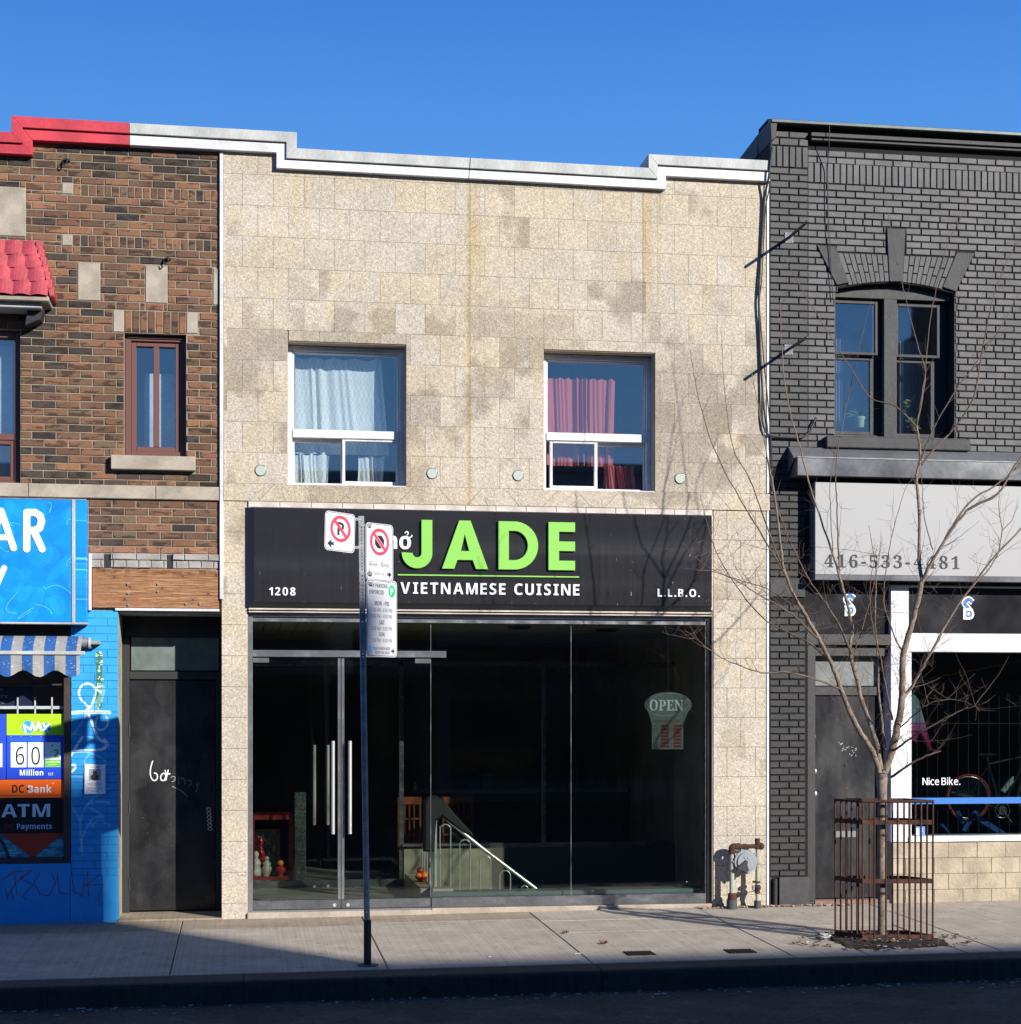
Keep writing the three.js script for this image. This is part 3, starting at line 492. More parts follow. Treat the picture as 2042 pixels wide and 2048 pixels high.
  { const W = group(brown, 'window'), [a, b, c, d] = winL; frame(W, a + 0.003, b - 0.003, c + 0.003, d - 0.003, 0.06, -0.2, -0.10, M.brownVinyl); const my = 4.455; put(W, 'transom', rbox(a + 0.063, b - 0.063, my - 0.03, my + 0.03, -0.19, -0.11, 0.004), M.brownVinyl);
    frame(W, a + 0.063, b - 0.063, c + 0.063, my - 0.03, 0.04, -0.19, -0.12, M.brownVinyl, 'sash');
    put(W, 'pane', box(a + 0.06, b - 0.06, my + 0.03, d - 0.06, -0.163, -0.16), M.mirrorish); put(W, 'pane', box(a + 0.1, b - 0.1, c + 0.1, my - 0.07, -0.163, -0.16), M.mirrorish);
    single('roller_blind', 'pale blind behind the wide window under the red roof hood', 'blind', rbox(a + 0.1, b - 0.1, c + 0.1, d - 0.1, -0.3, -0.29, 0.003), M.white);
  }
  // red coping with its step
  const top = [[-5, 7.226], [-1.904, 7.226], [-1.904, 7.378], [-0.846, 7.369]], mid = [[-5, 7.132], [-1.805, 7.132], [-1.805, 7.276], [-0.846, 7.270]], bot = [[-5, 7.036], [-1.72, 7.036], [-1.72, 7.172], [-0.846, 7.172]];
  for (let i = 0; i < 3; i++) { put(brown, 'coping_cap', ext([mid[i], mid[i + 1], top[i + 1], top[i]], -0.36, 0.086, 0.003), M.redMetal); put(brown, 'coping_fascia', ext([bot[i], bot[i + 1], [mid[i + 1][0], mid[i + 1][1] - 0.005], [mid[i][0], mid[i][1] - 0.005]], -0.03, 0.06, 0.003), M.redMetal); }
  put(brown, 'wall_top', box(-0.84, -0.02, 7.14, 7.3, -0.3, -0.03), M.brickMortar);
  // hooked iron pins
  for (const [x, y] of [[-1.418,7.019], [-0.499,6.139]]) { const s = 0.03; put(brown, 'iron_pin', merge([cyl([x, y, BZ], [x, y, 0.05], 0.012), tube([[x, y, 0.045], [x + 0.01, y - 0.03, 0.055], [x - 0.02, y - 0.06, 0.05], [x - 0.035, y - 0.03, 0.04]], 0.006, 12, 6), box(x - s, x + s, y - 0.008, y + 0.012, BZ, 0.012)]), M.black); }
  // small red tile hood over the wide window
  M.hoodRed = mat([0.44, 0.060, 0.075], 0.55, { map: rep(mottleTex, 1.6), bumpMap: rep(grainTex, 1.5), bumpScale: 0.006 });
  const hood = group(brown, 'roof_hood');
  const hx = -1.515, yT = 6.232, yB = 5.678;
  const tileG = (x, w, y0, y1, z0, z1) => { const L = [], n = 5; for (let i = 0; i < n; i++) { const f = (k) => [x + w * k / n, Math.sin(k / n * 3.1416) * 0.017]; const [xa, ha] = f(i), [xb, hb] = f(i + 1); L.push([[xa, y0 + ha * 0.6, z1 + ha], [xb, y0 + hb * 0.6, z1 + hb], [xb, y1 + hb * 0.6, z0 + hb], [xa, y1 + ha * 0.6, z0 + ha]]); } return quads(L); };
  for (let r = 0; r < 4; r++) for (let c = 0; c < 12; c++) { const ya = lerp(yB, yT, r / 4) - 0.006, yb = lerp(yB, yT, (r + 1) / 4) + 0.012, za = lerp(0.34, 0.02, r / 4) + 0.008, zb = lerp(0.34, 0.02, (r + 1) / 4) - 0.004, x = hx - 0.02 - lerp(0, 0.14, (r + 0.5) / 4) - (c + 1) * 0.155; put(hood, 'roof_tile', tileG(x, 0.155, ya, yb, zb, za), M.hoodRed); }
  put(hood, 'hip', quads([[[hx - 0.02, yB, 0.345], [hx + 0.0, yB + 0.01, -0.02], [hx - 0.16, yT + 0.02, -0.02], [hx - 0.16, yT + 0.02, 0.03]]]), M.hoodRed);
  for (let r = 0; r < 7; r++) put(hood, 'hip_tile', rbox(hx - 0.04 - r * 0.023, hx + 0.012 - r * 0.021, lerp(yB, yT, r / 7), lerp(yB, yT, (r + 1) / 7) + 0.01, -0.02, lerp(0.30, 0.03, r / 7), 0.01), M.hoodRed);
  put(hood, 'soffit', rbox(-4, hx - 0.03, yB - 0.05, yB - 0.004, -0.02, 0.33, 0.006), M.limestone); put(hood, 'soffit', rbox(-4, hx - 0.10, yB - 0.10, yB - 0.05, -0.02, 0.26, 0.006), M.whiteDirty);
  put(hood, 'bracket', ext([[hx - 0.24, yB - 0.1], [hx - 0.1, yB - 0.1], [hx - 0.12, yB - 0.18], [hx - 0.26, yB - 0.24]], -0.02, 0.16, 0.005), M.black);
  // broken corbel bricks, plywood and recess
  M.greyBrick = mat([0.40, 0.37, 0.34], 0.95, { map: rep(mottleTex, 2), bumpMap: rep(grainTex, 4), bumpScale: 0.006 });
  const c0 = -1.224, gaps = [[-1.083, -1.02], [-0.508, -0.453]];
  for (const [ya, yb, w] of [[3.319, 3.379, 0.22], [3.244, 3.314, 0.115]]) for (let x = c0; x < LX1 - 0.02; x += w) { let q = [[x, Math.min(x + w - 0.004, LX1), ya, yb]]; for (const g of gaps) q = minus(q, [g[0], g[1], 0, 9]); for (const r of q) put(brown, 'corbel_brick', cbox(r[0], r[1], r[2] + rr(0, 0.004), r[3], -0.06, -0.004 + rr(-0.012, 0.006), 0.006, 0.003), M.greyBrick); }
  for (const g of gaps) put(brown, 'corbel_gap_shade', box(g[0], g[1], 3.239, 3.37, -0.06, -0.0265), M.black);  // solid black block painted as the shade inside each corbel gap
  const ply = canvasTex(1024, 384, (c, w, h) => { const q = mulberry(9); c.fillStyle = '#83593a'; c.fillRect(0, 0, w, h); for (let i = 0; i < 1500; i++) { const y = q() * h, x = q() * w, l = 30 + q() * 260, d = q(); c.strokeStyle = d < 0.5 ? `rgba(70,38,18,${0.15 + q() * 0.4})` : `rgba(222,186,140,${0.12 + q() * 0.38})`; c.lineWidth = 0.7 + q() * 2.2; c.beginPath(); c.moveTo(x, y); c.bezierCurveTo(x + l * 0.3, y + (q() - 0.5) * 26, x + l * 0.6, y + (q() - 0.5) * 26, x + l, y + (q() - 0.5) * 8); c.stroke(); } for (const [x, y] of [[170, 90], [290, 180], [540, 190], [700, 70], [900, 240], [960, 60], [250, 300], [780, 300]]) { for (let k = 0; k < 6; k++) { c.strokeStyle = `rgba(70,38,18,${0.5 - k * 0.07})`; c.lineWidth = 3; c.beginPath(); c.ellipse(x, y, 8 + k * 9, 5 + k * 4, 0.1, 0, 7); c.stroke(); } c.fillStyle = '#3c2212'; c.beginPath(); c.ellipse(x, y, 9, 6, 0, 0, 7); c.fill(); } for (let i = 0; i < 40; i++) { c.fillStyle = `rgba(60,34,16,${q() * 0.35})`; c.fillRect(q() * w, q() * 40, 20 + q() * 60, 10 + q() * 30); } });
  put(brown, 'plywood_board', uvRect(rbox(-1.188, LX1, 2.87, 3.235, -0.06, -0.012, 0.003), -1.188, 2.87, 1.21, 0.37), mat('#ffffff', 0.85, { map: ply }));
  for (const [bx, by] of [[255, 1168], [315, 1168], [256, 1187], [315, 1183], [256, 1210], [372, 1207], [400, 1207]].map(([a, b]) => [a, b])) { const X = lerp(-1.188, LX1, (bx - 184) / 254), Y = lerp(2.87, 3.235, (1216 - by) / 78); put(brown, 'bolt', cyl([X, Y, -0.014], [X, Y, 0.004], 0.012, 0.009, 8), M.galv); }
  put(brown, 'soffit_trim', rbox(-0.98, -0.02, 2.844, 2.867, -0.05, 0.0, 0.002), M.white);
}
// the recess with the black steel door
{
  const xa = -0.951, yc = 2.839, D = -0.58;
  for (let k = 0; k < 6; k++) put(brown, 'ceiling_panel', box(xa + k * 0.161 + 0.003, xa + (k + 1) * 0.161 - 0.003, yc - 0.012, yc - 0.002, D - 0.04, -0.05), M.whiteDirty);
  put(brown, 'ceiling_deck', box(xa - 0.02, -0.0, yc - 0.003, yc + 0.2, D - 0.1, -0.04), M.limestone);
  M.recess = mat([0.33, 0.34, 0.27], 0.95, { map: rep(mottleTex, 1.2), bumpMap: rep(grainTex, 2), bumpScale: 0.008 });
  put(brown, 'recess_wall', box(xa - 0.24, xa, -0.3, yc + 0.2, -1.2, -0.055), M.recess);
  put(brown, 'recess_back', box(xa, 0.004, 2.62, yc, D - 0.2, D - 0.01), M.blackPaint); put(brown, 'recess_backing', box(xa - 0.01, 0.015, -0.2, 2.63, D - 0.3, D - 0.105), M.plaster);
  M.transom = mat([0.13, 0.16, 0.15], 0.85, { map: rep(mottleTex, 2.5) });
  put(brown, 'transom_panel', cbox(xa + 0.08, -0.03, 2.30, 2.62, D - 0.1, D - 0.005, 0.004), M.transom);
  put(brown, 'door_frame', merge([rbox(xa + 0.002, xa + 0.068, -0.05, 2.62, D - 0.1, D + 0.03, 0.005), rbox(xa + 0.068, -0.002, 2.215, 2.29, D - 0.1, D + 0.028, 0.005), rbox(-0.06, -0.002, -0.05, 2.215, D - 0.1, D + 0.03, 0.005)]), mat([0.022, 0.022, 0.023], 0.85));
  const dx0 = xa + 0.07, dx1 = -0.062;
  const doorTex = canvasTex(512, 1280, (c, w, h) => {
    const q = mulberry(44); c.fillStyle = '#1f1f21'; c.fillRect(0, 0, w, h);
    for (let i = 0; i < 150; i++) { c.fillStyle = `rgba(${q() < 0.5 ? '10,10,10' : '92,92,90'},${0.03 + q() * 0.07})`; c.beginPath(); c.ellipse(q() * w, q() * h, 20 + q() * 90, 20 + q() * 120, q() * 3, 0, 7); c.fill(); }
    for (let i = 0; i < 90; i++) { c.fillStyle = `rgba(205,205,200,${0.2 + q() * 0.5})`; c.fillRect(q() * w, q() * h, 1 + q() * 3, 1 + q() * 3); }
    c.strokeStyle = '#e8e8e4'; c.lineWidth = 7; c.lineCap = 'round'; c.lineJoin = 'round';      // sprayed tag, loops running to the right
    c.save(); c.translate(122, 480); c.beginPath(); c.moveTo(14, -30); c.bezierCurveTo(-8, 20, -4, 70, 22, 78); c.bezierCurveTo(50, 78, 48, 34, 24, 36); c.moveTo(84, 38); c.bezierCurveTo(58, 34, 52, 82, 78, 78); c.bezierCurveTo(96, 72, 92, 30, 88, 22); c.moveTo(92, 76); c.lineTo(106, 20); c.moveTo(88, 44); c.lineTo(116, 40); c.stroke(); c.lineWidth = 4; c.strokeStyle = '#9a9a98';
    c.beginPath(); c.moveTo(122, 60); c.bezierCurveTo(160, 40, 150, 90, 128, 84); c.moveTo(165, 60); c.lineTo(170, 96); c.moveTo(186, 70); c.bezierCurveTo(180, 60, 205, 55, 208, 100); c.moveTo(225, 80); c.bezierCurveTo(250, 70, 250, 110, 228, 106); c.moveTo(290, 96); c.bezierCurveTo(255, 110, 300, 120, 270, 140); c.moveTo(130, 110); c.bezierCurveTo(170, 130, 200, 140, 220, 170); c.stroke(); c.restore();
    c.strokeStyle = '#dcdcd8'; c.lineWidth = 4; c.save(); c.translate(470, 720); c.rotate(1.5); for (let k = 0; k < 6; k++) { c.beginPath(); c.ellipse(k * 22, 0, 8, 12, 0.2, 0.5, 6); c.stroke(); } c.restore();
  });
  const door = put(brown, 'steel_door', uvRect(rbox(dx0, dx1, -0.02, 2.205, D - 0.04, D + 0.004, 0.003), dx0, -0.02, dx1 - dx0, 2.225), mat('#ffffff', 0.55, { map: doorTex, roughnessMap: rep(roughTex, 1) }), { label: 'black steel door with white spray tag' });
  for (const y of [1.72, 0.98, 0.24]) put(door, 'hinge', cyl([dx0 - 0.004, y - 0.06, D + 0.022], [dx0 - 0.004, y + 0.06, D + 0.022], 0.012, 0.012, 8), M.black);
  put(door, 'pull_handle', merge([tube([[dx1 - 0.05, 1.30, D + 0.01], [dx1 - 0.05, 1.28, D + 0.05], [dx1 - 0.05, 1.10, D + 0.05], [dx1 - 0.05, 1.08, D + 0.01]], 0.009, 14, 6)]), M.rust);
  put(brown, 'threshold', box(xa, 0.0, -0.2, -0.038, D - 0.1, 0.01), M.concreteOld);
}
// blue painted ground floor
{
  const px0 = -1.382, px1 = -0.954, yT = 2.842, plY = 0.372;
  const blueTex = canvasTex(1024, 1536, (c, w, h) => {            // sheet covers x -3.0..-0.96, y -0.1..2.97
    const q = mulberry(61), X = (x) => (x + 3.0) / 2.04 * w, Y = (y) => (2.97 - y) / 3.07 * h;
    c.fillStyle = '#2793d6'; c.fillRect(0, 0, w, h);
    for (let i = 0; i < 260; i++) { c.fillStyle = `rgba(${q() < 0.5 ? '16,110,180' : '70,180,235'},0.10)`; c.beginPath(); c.ellipse(q() * w, q() * h, 10 + q() * 60, 10 + q() * 60, 0, 0, 7); c.fill(); }
    // bare strip where a downpipe was: old green and cream paint
    const sx = X(-1.124), s0 = Y(2.461), s1 = Y(1.935); c.fillStyle = '#2f6a4a'; c.fillRect(sx - 14, s0, 26, s1 - s0); for (let i = 0; i < 60; i++) { c.fillStyle = q() < 0.6 ? '#dfe6bf' : '#3f7f5c'; c.fillRect(sx - 16 + q() * 26, s0 + q() * q() * (s1 - s0) * (q() < 0.5 ? 1 : 0.3) + (q() < 0.5 ? (s1 - s0) * 0.55 : 0), 3 + q() * 9, 3 + q() * 10); }
    const U = (v) => X(-1.449 + (v - 860) / 1542 * 1.190), V = (v) => Y(lerp(1.917, 0.428, v / 1932));   // placed by the brick joints of the pier
    const line = (pts, wd, col) => { c.strokeStyle = col; c.lineWidth = wd; c.lineCap = 'round'; c.lineJoin = 'round'; c.beginPath(); pts.forEach(([x, y], i) => { if (!i) c.moveTo(U(x), V(y)); else { const p = pts[i - 1]; c.quadraticCurveTo(U(p[0]), V(p[1]), U((x + p[0]) / 2), V((y + p[1]) / 2)); } }); const e = pts[pts.length - 1]; c.lineTo(U(e[0]), V(e[1])); c.stroke(); };
    const wcol = 'rgba(232,238,244,0.85)', soft = 'rgba(215,228,240,0.35)';
    line([[1150, -40], [1030, -160], [1060, -300], [1170, -330], [1250, -250], [1200, -60], [1130, 0]], 10, wcol); line([[1250, -250], [1330, -300], [1300, -120], [1180, 0]], 26, soft);
    line([[900, 40], [1100, 22], [1400, 30]], 17, wcol); line([[1130, 30], [1060, 200], [880, 400]], 12, soft); line([[1150, 40], [1230, 240], [1260, 340], [1380, 420]], 12, wcol); line([[1260, 90], [1220, 180], [1290, 260], [1390, 190], [1370, 80]], 10, wcol);
    line([[870, 310], [1000, 290], [1200, 330], [1400, 400]], 10, soft); line([[870, 510], [1100, 490], [1300, 490], [1390, 430], [1340, 360]], 14, wcol); line([[1080, 330], [960, 520], [880, 680], [800, 780], [860, 800], [1000, 720], [1000, 650], [870, 690]], 12, wcol);
    line([[1160, 540], [1080, 640], [1150, 660], [1390, 680], [1300, 560], [1130, 510]], 9, soft); line([[880, 820], [980, 800], [1100, 810]], 9, soft); line([[860, 1100], [960, 1180], [1060, 1320], [1060, 1500], [1090, 1760]], 12, soft); line([[1060, 1330], [1100, 1180], [1240, 1040], [1400, 960]], 11, soft); line([[1400, 1120], [1260, 1100], [1100, 1150], [1240, 1220], [1360, 1310], [1240, 1280], [1180, 1340], [1090, 1500], [1060, 1700]], 11, soft); line([[1170, 1340], [1200, 1430], [1230, 1340], [1330, 1340], [1400, 1410]], 10, soft);
    const red = 'rgba(150,62,80,0.75)', UX = (v) => X(-2.02 + v / 880 * 1.05), VY = (v) => Y(0.43 - v / 340 * 0.38); c.strokeStyle = red; c.lineWidth = 5;
    const sc = (pts) => { c.beginPath(); pts.forEach(([x, y], i) => (i ? c.lineTo(UX(x), VY(y)) : c.moveTo(UX(x), VY(y)))); c.stroke(); };
    sc([[0, 80], [110, 10], [240, 0], [120, 100], [60, 210]]); sc([[110, 30], [130, 210]]); sc([[230, 10], [150, 60], [250, 120], [170, 210], [200, 240]]); sc([[300, 20], [260, 100], [300, 200], [370, 210], [420, 100], [390, 30]]); sc([[430, 30], [450, 190], [520, 200]]); sc([[540, 20], [560, 180], [620, 220], [640, 60]]); sc([[660, 20], [670, 220]]); sc([[760, 40], [650, 130], [780, 120], [740, 260], [770, 300]]); sc([[40, 150], [60, 240]]); sc([[80, 150], [100, 240]]);
  });
  blueTex.wrapS = blueTex.wrapT = THREE.ClampToEdgeWrapping;
  M.bluePaint = mat('#ffffff', 0.5, { map: blueTex, bumpMap: rep(grainTex, 0.8), bumpScale: 0.0 });
  const sheet = (g) => uvRect(g, -3.0, -0.1, 2.04, 3.07);
  put(brown, 'pier', box(px0, px1, -0.3, yT, -0.055, BZ - 0.004), mat([0.03, 0.20, 0.36], 0.8));
  let k = 0;
  for (let y = yT; y > plY + 0.01; y -= 0.0728, k++) for (let x = px0 - (k % 2 ? 0.11 : 0.005); x < px1; x += BL) { const a = Math.max(x, px0), b = Math.min(x + BL, px1); if (b - a > 0.02) put(brown, 'painted_brick', sheet(cbox(a + 0.0025, b - 0.0025, Math.max(plY, y - 0.0728) + 0.0025, y - 0.0025, -0.05, BZ + rr(-0.002, 0.002), 0.004, 0.001)), M.bluePaint); }
  put(brown, 'plinth', sheet(cbox(px0, px1, -0.3, plY, -0.055, BZ + 0.012, 0.006)), M.bluePaint);
  put(brown, 'stall_riser', sheet(cbox(-3.6, px0 - 0.002, -0.3, 0.492, -0.3, BZ + 0.004, 0.004)), M.bluePaint);
  // shop window
  const W = group(brown, 'shop_window'), wx1 = -1.387, wy0 = 0.492, wy1 = 2.309;
  M.brownDark = mat([0.055, 0.035, 0.028], 0.5, { map: rep(mottleTex, 3) });
  put(W, 'frame', rbox(wx1 - 0.062, wx1 - 0.002, wy0, wy1, -0.2, BZ, 0.006), M.brownDark); put(W, 'frame', rbox(-3.5, wx1 - 0.062, wy0, wy0 + 0.055, -0.2, BZ, 0.006), M.brownDark); put(W, 'frame', rbox(-3.5, wx1 - 0.062, 2.152 - 0.008, 2.152 + 0.008, -0.12, BZ - 0.03, 0.003), M.brownDark);
  put(W, 'pane', box(-3.5, wx1 - 0.06, wy0 + 0.05, wy1, -0.075, -0.071), M.glass);
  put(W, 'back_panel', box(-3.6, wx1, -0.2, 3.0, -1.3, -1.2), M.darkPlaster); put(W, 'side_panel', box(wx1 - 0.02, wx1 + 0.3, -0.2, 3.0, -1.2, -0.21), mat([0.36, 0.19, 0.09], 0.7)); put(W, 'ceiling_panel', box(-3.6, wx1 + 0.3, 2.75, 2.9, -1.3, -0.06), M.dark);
  put(brown, 'head_beam', box(-4.8, px0, 2.295, 2.96, -0.3, BZ - 0.03), M.black);
  const bar = (x0, x1, y0, y1) => put(W, 'window_bar', rbox(x0, x1, y0, y1, -0.10, -0.082, 0.002), M.white);
  bar(-3.4, -1.446, 1.925, 1.953); for (const x of [-1.87, -1.713, -1.56]) bar(x - 0.007, x + 0.007, 1.879, 2.036);
  const lotto = canvasTex(512, 256, (c, w, h) => { c.fillStyle = '#14143a'; c.fillRect(0, 0, w, h); c.fillStyle = '#a89a86'; c.font = 'bold 62px serif'; c.fillText('Lotto', 30, 66); c.fillText('Centre', 30, 150); c.fillStyle = '#8f95b5'; c.font = '54px sans-serif'; c.fillText('L o t o', 60, 226); });
  put(W, 'lotto_centre_print', uvRect(box(-2.185, -1.738, 1.953, 2.138, -0.115, -0.112), -2.185, 1.953, 0.48, 0.19), mat('#ffffff', 0.6, { map: lotto }));
}
{ // printed panels fixed inside the shop window
  const fx = (x) => x; const Z0 = -0.068, Z1 = -0.058;
  const L0 = -1.966, L1 = -1.443, T = 1.879, B = 1.273;
  const jack = canvasTex(1024, 1152, (c, w, h) => {
    const sy = h / 790, sx = w / 700; c.scale(sx, sy); c.fillStyle = '#1746c8'; c.fillRect(0, 0, 700, 790); c.fillStyle = '#a2d511'; c.fillRect(0, 0, 700, 255); c.fillStyle = '#2356cf'; c.fillRect(30, 285, 640, 56); c.fillStyle = '#12369e'; c.fillRect(30, 338, 640, 4);
    c.strokeStyle = '#9fbf3a'; c.fillStyle = '#567a12'; c.font = '38px sans-serif'; c.save(); c.translate(186, 90); c.rotate(-0.22); c.fillText('Lotto', 0, 0); c.restore();
    c.fillStyle = '#2d9be0'; c.beginPath(); c.arc(258, 158, 76, 0, 7); c.fill(); c.beginPath(); c.arc(475, 165, 60, 0, 7); c.fill(); c.fillStyle = '#7fb020'; c.beginPath(); c.arc(372, 160, 58, 0, 7); c.fill();
    c.strokeStyle = '#ffffff'; c.lineWidth = 22; c.lineJoin = 'round'; c.lineCap = 'butt'; c.beginPath(); c.moveTo(235, 232); c.lineTo(205, 130); c.lineTo(290, 190); c.lineTo(312, 100); c.lineTo(345, 200); c.moveTo(350, 200); c.lineTo(385, 96); c.lineTo(425, 205); c.moveTo(362, 160); c.lineTo(412, 160); c.moveTo(440, 205); c.lineTo(520, 110); c.moveTo(440, 112); c.lineTo(500, 220); c.stroke();
    for (const x of [52, 258]) { c.fillStyle = '#f2f4f4'; c.fillRect(x, 344, 188, 300); } c.fillStyle = '#eef2ee'; c.fillRect(463, 342, 190, 300); c.fillStyle = '#67b32e'; c.fillRect(463, 556, 190, 84);
    c.fillStyle = '#0c0c10'; c.font = '300px sans-serif'; c.save(); c.translate(96, 612); c.scale(0.78, 1); c.fillText('6', 0, 0); c.restore(); c.save(); c.translate(286, 612); c.scale(0.78, 1); c.fillText('0', 0, 0); c.restore(); c.font = '66px sans-serif'; c.fillText('$', 62, 444); c.fillStyle = '#67b32e'; c.font = 'bold 140px sans-serif'; c.fillText('2', 560, 530); c.font = 'bold 80px sans-serif'; c.fillText('+', 530, 410);
    c.fillStyle = '#d8efc8'; c.font = 'bold 28px sans-serif'; c.fillText('x 1 MILLION', 480, 592); c.font = '20px sans-serif'; c.fillText('guaranteed', 505, 618);
    c.fillStyle = '#ffffff'; c.font = 'bold 96px sans-serif'; c.save(); c.translate(152, 744); c.scale(0.92, 1); c.fillText('Million', 0, 0); c.restore(); c.font = '42px sans-serif'; c.fillText('EST.', 500, 742); for (let i = 0; i < 6; i++) { c.fillStyle = '#dde4f4'; c.fillRect(50 + i * 120, 270, 9, 5); }
  });
  const a = thing('lotto_panel', 'lime and blue lottery jackpot panel reading 60 million in the shop window', 'sign', [L0, B, Z0]);
  put(a, 'panel', uvRect(rbox(L0, L1, B, T, Z0, Z1, 0.002), L0, B, L1 - L0, T - B), mat('#ffffff', 0.5, { map: jack }));
  const b0 = thing('lotto_panel', 'edge of a second blue lottery panel beside the jackpot panel', 'sign', [-2.5, B, Z0]);
  put(b0, 'panel', rbox(-2.6, L0 - 0.006, B, T + 0.0, Z0, Z1, 0.002), mat([0.015, 0.06, 0.55], 0.5)); put(b0, 'number_card', rbox(-2.35, -2.002, 1.386, 1.607, Z1, Z1 + 0.003, 0.001), M.white);
  const bank = canvasTex(1024, 320, (c, w, h) => { c.fillStyle = '#ff6a0a'; c.fillRect(0, 0, w, h); c.fillStyle = '#1a0d06'; c.fillRect(0, 272, w, 8); c.font = 'bold 190px sans-serif'; c.save(); c.translate(200, 232); c.scale(0.82, 1); c.fillText('DC', 0, 0); c.restore(); c.fillStyle = '#f4efe8'; c.font = 'bold 180px sans-serif'; c.save(); c.translate(448, 232); c.scale(0.86, 1); c.fillText('Bank', 0, 0); c.restore(); c.fillStyle = '#1a0d06'; c.beginPath(); c.moveTo(440, 140); c.lineTo(505, 166); c.lineTo(440, 196); c.fill(); c.fillStyle = '#f4efe8'; c.font = '34px sans-serif'; c.fillText('®', 835, 84); });
  const bk = thing('bank_panel', 'orange panel lettered DC Bank under the lottery panel', 'sign', [-2.0, B, Z0]);
  const b1 = 1.102; put(bk, 'panel', uvRect(rbox(-2.75, L1 - 0.004, b1, B - 0.003, Z0, Z1, 0.002), -2.042, b1, L1 - -2.042, B - b1), mat('#ffffff', 0.5, { map: bank }));
  const atm = canvasTex(1024, 640, (c, w, h) => { c.fillStyle = '#08080a'; c.fillRect(0, 0, w, h); c.fillStyle = '#dfe6ee'; c.font = 'bold 330px sans-serif'; c.save(); c.translate(20, 350); c.scale(1.16, 1); c.fillText('ATM', 0, 0); c.restore(); c.fillStyle = '#55565c'; c.font = '30px sans-serif'; c.fillText('BROUGHT TO YOU BY', 330, 440); c.fillStyle = '#6b1710'; c.font = 'bold 150px sans-serif'; c.save(); c.translate(70, 570); c.scale(0.82, 1); c.fillText('DC', 0, 0); c.restore(); c.fillStyle = '#b9c6dc'; c.font = 'bold 140px sans-serif'; c.save(); c.translate(255, 568); c.scale(0.86, 1); c.fillText('Payments', 0, 0); c.restore(); });
  const y2 = 0.774, at = thing('atm_panel', 'black panel lettered ATM above a red arrow in the shop window', 'sign', [-2.0, y2, Z0]);
  put(at, 'panel', uvRect(rbox(-2.75, L1 - 0.006, y2, b1 - 0.003, Z0, Z1, 0.002), -2.024, y2, L1 - -2.024, b1 - y2), mat('#ffffff', 0.45, { map: atm }));
  put(at, 'arrow', ext([[-2.015, y2 - 0.004], [-1.733,0.543], [-1.45, y2 - 0.004]], Z0, Z1, 0.001), mat([0.42, 0.03, 0.012], 0.45));
  const sea = canvasTex(512, 256, (c, w, h) => { const q = mulberry(3); c.fillStyle = '#1f6f80'; c.fillRect(0, 0, w, h); for (let i = 0; i < 260; i++) { c.fillStyle = `rgba(${120 + q() * 90 | 0},${170 + q() * 60 | 0},${190 + q() * 50 | 0},0.25)`; c.beginPath(); c.ellipse(q() * w, 80 + q() * 170, 8 + q() * 34, 3 + q() * 7, 0, 0, 7); c.fill(); } c.strokeStyle = '#0c1c22'; c.lineWidth = 22; c.beginPath(); c.moveTo(10, 0); c.quadraticCurveTo(80, 90, 120, 256); c.stroke(); });
  single('sea_poster', 'teal sea picture behind the red arrow in the shop window', 'poster', uvRect(rbox(-2.7, L1 - 0.01, 0.547, y2 - 0.006, -0.069, -0.0685 + 0.002, 0.0005), -2.1, 0.547, 0.66, 0.25), mat('#ffffff', 0.6, { map: sea }));
}
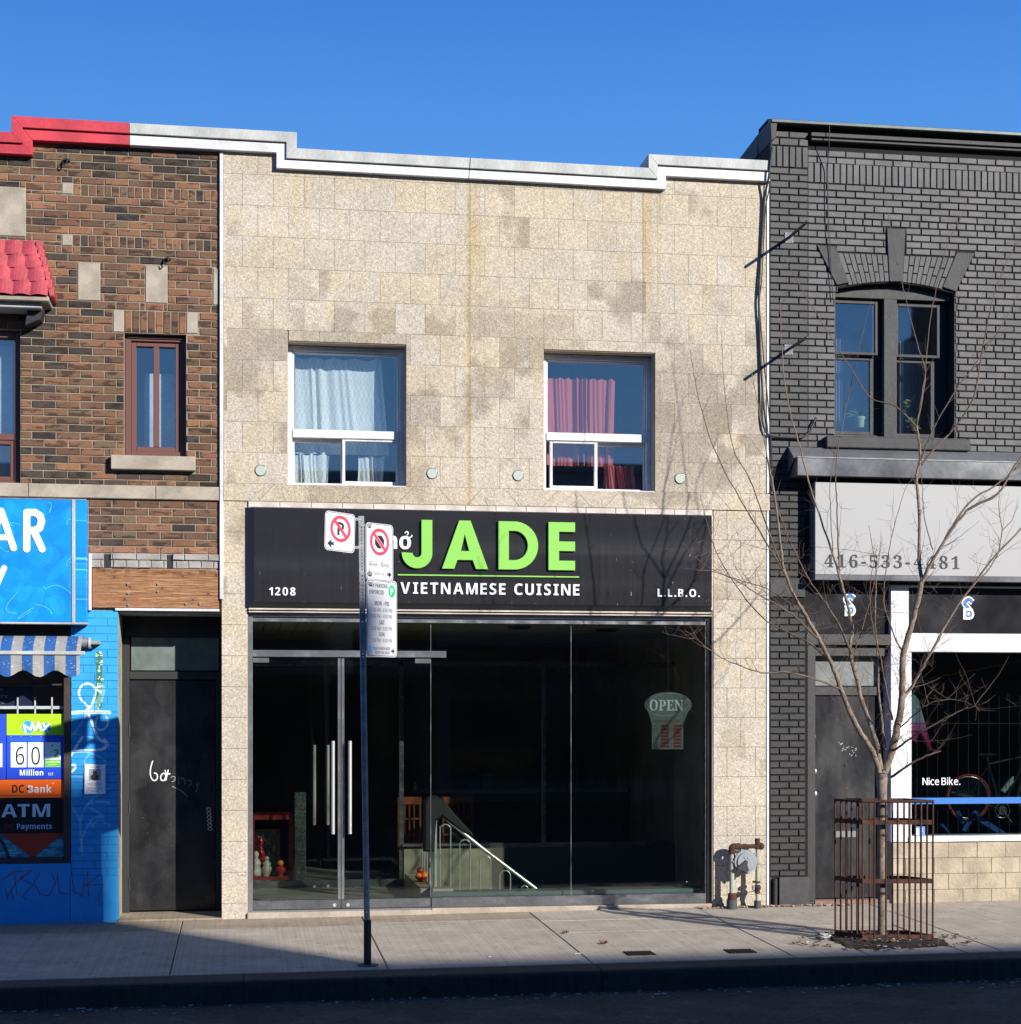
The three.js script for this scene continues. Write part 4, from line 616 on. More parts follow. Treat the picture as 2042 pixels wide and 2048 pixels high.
{ // blue fascia sign
  const x1 = -1.359, y0 = 2.71, y1 = 3.861, x2 = -1.326, x3 = -1.225, x00 = -2.523;
  const tex = canvasTex(1024, 1024, (c, w, h) => {
    const q = mulberry(31); c.fillStyle = '#0a84e6'; c.fillRect(0, 0, w, h);
    for (let i = 0; i < 120; i++) { c.fillStyle = `rgba(${q() < 0.6 ? '4,96,210' : '60,190,255'},0.13)`; c.beginPath(); c.ellipse(q() * w, q() * h, 40 + q() * 130, 20 + q() * 80, q() * 3, 0, 7); c.fill(); }
    c.strokeStyle = 'rgba(120,200,255,0.75)'; c.lineWidth = 3.5; for (let i = 0; i < 26; i++) { const x = q() * w, y = q() * h; c.beginPath(); c.moveTo(x, y); c.bezierCurveTo(x + (q() - 0.5) * 300, y + (q() - 0.5) * 200, x + (q() - 0.5) * 400, y + (q() - 0.5) * 300, x + (q() - 0.5) * 560, y + (q() - 0.5) * 420); c.stroke(); }
  });
  const s = thing('fascia_sign', 'bright blue plastic sign box with white rounded letters above the striped awning', 'sign', [-2.0, y0, 0.07]);
  const my = mat('#ffffff', 0.35, { map: tex });
  put(s, 'face', uvRect(rbox(x00, x1, y0 + 0.012, y1 - 0.012, 0.0, 0.15, 0.006), -2.6, y0, 1.28, 1.28), my);
  put(s, 'end_face', uvRect(rbox(x2, x3, y0 + 0.012, y1 - 0.01, 0.0, 0.152, 0.004), -2.6, y0, 1.28, 1.28), my);
  put(s, 'joint_strip', rbox(x1, x2, y0 + 0.004, y1 - 0.008, 0.0, 0.158, 0.004), M.whiteDirty);
  put(s, 'bottom_edge', rbox(x00, x3 + 0.006, y0 - 0.006, y0 + 0.012, 0.0, 0.156, 0.003), M.whiteDirty); put(s, 'top_edge', rbox(x00, x3, y1 - 0.012, y1 - 0.002, 0.0, 0.15, 0.003), M.galv);
  put(s, 'end_cap', rbox(x3 + 0.006, -1.192, 2.841, 3.367, -0.02, 0.03, 0.003), M.white);
  M.signWhite = mat([0.80, 0.81, 0.85], 0.4);
  // letters as rounded strokes: A, R and the arm of a Y
  const st = (pts, r) => { const g = []; for (let i = 0; i < pts.length - 1; i++) { const [a, b] = [pts[i], pts[i + 1]], d = Math.hypot(b[0] - a[0], b[1] - a[1]), ux = (b[0] - a[0]) / d, uy = (b[1] - a[1]) / d, o = []; for (let k = 0; k <= 8; k++) { const t = Math.PI / 2 + k / 8 * Math.PI; o.push([a[0] + r * (Math.cos(t) * ux - Math.sin(t) * uy), a[1] + r * (Math.cos(t) * uy + Math.sin(t) * ux)]); } for (let k = 0; k <= 8; k++) { const t = -Math.PI / 2 + k / 8 * Math.PI; o.push([b[0] + r * (Math.cos(t) * ux - Math.sin(t) * uy), b[1] + r * (Math.cos(t) * uy + Math.sin(t) * ux)]); } g.push(ext(o, 0.15, 0.158 + i * 0.0004, 0.001)); } return merge(g); };
  const L = (pts) => pts; const Z = 0.15;
  put(s, 'letter', st([[-2.093,3.395],[-1.987,3.735],[-1.876,3.398]], 0.030), M.signWhite); put(s, 'letter_bar', st([[-2.048,3.492],[-1.92,3.494]], 0.026), M.signWhite);
  put(s, 'letter', st([[-1.76,3.391],[-1.76,3.725],[-1.685,3.727],[-1.64,3.695],[-1.627,3.645],[-1.645,3.585],[-1.685,3.562],[-1.747,3.561]], 0.032), M.signWhite); put(s, 'letter_leg', st([[-1.694,3.552],[-1.623,3.393]], 0.032), M.signWhite);
  put(s, 'letter', st([[-1.96,3.214],[-2.057,2.984]], 0.026), M.signWhite);
}
{ // striped awning, rolled part way in
  const x1 = -1.243, s = thing('striped_awning', 'worn blue and white striped awning with scalloped valance under the blue sign', 'awning', [-2.2, 2.3, 0.2]);
  const tex = canvasTex(512, 256, (c, w, h) => { const q = mulberry(7); c.fillStyle = '#8f8c86'; c.fillRect(0, 0, w, h); c.fillStyle = '#1b4f8c'; for (let k = 0; k < 2; k++) c.fillRect(k * 256, 0, 128, h); for (let i = 0; i < 90; i++) { c.fillStyle = `rgba(${q() < 0.5 ? '70,66,60' : '200,200,196'},${q() * 0.16})`; c.beginPath(); c.ellipse(q() * w, q() * h, 4 + q() * 30, 2 + q() * 12, 0, 0, 7); c.fill(); } for (let i = 0; i < 26; i++) { c.fillStyle = q() < 0.5 ? '#e8ecef' : '#2a5fb4'; c.fillRect(q() * w, 90 + q() * 60, 3 + q() * 20, 2 + q() * 3); } });
  tex.wrapS = tex.wrapT = THREE.RepeatWrapping; tex.repeat.set(1 / 0.386, 1 / 0.36); tex.offset.set(0.12, 0);
  const m = mat('#ffffff', 0.85, { map: tex, side: THREE.DoubleSide });
  const yA = 2.596, yB = 2.451, yBar0 = 2.417, yV = 2.246;
  const rows = []; const nx = 60; const sheetG = (f, ny) => { const pos = [], uv = [], ix = []; for (let j = 0; j <= ny; j++) for (let i = 0; i <= nx; i++) { const [x, y, z] = f(i / nx, j / ny); pos.push(x, y, z); uv.push(x, j / ny * 0.36); } for (let j = 0; j < ny; j++) for (let i = 0; i < nx; i++) { const a = j * (nx + 1) + i; ix.push(a, a + 1, a + nx + 2, a, a + nx + 2, a + nx + 1); } const g = new THREE.BufferGeometry(); g.setAttribute('position', new THREE.Float32BufferAttribute(pos, 3)); setUV(g, uv); g.setIndex(ix); g.computeVertexNormals(); return g; };
  put(s, 'canopy', sheetG((u, v) => [lerp(-3.6, x1 - 0.02, u), lerp(yB, yA, v) + 0.02 * Math.sin(v * 3.1), lerp(0.31, 0.09, v) + 0.012 * Math.sin(u * 40) * (1 - v)], 6), m);
  put(s, 'front_bar', rbox(-3.6, x1 + 0.02, yBar0, yB, 0.30, 0.335, 0.005), M.whiteDirty);
  put(s, 'valance', sheetG((u, v) => { const x = lerp(-3.6, x1 - 0.03, u), sc = 0.032 * Math.sin((x + 1.275) / 0.283 * 6.283); return [x, lerp(yV + sc, yBar0, v), 0.318 + 0.015 * Math.sin(u * 55) * (1 - v)]; }, 6), m);
  put(s, 'roller', cyl([-3.6, 2.541, 0.06], [x1 + 0.03, 2.541, 0.06], 0.045, 0.045, 16), M.galv); put(s, 'end_cap', cyl([x1 + 0.03, 2.537, 0.06], [x1 + 0.05, 2.537, 0.06], 0.055, 0.05, 16), M.whiteDirty);
  put(s, 'bracket', rbox(-1.222, -1.109, 2.523, 2.553, -0.02, 0.10, 0.004), M.limestone);
  put(s, 'folding_arm', merge([cyl([x1 - 0.06, yV + 0.02, 0.02], [x1 - 0.5, yV + 0.06, 0.26], 0.014), cyl([x1 - 0.5, yV + 0.06, 0.26], [x1 - 0.2, yB - 0.02, 0.31], 0.012)]), M.black);
}
{ // lost-dog notice taped to the pier
  const x0 = -1.256, x1 = -1.067, y0 = 1.135, y1 = 1.41;
  const t = canvasTex(256, 384, (c, w, h) => { c.fillStyle = '#e4e3e2'; c.fillRect(0, 0, w, h); c.fillStyle = '#77706c'; c.font = 'bold 30px sans-serif'; c.fillText('LOST DOG', 52, 44); c.fillStyle = '#8fa0a8'; c.fillRect(52, 58, 146, 150); c.fillStyle = '#3b3836'; c.beginPath(); c.ellipse(122, 168, 52, 42, 0.1, 0, 7); c.fill(); c.beginPath(); c.ellipse(124, 110, 26, 24, 0, 0, 7); c.fill(); c.beginPath(); c.moveTo(102, 100); c.lineTo(104, 68); c.lineTo(122, 90); c.moveTo(128, 90); c.lineTo(146, 70); c.lineTo(148, 102); c.fill(); c.fillStyle = '#777'; for (const [y, l] of [[228, 110], [244, 190], [258, 170], [274, 120], [300, 200], [314, 180], [330, 196], [348, 100]]) c.fillRect((w - l) / 2, y, l, 5); });
  const g = new THREE.PlaneGeometry(x1 - x0, y1 - y0, 8, 10), P = g.attributes.position; for (let i = 0; i < P.count; i++) { const v = P.getY(i) / (y1 - y0) + 0.5; P.setZ(i, (1 - v) * (1 - v) * 0.03 + 0.004 * Math.sin(P.getX(i) * 40)); } g.computeVertexNormals(); g.translate((x0 + x1) / 2, (y0 + y1) / 2, BZ + 0.008);
  single('lost_dog_notice', 'small white lost dog notice taped to the blue painted pier', 'notice', g, mat('#ffffff', 0.8, { map: t, side: THREE.DoubleSide }));
}

// ---------------------------------------------------------------- the black painted brick building
const black = thing('black_brick_building', 'black painted brick building with arched twin window over a bicycle shop front', 'building', [7.6, -0.02, -0.03]);
M.blackBrick = mat('#ffffff', 0.6, { map: rep(mottleTex, 1.4), bumpMap: rep(grainTex, 3), bumpScale: 0.0025, vertexColors: true });
M.blackJoint = mat([0.006, 0.006, 0.006], 0.95);
M.blackStone = mat([0.040, 0.040, 0.041], 0.6, { map: rep(mottleTex, 2), bumpMap: rep(grainTex, 4), bumpScale: 0.003 });
M.blackWood = mat([0.04, 0.04, 0.04], 0.6, { map: rep(mottleTex, 3, 0.8), bumpMap: rep(grainTex, 6, 1), bumpScale: 0.003 });
M.greyMetal = mat([0.20, 0.205, 0.215], 0.38, { metalness: 0.35, map: rep(mottleTex, 0.5), roughnessMap: rep(roughTex, 0.5) });
const PX0 = 5.346, PX1 = 5.745, WX1 = 10.4, CH = 0.0676, CL = 0.198, WZ = -0.03;
const blackBricks = [];
function blackBrickAt(x0, x1, y0, y1, z) {
  const up = y1 > 4.4, v = (x0 < PX1 && up ? 0.048 : up ? 0.088 : 0.019) * rr(0.82, 1.15), g = cbox(x0 + 0.0055, x1 - 0.0055, y0 + 0.006, y1 - 0.006, z - 0.03, z + rr(-0.003, 0.002), 0.004, 0.0018);
  return { g: tint(g, [v * 1.03, v, v * 1.0]), a: inView((x0 + x1) / 2, (y0 + y1) / 2) ? (x1 - x0) * (y1 - y0) : -1 };
}
{
  const win = [6.034, 7.293, 4.631, 6.111];
  
  const key = [[6.567,6.743],[6.766,6.746],[6.736,6.215],[6.595,6.209]], spL = [[5.836,6.544],[6.032,6.541],[6.171,6.183],[6.044,6.154]], spR = [[7.306,6.534],[7.501,6.534],[7.3,6.136],[7.155,6.176]];
  const solTop = 7.372, solBot = 7.164, topY = 7.496, corn = 4.534;
  const at = (p, q, y) => lerp(p[0], q[0], (y - p[1]) / (q[1] - p[1]));
  const archTop = 6.48;
  const busy = (y) => {                                         // what the arch takes up in a course at height y
    const o = []; if (y < win[3] + 0.005 && y > win[2]) o.push([win[0], win[1]]);
    if (y < key[0][1] && y >= archTop) { o.push([key[0][0] - 0.004, key[1][0] + 0.004]); if (y < spL[0][1]) o.push([at(spL[0], spL[3], y), at(spL[1], spL[2], y)]); if (y < spR[0][1]) o.push([at(spR[0], spR[3], y), at(spR[1], spR[2], y)]); }
    if (y < archTop && y > win[3]) o.push([at(spL[0], spL[3], y), at(spR[1], spR[2], y)]);
    return o;
  };
  const rowBricks = (x0, x1, y0, y1, k, z, header) => {
    const len = header ? CL / 2 : CL, off = header ? 0.02 : (k % 2 ? CL / 2 : 0), H = busy((y0 + y1) / 2);
    for (let x = x0 - off; x < x1; x += len) { let q = [[Math.max(x, x0), Math.min(x + len, x1), y0, y1]]; if (q[0][1] - q[0][0] < 0.02) continue; if (x0 >= PX1) for (const [a, b] of H) q = minus(q, [a, b, y0 - 1, y1 + 1]); for (const r of q) if (r[1] - r[0] > 0.022) blackBricks.push(blackBrickAt(r[0], r[1], r[2], r[3], z)); }
  };
  let k = 0;
  for (let y = topY; y > solTop + 0.03; y -= CH, k++) rowBricks(PX1, WX1, y - CH, y, k, WZ, false);
  for (let x = PX1; x < WX1; x += CH) blackBricks.push(blackBrickAt(x, x + CH, solBot, solTop, WZ));
  k = 0; for (let y = solBot; y > corn; y -= CH, k++) rowBricks(PX1, WX1, y - CH, y, k, WZ, k % 6 === 5);
  const pT = 7.654, pS1 = 7.508, pS0 = 7.293;   // pier: two courses, a soldier course, then plain
  for (const [a, b] of [[pT - 0.068, pT], [pS1, pT - 0.068]]) rowBricks(PX0, PX1, a, b, b === pT ? 0 : 1, 0, false);
  for (let i = 0; i < 6; i++) blackBricks.push(blackBrickAt(lerp(PX0, PX1, i / 6), lerp(PX0, PX1, (i + 1) / 6), pS0, pS1, 0));
  const pEnd = 0.271; k = 0; for (let y = pS0; y > pEnd + 0.02; y -= CH, k++) { const gap = y < 3.232 && y > 3.034; if (!gap) rowBricks(PX0, y < 3.9 ? PX1 - 0.03 : PX1, Math.max(y - CH, pEnd), y, k, 0, false); }
  // arch bricks standing on end, two rings with broken joints
  const arcY = (x) => { const t = (x - win[0]) / (win[1] - win[0]); return win[3] + 0.015 + 0.085 * Math.sin(Math.PI * clamp(t)); };
  const side = (pA, pB, qA, qB, n) => { for (let i = 0; i < n; i++) { const f = (u) => { const t = [lerp(pA[0], qA[0], u), archTop], b = [lerp(pB[0], qB[0], u), 0]; b[1] = arcY(b[0]); return [t, b]; }; const g = 0.05, [t0, b0] = f((i + g) / n), [t1, b1] = f((i + 1 - g) / n), s = i % 2 ? 0.36 : 0.64, cut = (p, q, e) => [lerp(p[0], q[0], e), lerp(p[1], q[1], e)], V = 0.075 * rr(0.85, 1.15);
    for (const [e0, e1] of [[0.01, s - 0.015], [s + 0.015, 0.99]]) put(black, 'arch_brick', tint(ext([cut(t0, b0, e1), cut(t1, b1, e1), cut(t1, b1, e0), cut(t0, b0, e0)], WZ - 0.03, WZ + rr(-0.002, 0.003), 0.003), [V, V, V]), M.blackBrick); } };
  side([at(spL[1], spL[2], archTop), 0], spL[2], [at(key[0], key[3], archTop), 0], key[3], 9); side([at(key[1], key[2], archTop), 0], key[2], [at(spR[0], spR[3], archTop), 0], spR[3], 9);
  layBricks(blackBricks, black, 'brick', M.blackBrick, 300);
  for (const q of [key, spL, spR]) put(black, 'arch_stone', ext(q.slice().reverse(), WZ - 0.03, WZ + 0.012, 0.005), M.blackStone);
  // backing
  put(black, 'wall', ext([[PX0 - 0.004, 3.2], [WX1, 3.2], [WX1, 7.78], [PX0 - 0.004, 7.78]], -0.36, WZ - 0.012, 0, [[[win[0], win[2]], [win[0], win[3] + 0.01], [lerp(win[0], win[1], 0.25), win[3] + 0.07], [lerp(win[0], win[1], 0.5), win[3] + 0.095], [lerp(win[0], win[1], 0.75), win[3] + 0.07], [win[1], win[3] + 0.01], [win[1], win[2]]]]), M.blackJoint);
  put(black, 'pier_core', box(PX0 - 0.003, PX1 - 0.002, -0.2, pT, -0.3, -0.012), M.blackJoint);
  put(black, 'side_wall', box(PX0 - 0.006, PX0 + 0.2, 6.5, 7.62, -9, -0.31), M.blackJoint);
  // cornice and flashings
  const cap = 7.712;
  put(black, 'roof_flashing', rbox(PX0 - 0.01, WX1, cap - 0.012, cap + 0.022, -0.5, 0.10, 0.005), mat([0.06, 0.075, 0.07], 0.45, { metalness: 0.3, map: rep(mottleTex, 2) }));
  put(black, 'cornice_board', rbox(PX1 + 0.01, WX1, 7.599, 7.639, -0.3, 0.055, 0.004), M.blackWood);
  put(black, 'cornice_board', rbox(PX1 + 0.02, WX1, 7.569, 7.592, -0.3, 0.03, 0.003), M.blackWood);
  put(black, 'corner_board', ext([[PX0 - 0.02, cap - 0.01], [PX0 + 0.05, cap - 0.01], [PX0 + 0.035, cap - 0.16], [PX0 - 0.01, cap - 0.19]], -0.35, 0.085, 0.004), M.blackWood);
  { const g = []; for (let i = 0; i < 4; i++) g.push(quads([[[PX0 - 0.012, cap - 0.01 - i * 0.09, -0.3 - i * 1.6], [PX0 - 0.012, cap + 0.02 - i * 0.09, -0.3 - i * 1.6], [PX0 - 0.012, cap + 0.02 - (i + 1) * 0.09, -0.3 - (i + 1) * 1.6], [PX0 - 0.012, 6.6, -0.3 - (i + 1) * 1.6], [PX0 - 0.012, 6.6, -0.3 - i * 1.6]].slice(0, 4)])); put(black, 'side_parapet', merge([...g, box(PX0 - 0.02, PX0 + 0.2, cap - 0.2, cap - 0.05, -7, -0.35)]), M.blackWood); }
  // twin sash window
  const W = group(black, 'window'), B = (n, a, b, c, d, z0, z1, m = M.blackWood) => put(W, n, rbox(a, b, c, d, z0, z1, 0.004), m);
  const mx0 = 6.576, mx1 = 6.713, hd = 6.061;
  put(W, 'reveal', box(win[0] - 0.01, win[0] + 0.003, win[2], win[3], -0.36, WZ - 0.01), M.black); put(W, 'reveal', box(win[1] - 0.003, win[1] + 0.02, win[2], win[3], -0.36, WZ - 0.01), M.black);
  put(W, 'head_board', ext([[win[0], hd], [win[1], hd], [win[1], win[3] + 0.005], [lerp(win[0], win[1], 0.75), win[3] + 0.065], [lerp(win[0], win[1], 0.5), win[3] + 0.09], [lerp(win[0], win[1], 0.25), win[3] + 0.065], [win[0], win[3] + 0.005]], -0.26, -0.13, 0.004), M.blackWood);
  B('mullion', mx0, mx1, win[2], hd, -0.26, -0.12);
  for (const [a, b, u, l] of [[win[0] + 0.006, mx0, [6.075, 6.492, 5.524, 6.007], [6.055, 6.456, 4.731, 5.448]], [mx1, win[1] - 0.006, [6.739, 7.15, 5.515, 5.997], [6.702, 7.103, 4.722, 5.439]]]) {
    const fr = (q, z0, z1, t) => { B('sash', q[0] - t, q[0], q[2] - t, q[3] + t, z0, z1); B('sash', q[1], q[1] + t, q[2] - t, q[3] + t, z0, z1); B('sash', q[0], q[1], q[3], q[3] + t, z0, z1); B('sash', q[0], q[1], q[2] - t, q[2], z0, z1); put(W, 'pane', box(q[0] - 0.01, q[1] + 0.01, q[2] - 0.01, q[3] + 0.01, (z0 + z1) / 2 - 0.002, (z0 + z1) / 2 + 0.001), M.mirrorish); };
    fr(u, -0.185, -0.15, 0.03); fr(l, -0.235, -0.20, 0.035);
    put(W, 'side_lining', rbox(l[1] + 0.035, b, win[2], hd, -0.26, -0.22, 0.003), M.black); put(W, 'bottom_board', rbox(a, b, win[2], l[2] - 0.035, -0.26, -0.19, 0.003), M.blackWood);
  }
  put(black, 'window_sill', rbox(5.91, 7.416, 4.521, 4.636, -0.3, 0.07, 0.008), M.blackStone);
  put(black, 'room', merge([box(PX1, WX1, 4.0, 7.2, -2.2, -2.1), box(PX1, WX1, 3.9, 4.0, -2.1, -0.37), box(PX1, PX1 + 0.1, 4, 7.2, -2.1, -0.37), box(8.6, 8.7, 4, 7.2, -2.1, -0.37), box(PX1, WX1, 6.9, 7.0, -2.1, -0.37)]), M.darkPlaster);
  // cornice gutter over the shop front
  const gz = 0.24, gx = 5.551, gy1 = 4.389, gy0 = 4.212;
  put(black, 'cornice_slope', quads([[[gx - 0.02, gy1 - 0.005, 0.20], [WX1, gy1 - 0.005, 0.20], [WX1, 4.522, 0.02], [gx - 0.02, 4.522, 0.02]], [[gx - 0.02, gy1 - 0.15, -0.02], [gx - 0.02, gy1 - 0.005, 0.20], [gx - 0.02, 4.522, 0.02], [gx - 0.02, 4.522, -0.02]]]), M.greyMetal);
  put(black, 'gutter', rbox(gx, WX1, gy0, gy1, 0.0, gz, 0.004), M.greyMetal); put(black, 'gutter_lip', rbox(gx - 0.004, WX1, gy1 - 0.004, gy1 + 0.008, 0.0, gz + 0.008, 0.003), M.galv);
  // ground floor surround
  const F = (n, a, b, c, d, z0, z1, m) => put(black, n, rbox(a, b, c, d, z0, z1, 0.004), m);
  F('plinth_block', PX0 + 0.09, PX1 + 0.005, -0.1, pEnd - 0.004, -0.1, 0.025, M.blackStone); put(black, 'drain_pipe', cyl([PX0 + 0.05, -0.1, 0.02], [PX0 + 0.05, pEnd - 0.02, 0.02], 0.022, 0.022, 12), M.blackPaint); F('plinth_block', PX0, PX0 + 0.02, -0.1, pEnd - 0.004, -0.1, 0.0, M.blackStone);
  F('pier_panel', PX0 + 0.004, PX1 - 0.035, 3.039, 3.227, -0.05, 0.008, M.blackStone);
  const dz = -0.15, dx0 = 5.821, dx1 = 6.529, dT = 2.061, post0 = 6.602, post1 = 6.791;
  F('door_jamb', PX1 - 0.04, dx0 + 0.004, -0.1, 2.80, -0.3, -0.02, M.blackPaint);
  F('transom_box', PX1 - 0.02, post0, 2.677, 3.165, -0.3, -0.06, M.blackGloss);
  F('moulding', PX1 - 0.02, post0, 2.567, 2.677, -0.3, -0.005, M.blackPaint); F('moulding', PX1 - 0.02, post0, 2.458, 2.567, -0.3, -0.06, M.blackPaint);
  F('transom_panel', dx0, dx1, 2.162, 2.463, -0.3, dz - 0.01, mat([0.17, 0.18, 0.17], 0.6, { map: rep(mottleTex, 2) })); F('transom_rail', dx0, dx1, dT + 0.006, 2.156, -0.3, dz + 0.02, M.blackPaint);
  F('door_lining', dx1 + 0.004, post0, -0.1, 2.458, -0.3, -0.2, M.black);
  const dTex = canvasTex(512, 1280, (c, w, h) => { const q = mulberry(91); c.fillStyle = '#242426'; c.fillRect(0, 0, w, h); for (let i = 0; i < 240; i++) { c.fillStyle = `rgba(${q() < 0.45 ? '14,14,15' : '96,98,100'},${0.02 + q() * 0.06})`; c.beginPath(); c.ellipse(q() * w, q() * h, 10 + q() * 80, 10 + q() * 80, q() * 3, 0, 7); c.fill(); } for (let i = 0; i < 5; i++) { c.fillStyle = 'rgba(150,154,156,0.05)'; c.beginPath(); c.ellipse(330 + q() * 100, 560 + i * 40, 90, 60, q(), 0, 7); c.fill(); } c.strokeStyle = '#cfd8d6'; c.lineWidth = 2.5; for (let i = 0; i < 26; i++) { const x = 210 + q() * 150, y = 290 + q() * 50 + (x - 210) * 0.3; c.beginPath(); c.moveTo(x, y); c.lineTo(x + (q() - 0.5) * 26, y + (q() - 0.5) * 26); c.stroke(); } for (let i = 0; i < 80; i++) { c.fillStyle = `rgba(215,215,210,${q() * 0.6})`; c.fillRect(q() * w, q() < 0.5 ? h - q() * 60 : q() * h, 2, 2 + q() * 4); } c.fillStyle = '#a01818'; c.beginPath(); c.arc(270, 582, 5, 0, 7); c.fill(); });
  const door = put(black, 'door', uvRect(rbox(dx0 + 0.004, dx1, 0.03, dT, dz - 0.05, dz, 0.004), dx0, 0.03, dx1 - dx0, dT - 0.03), mat('#ffffff', 0.5, { map: dTex, roughnessMap: rep(roughTex, 1) }), { label: 'scuffed black steel door with two knobs and letter slot' });
  const sph = (x, y, z, r, s = 1) => new THREE.SphereGeometry(r, 16, 12).scale(1, 1, s).translate(x, y, z);
  for (const [p, r] of [[[5.844,1.309], 0.026], [[5.842,1.085], 0.030]]) put(door, 'door_knob', merge([sph(p[0], p[1], dz + 0.04, r, 0.7), cyl([p[0], p[1], dz], [p[0], p[1], dz + 0.03], 0.012)]), M.steel);
  put(door, 'lock_cap', merge([cyl([5.844,1.655, dz], [5.844,1.655, dz + 0.025], 0.024, 0.02, 14)]), M.galv); put(door, 'peephole', cyl([6.183,1.368, dz], [6.183,1.368, dz + 0.01], 0.012, 0.010, 12), M.black);
  put(door, 'letter_slot', rbox(6.063, 6.288, 0.64, 0.705, dz, dz + 0.012, 0.004), mat([0.16, 0.165, 0.17], 0.5));
  F('door_step', PX1, post0, -0.15, 0.022, -0.3, -0.02, mat([0.26, 0.16, 0.12], 0.9, { map: rep(mottleTex, 3) }));
  // bicycle shop front
  F('white_post', post0, post1, 0.599, 3.171, -0.3, 0.0, M.white); F('white_post', post1 + 0.003, 6.828, 0.609, 2.5, -0.3, -0.02, M.white);
  F('white_beam', post1, WX1, 2.504, 2.691, -0.3, -0.004, M.white); F('white_sill', post1, WX1, 0.596, 0.654, -0.3, 0.02, M.white); F('white_beam', post1, WX1, 3.154, 3.174, -0.2, -0.03, M.white);
  F('transom_box', post1, WX1, 2.691, 3.154, -0.3, -0.05, M.blackGloss);
  F('head_board', PX1 - 0.04, WX1, 3.171, 3.32, -0.3, -0.035, M.black);
  const win2 = group(black, 'shop_window'); put(win2, 'pane', box(post1 + 0.03, WX1, 0.652, 2.504, -0.105, -0.10), M.tintedLight ?? (M.tintedLight = mat([0.60, 0.63, 0.62], 0, { physical: true, transmission: 1, thickness: 0, ior: 1.5 })));
  M.wire = mat([0.05, 0.055, 0.055], 0.5);
  for (let i = 0; i < 16; i++) { const x = 6.965 + i * 0.1105; put(win2, 'grille_bar', cyl([x, 0.64, -0.22], [x, 2.084, -0.22], 0.0035, 0.0035, 6), M.wire); }
  for (const y of [1.783, 0.906]) put(win2, 'grille_bar', cyl([post1, y, -0.226], [WX1, y, -0.226], 0.0045, 0.0045, 6), M.wire);
  put(win2, 'blue_stripe', box(6.863, WX1, 0.971, 1.034, -0.099, -0.0975), mat([0.012, 0.135, 0.46], 0.5));
  letters(win2, 'Nice', 6.975, 7.15, 1.163, 1.236, -0.099, 0.002, M.signWhite, fontThin); letters(win2, 'Bike.', 7.177, 7.377, 1.163, 1.236, -0.099, 0.002, M.signWhite, fontThin);
  put(win2, 'sticker', rbox(6.89, 7.001, 0.655, 0.745, -0.099, -0.0975, 0.0005), mat([0.07, 0.22, 0.62], 0.5)); put(win2, 'sticker_text', merge([box(6.9, 6.938, 0.66, 0.73, -0.0972, -0.0965), box(6.948, 6.975, 0.69, 0.735, -0.0972, -0.0965)]), mat([0.45, 0.62, 0.8], 0.5));
  put(black, 'shop_interior', merge([box(PX1 + 0.6, WX1, 0.3, 2.9, -3.2, -3.1), box(PX1 + 0.9, WX1, 0.30, 0.42, -3.1, -0.3), box(post0 - 0.1, post0, 0.3, 2.9, -3.1, -0.3), box(WX1, WX1 + 0.1, 0.3, 2.9, -3.1, 0), box(PX1 + 0.6, WX1, 2.75, 2.85, -3.1, -0.3)]), M.shopDark ?? (M.shopDark = mat([0.12, 0.125, 0.13], 0.9)));
  // stall riser of ashlar tiles
  M.sandTile = mat([0.42, 0.345, 0.25], 0.85, { map: rep(mottleTex, 1.5), bumpMap: rep(fbmBump(), 2.2), bumpScale: 0.004, vertexColors: true });
  const rT = 0.591, rh = 0.158; for (let r = 0; r < 4; r++) { const y1 = rT - r * rh, y0 = Math.max(y1 - rh, -0.06); for (let x = post0 - (r % 2 ? 0.152 : 0); x < WX1; x += 0.304) { const a = Math.max(x, post0 + 0.004), b = Math.min(x + 0.304, WX1), v = rr(0.93, 1.05); if (b - a > 0.02) put(black, 'riser_tile', tint(cbox(a + 0.0015, b - 0.0015, y0 + 0.0015, y1 - 0.0015, -0.05, rr(-0.002, 0.002), 0.003), [v, v, v]), M.sandTile); } }
  put(black, 'riser_core', box(post0, WX1, -0.2, rT, -0.3, -0.02), M.mortar);
  // S and D shop emblem on both transom panels
  const emb = (cx, cy, z) => { const g = (pts, w, col, dz0) => { const o = []; const c = new THREE.CatmullRomCurve3(pts.map(([x, y]) => new THREE.Vector3(cx + x, cy + y, 0))).getPoints(36); const L = [], Rr = []; c.forEach((p, i) => { const q = c[Math.min(i + 1, 36)], o2 = c[Math.max(i - 1, 0)], dx = q.x - o2.x, dy = q.y - o2.y, d = Math.hypot(dx, dy) || 1; L.push([p.x - dy / d * w, p.y + dx / d * w]); Rr.push([p.x + dy / d * w, p.y - dx / d * w]); }); return put(e, dz0 > 0.0015 ? 'emblem_fill' : 'emblem_outline', ext([...L, ...Rr.reverse()], z, z + dz0, 0), col); };
    const e = group(black, 'shop_emblem'), S = [[0.045, 0.068], [0.0, 0.098], [-0.042, 0.062], [-0.01, 0.015], [0.028, -0.03]], D = [[-0.035, 0.005], [0.02, 0.008], [0.05, -0.035], [0.03, -0.085], [-0.035, -0.09]], Dl = [[-0.03, 0.01], [-0.032, -0.04], [-0.033, -0.09]];
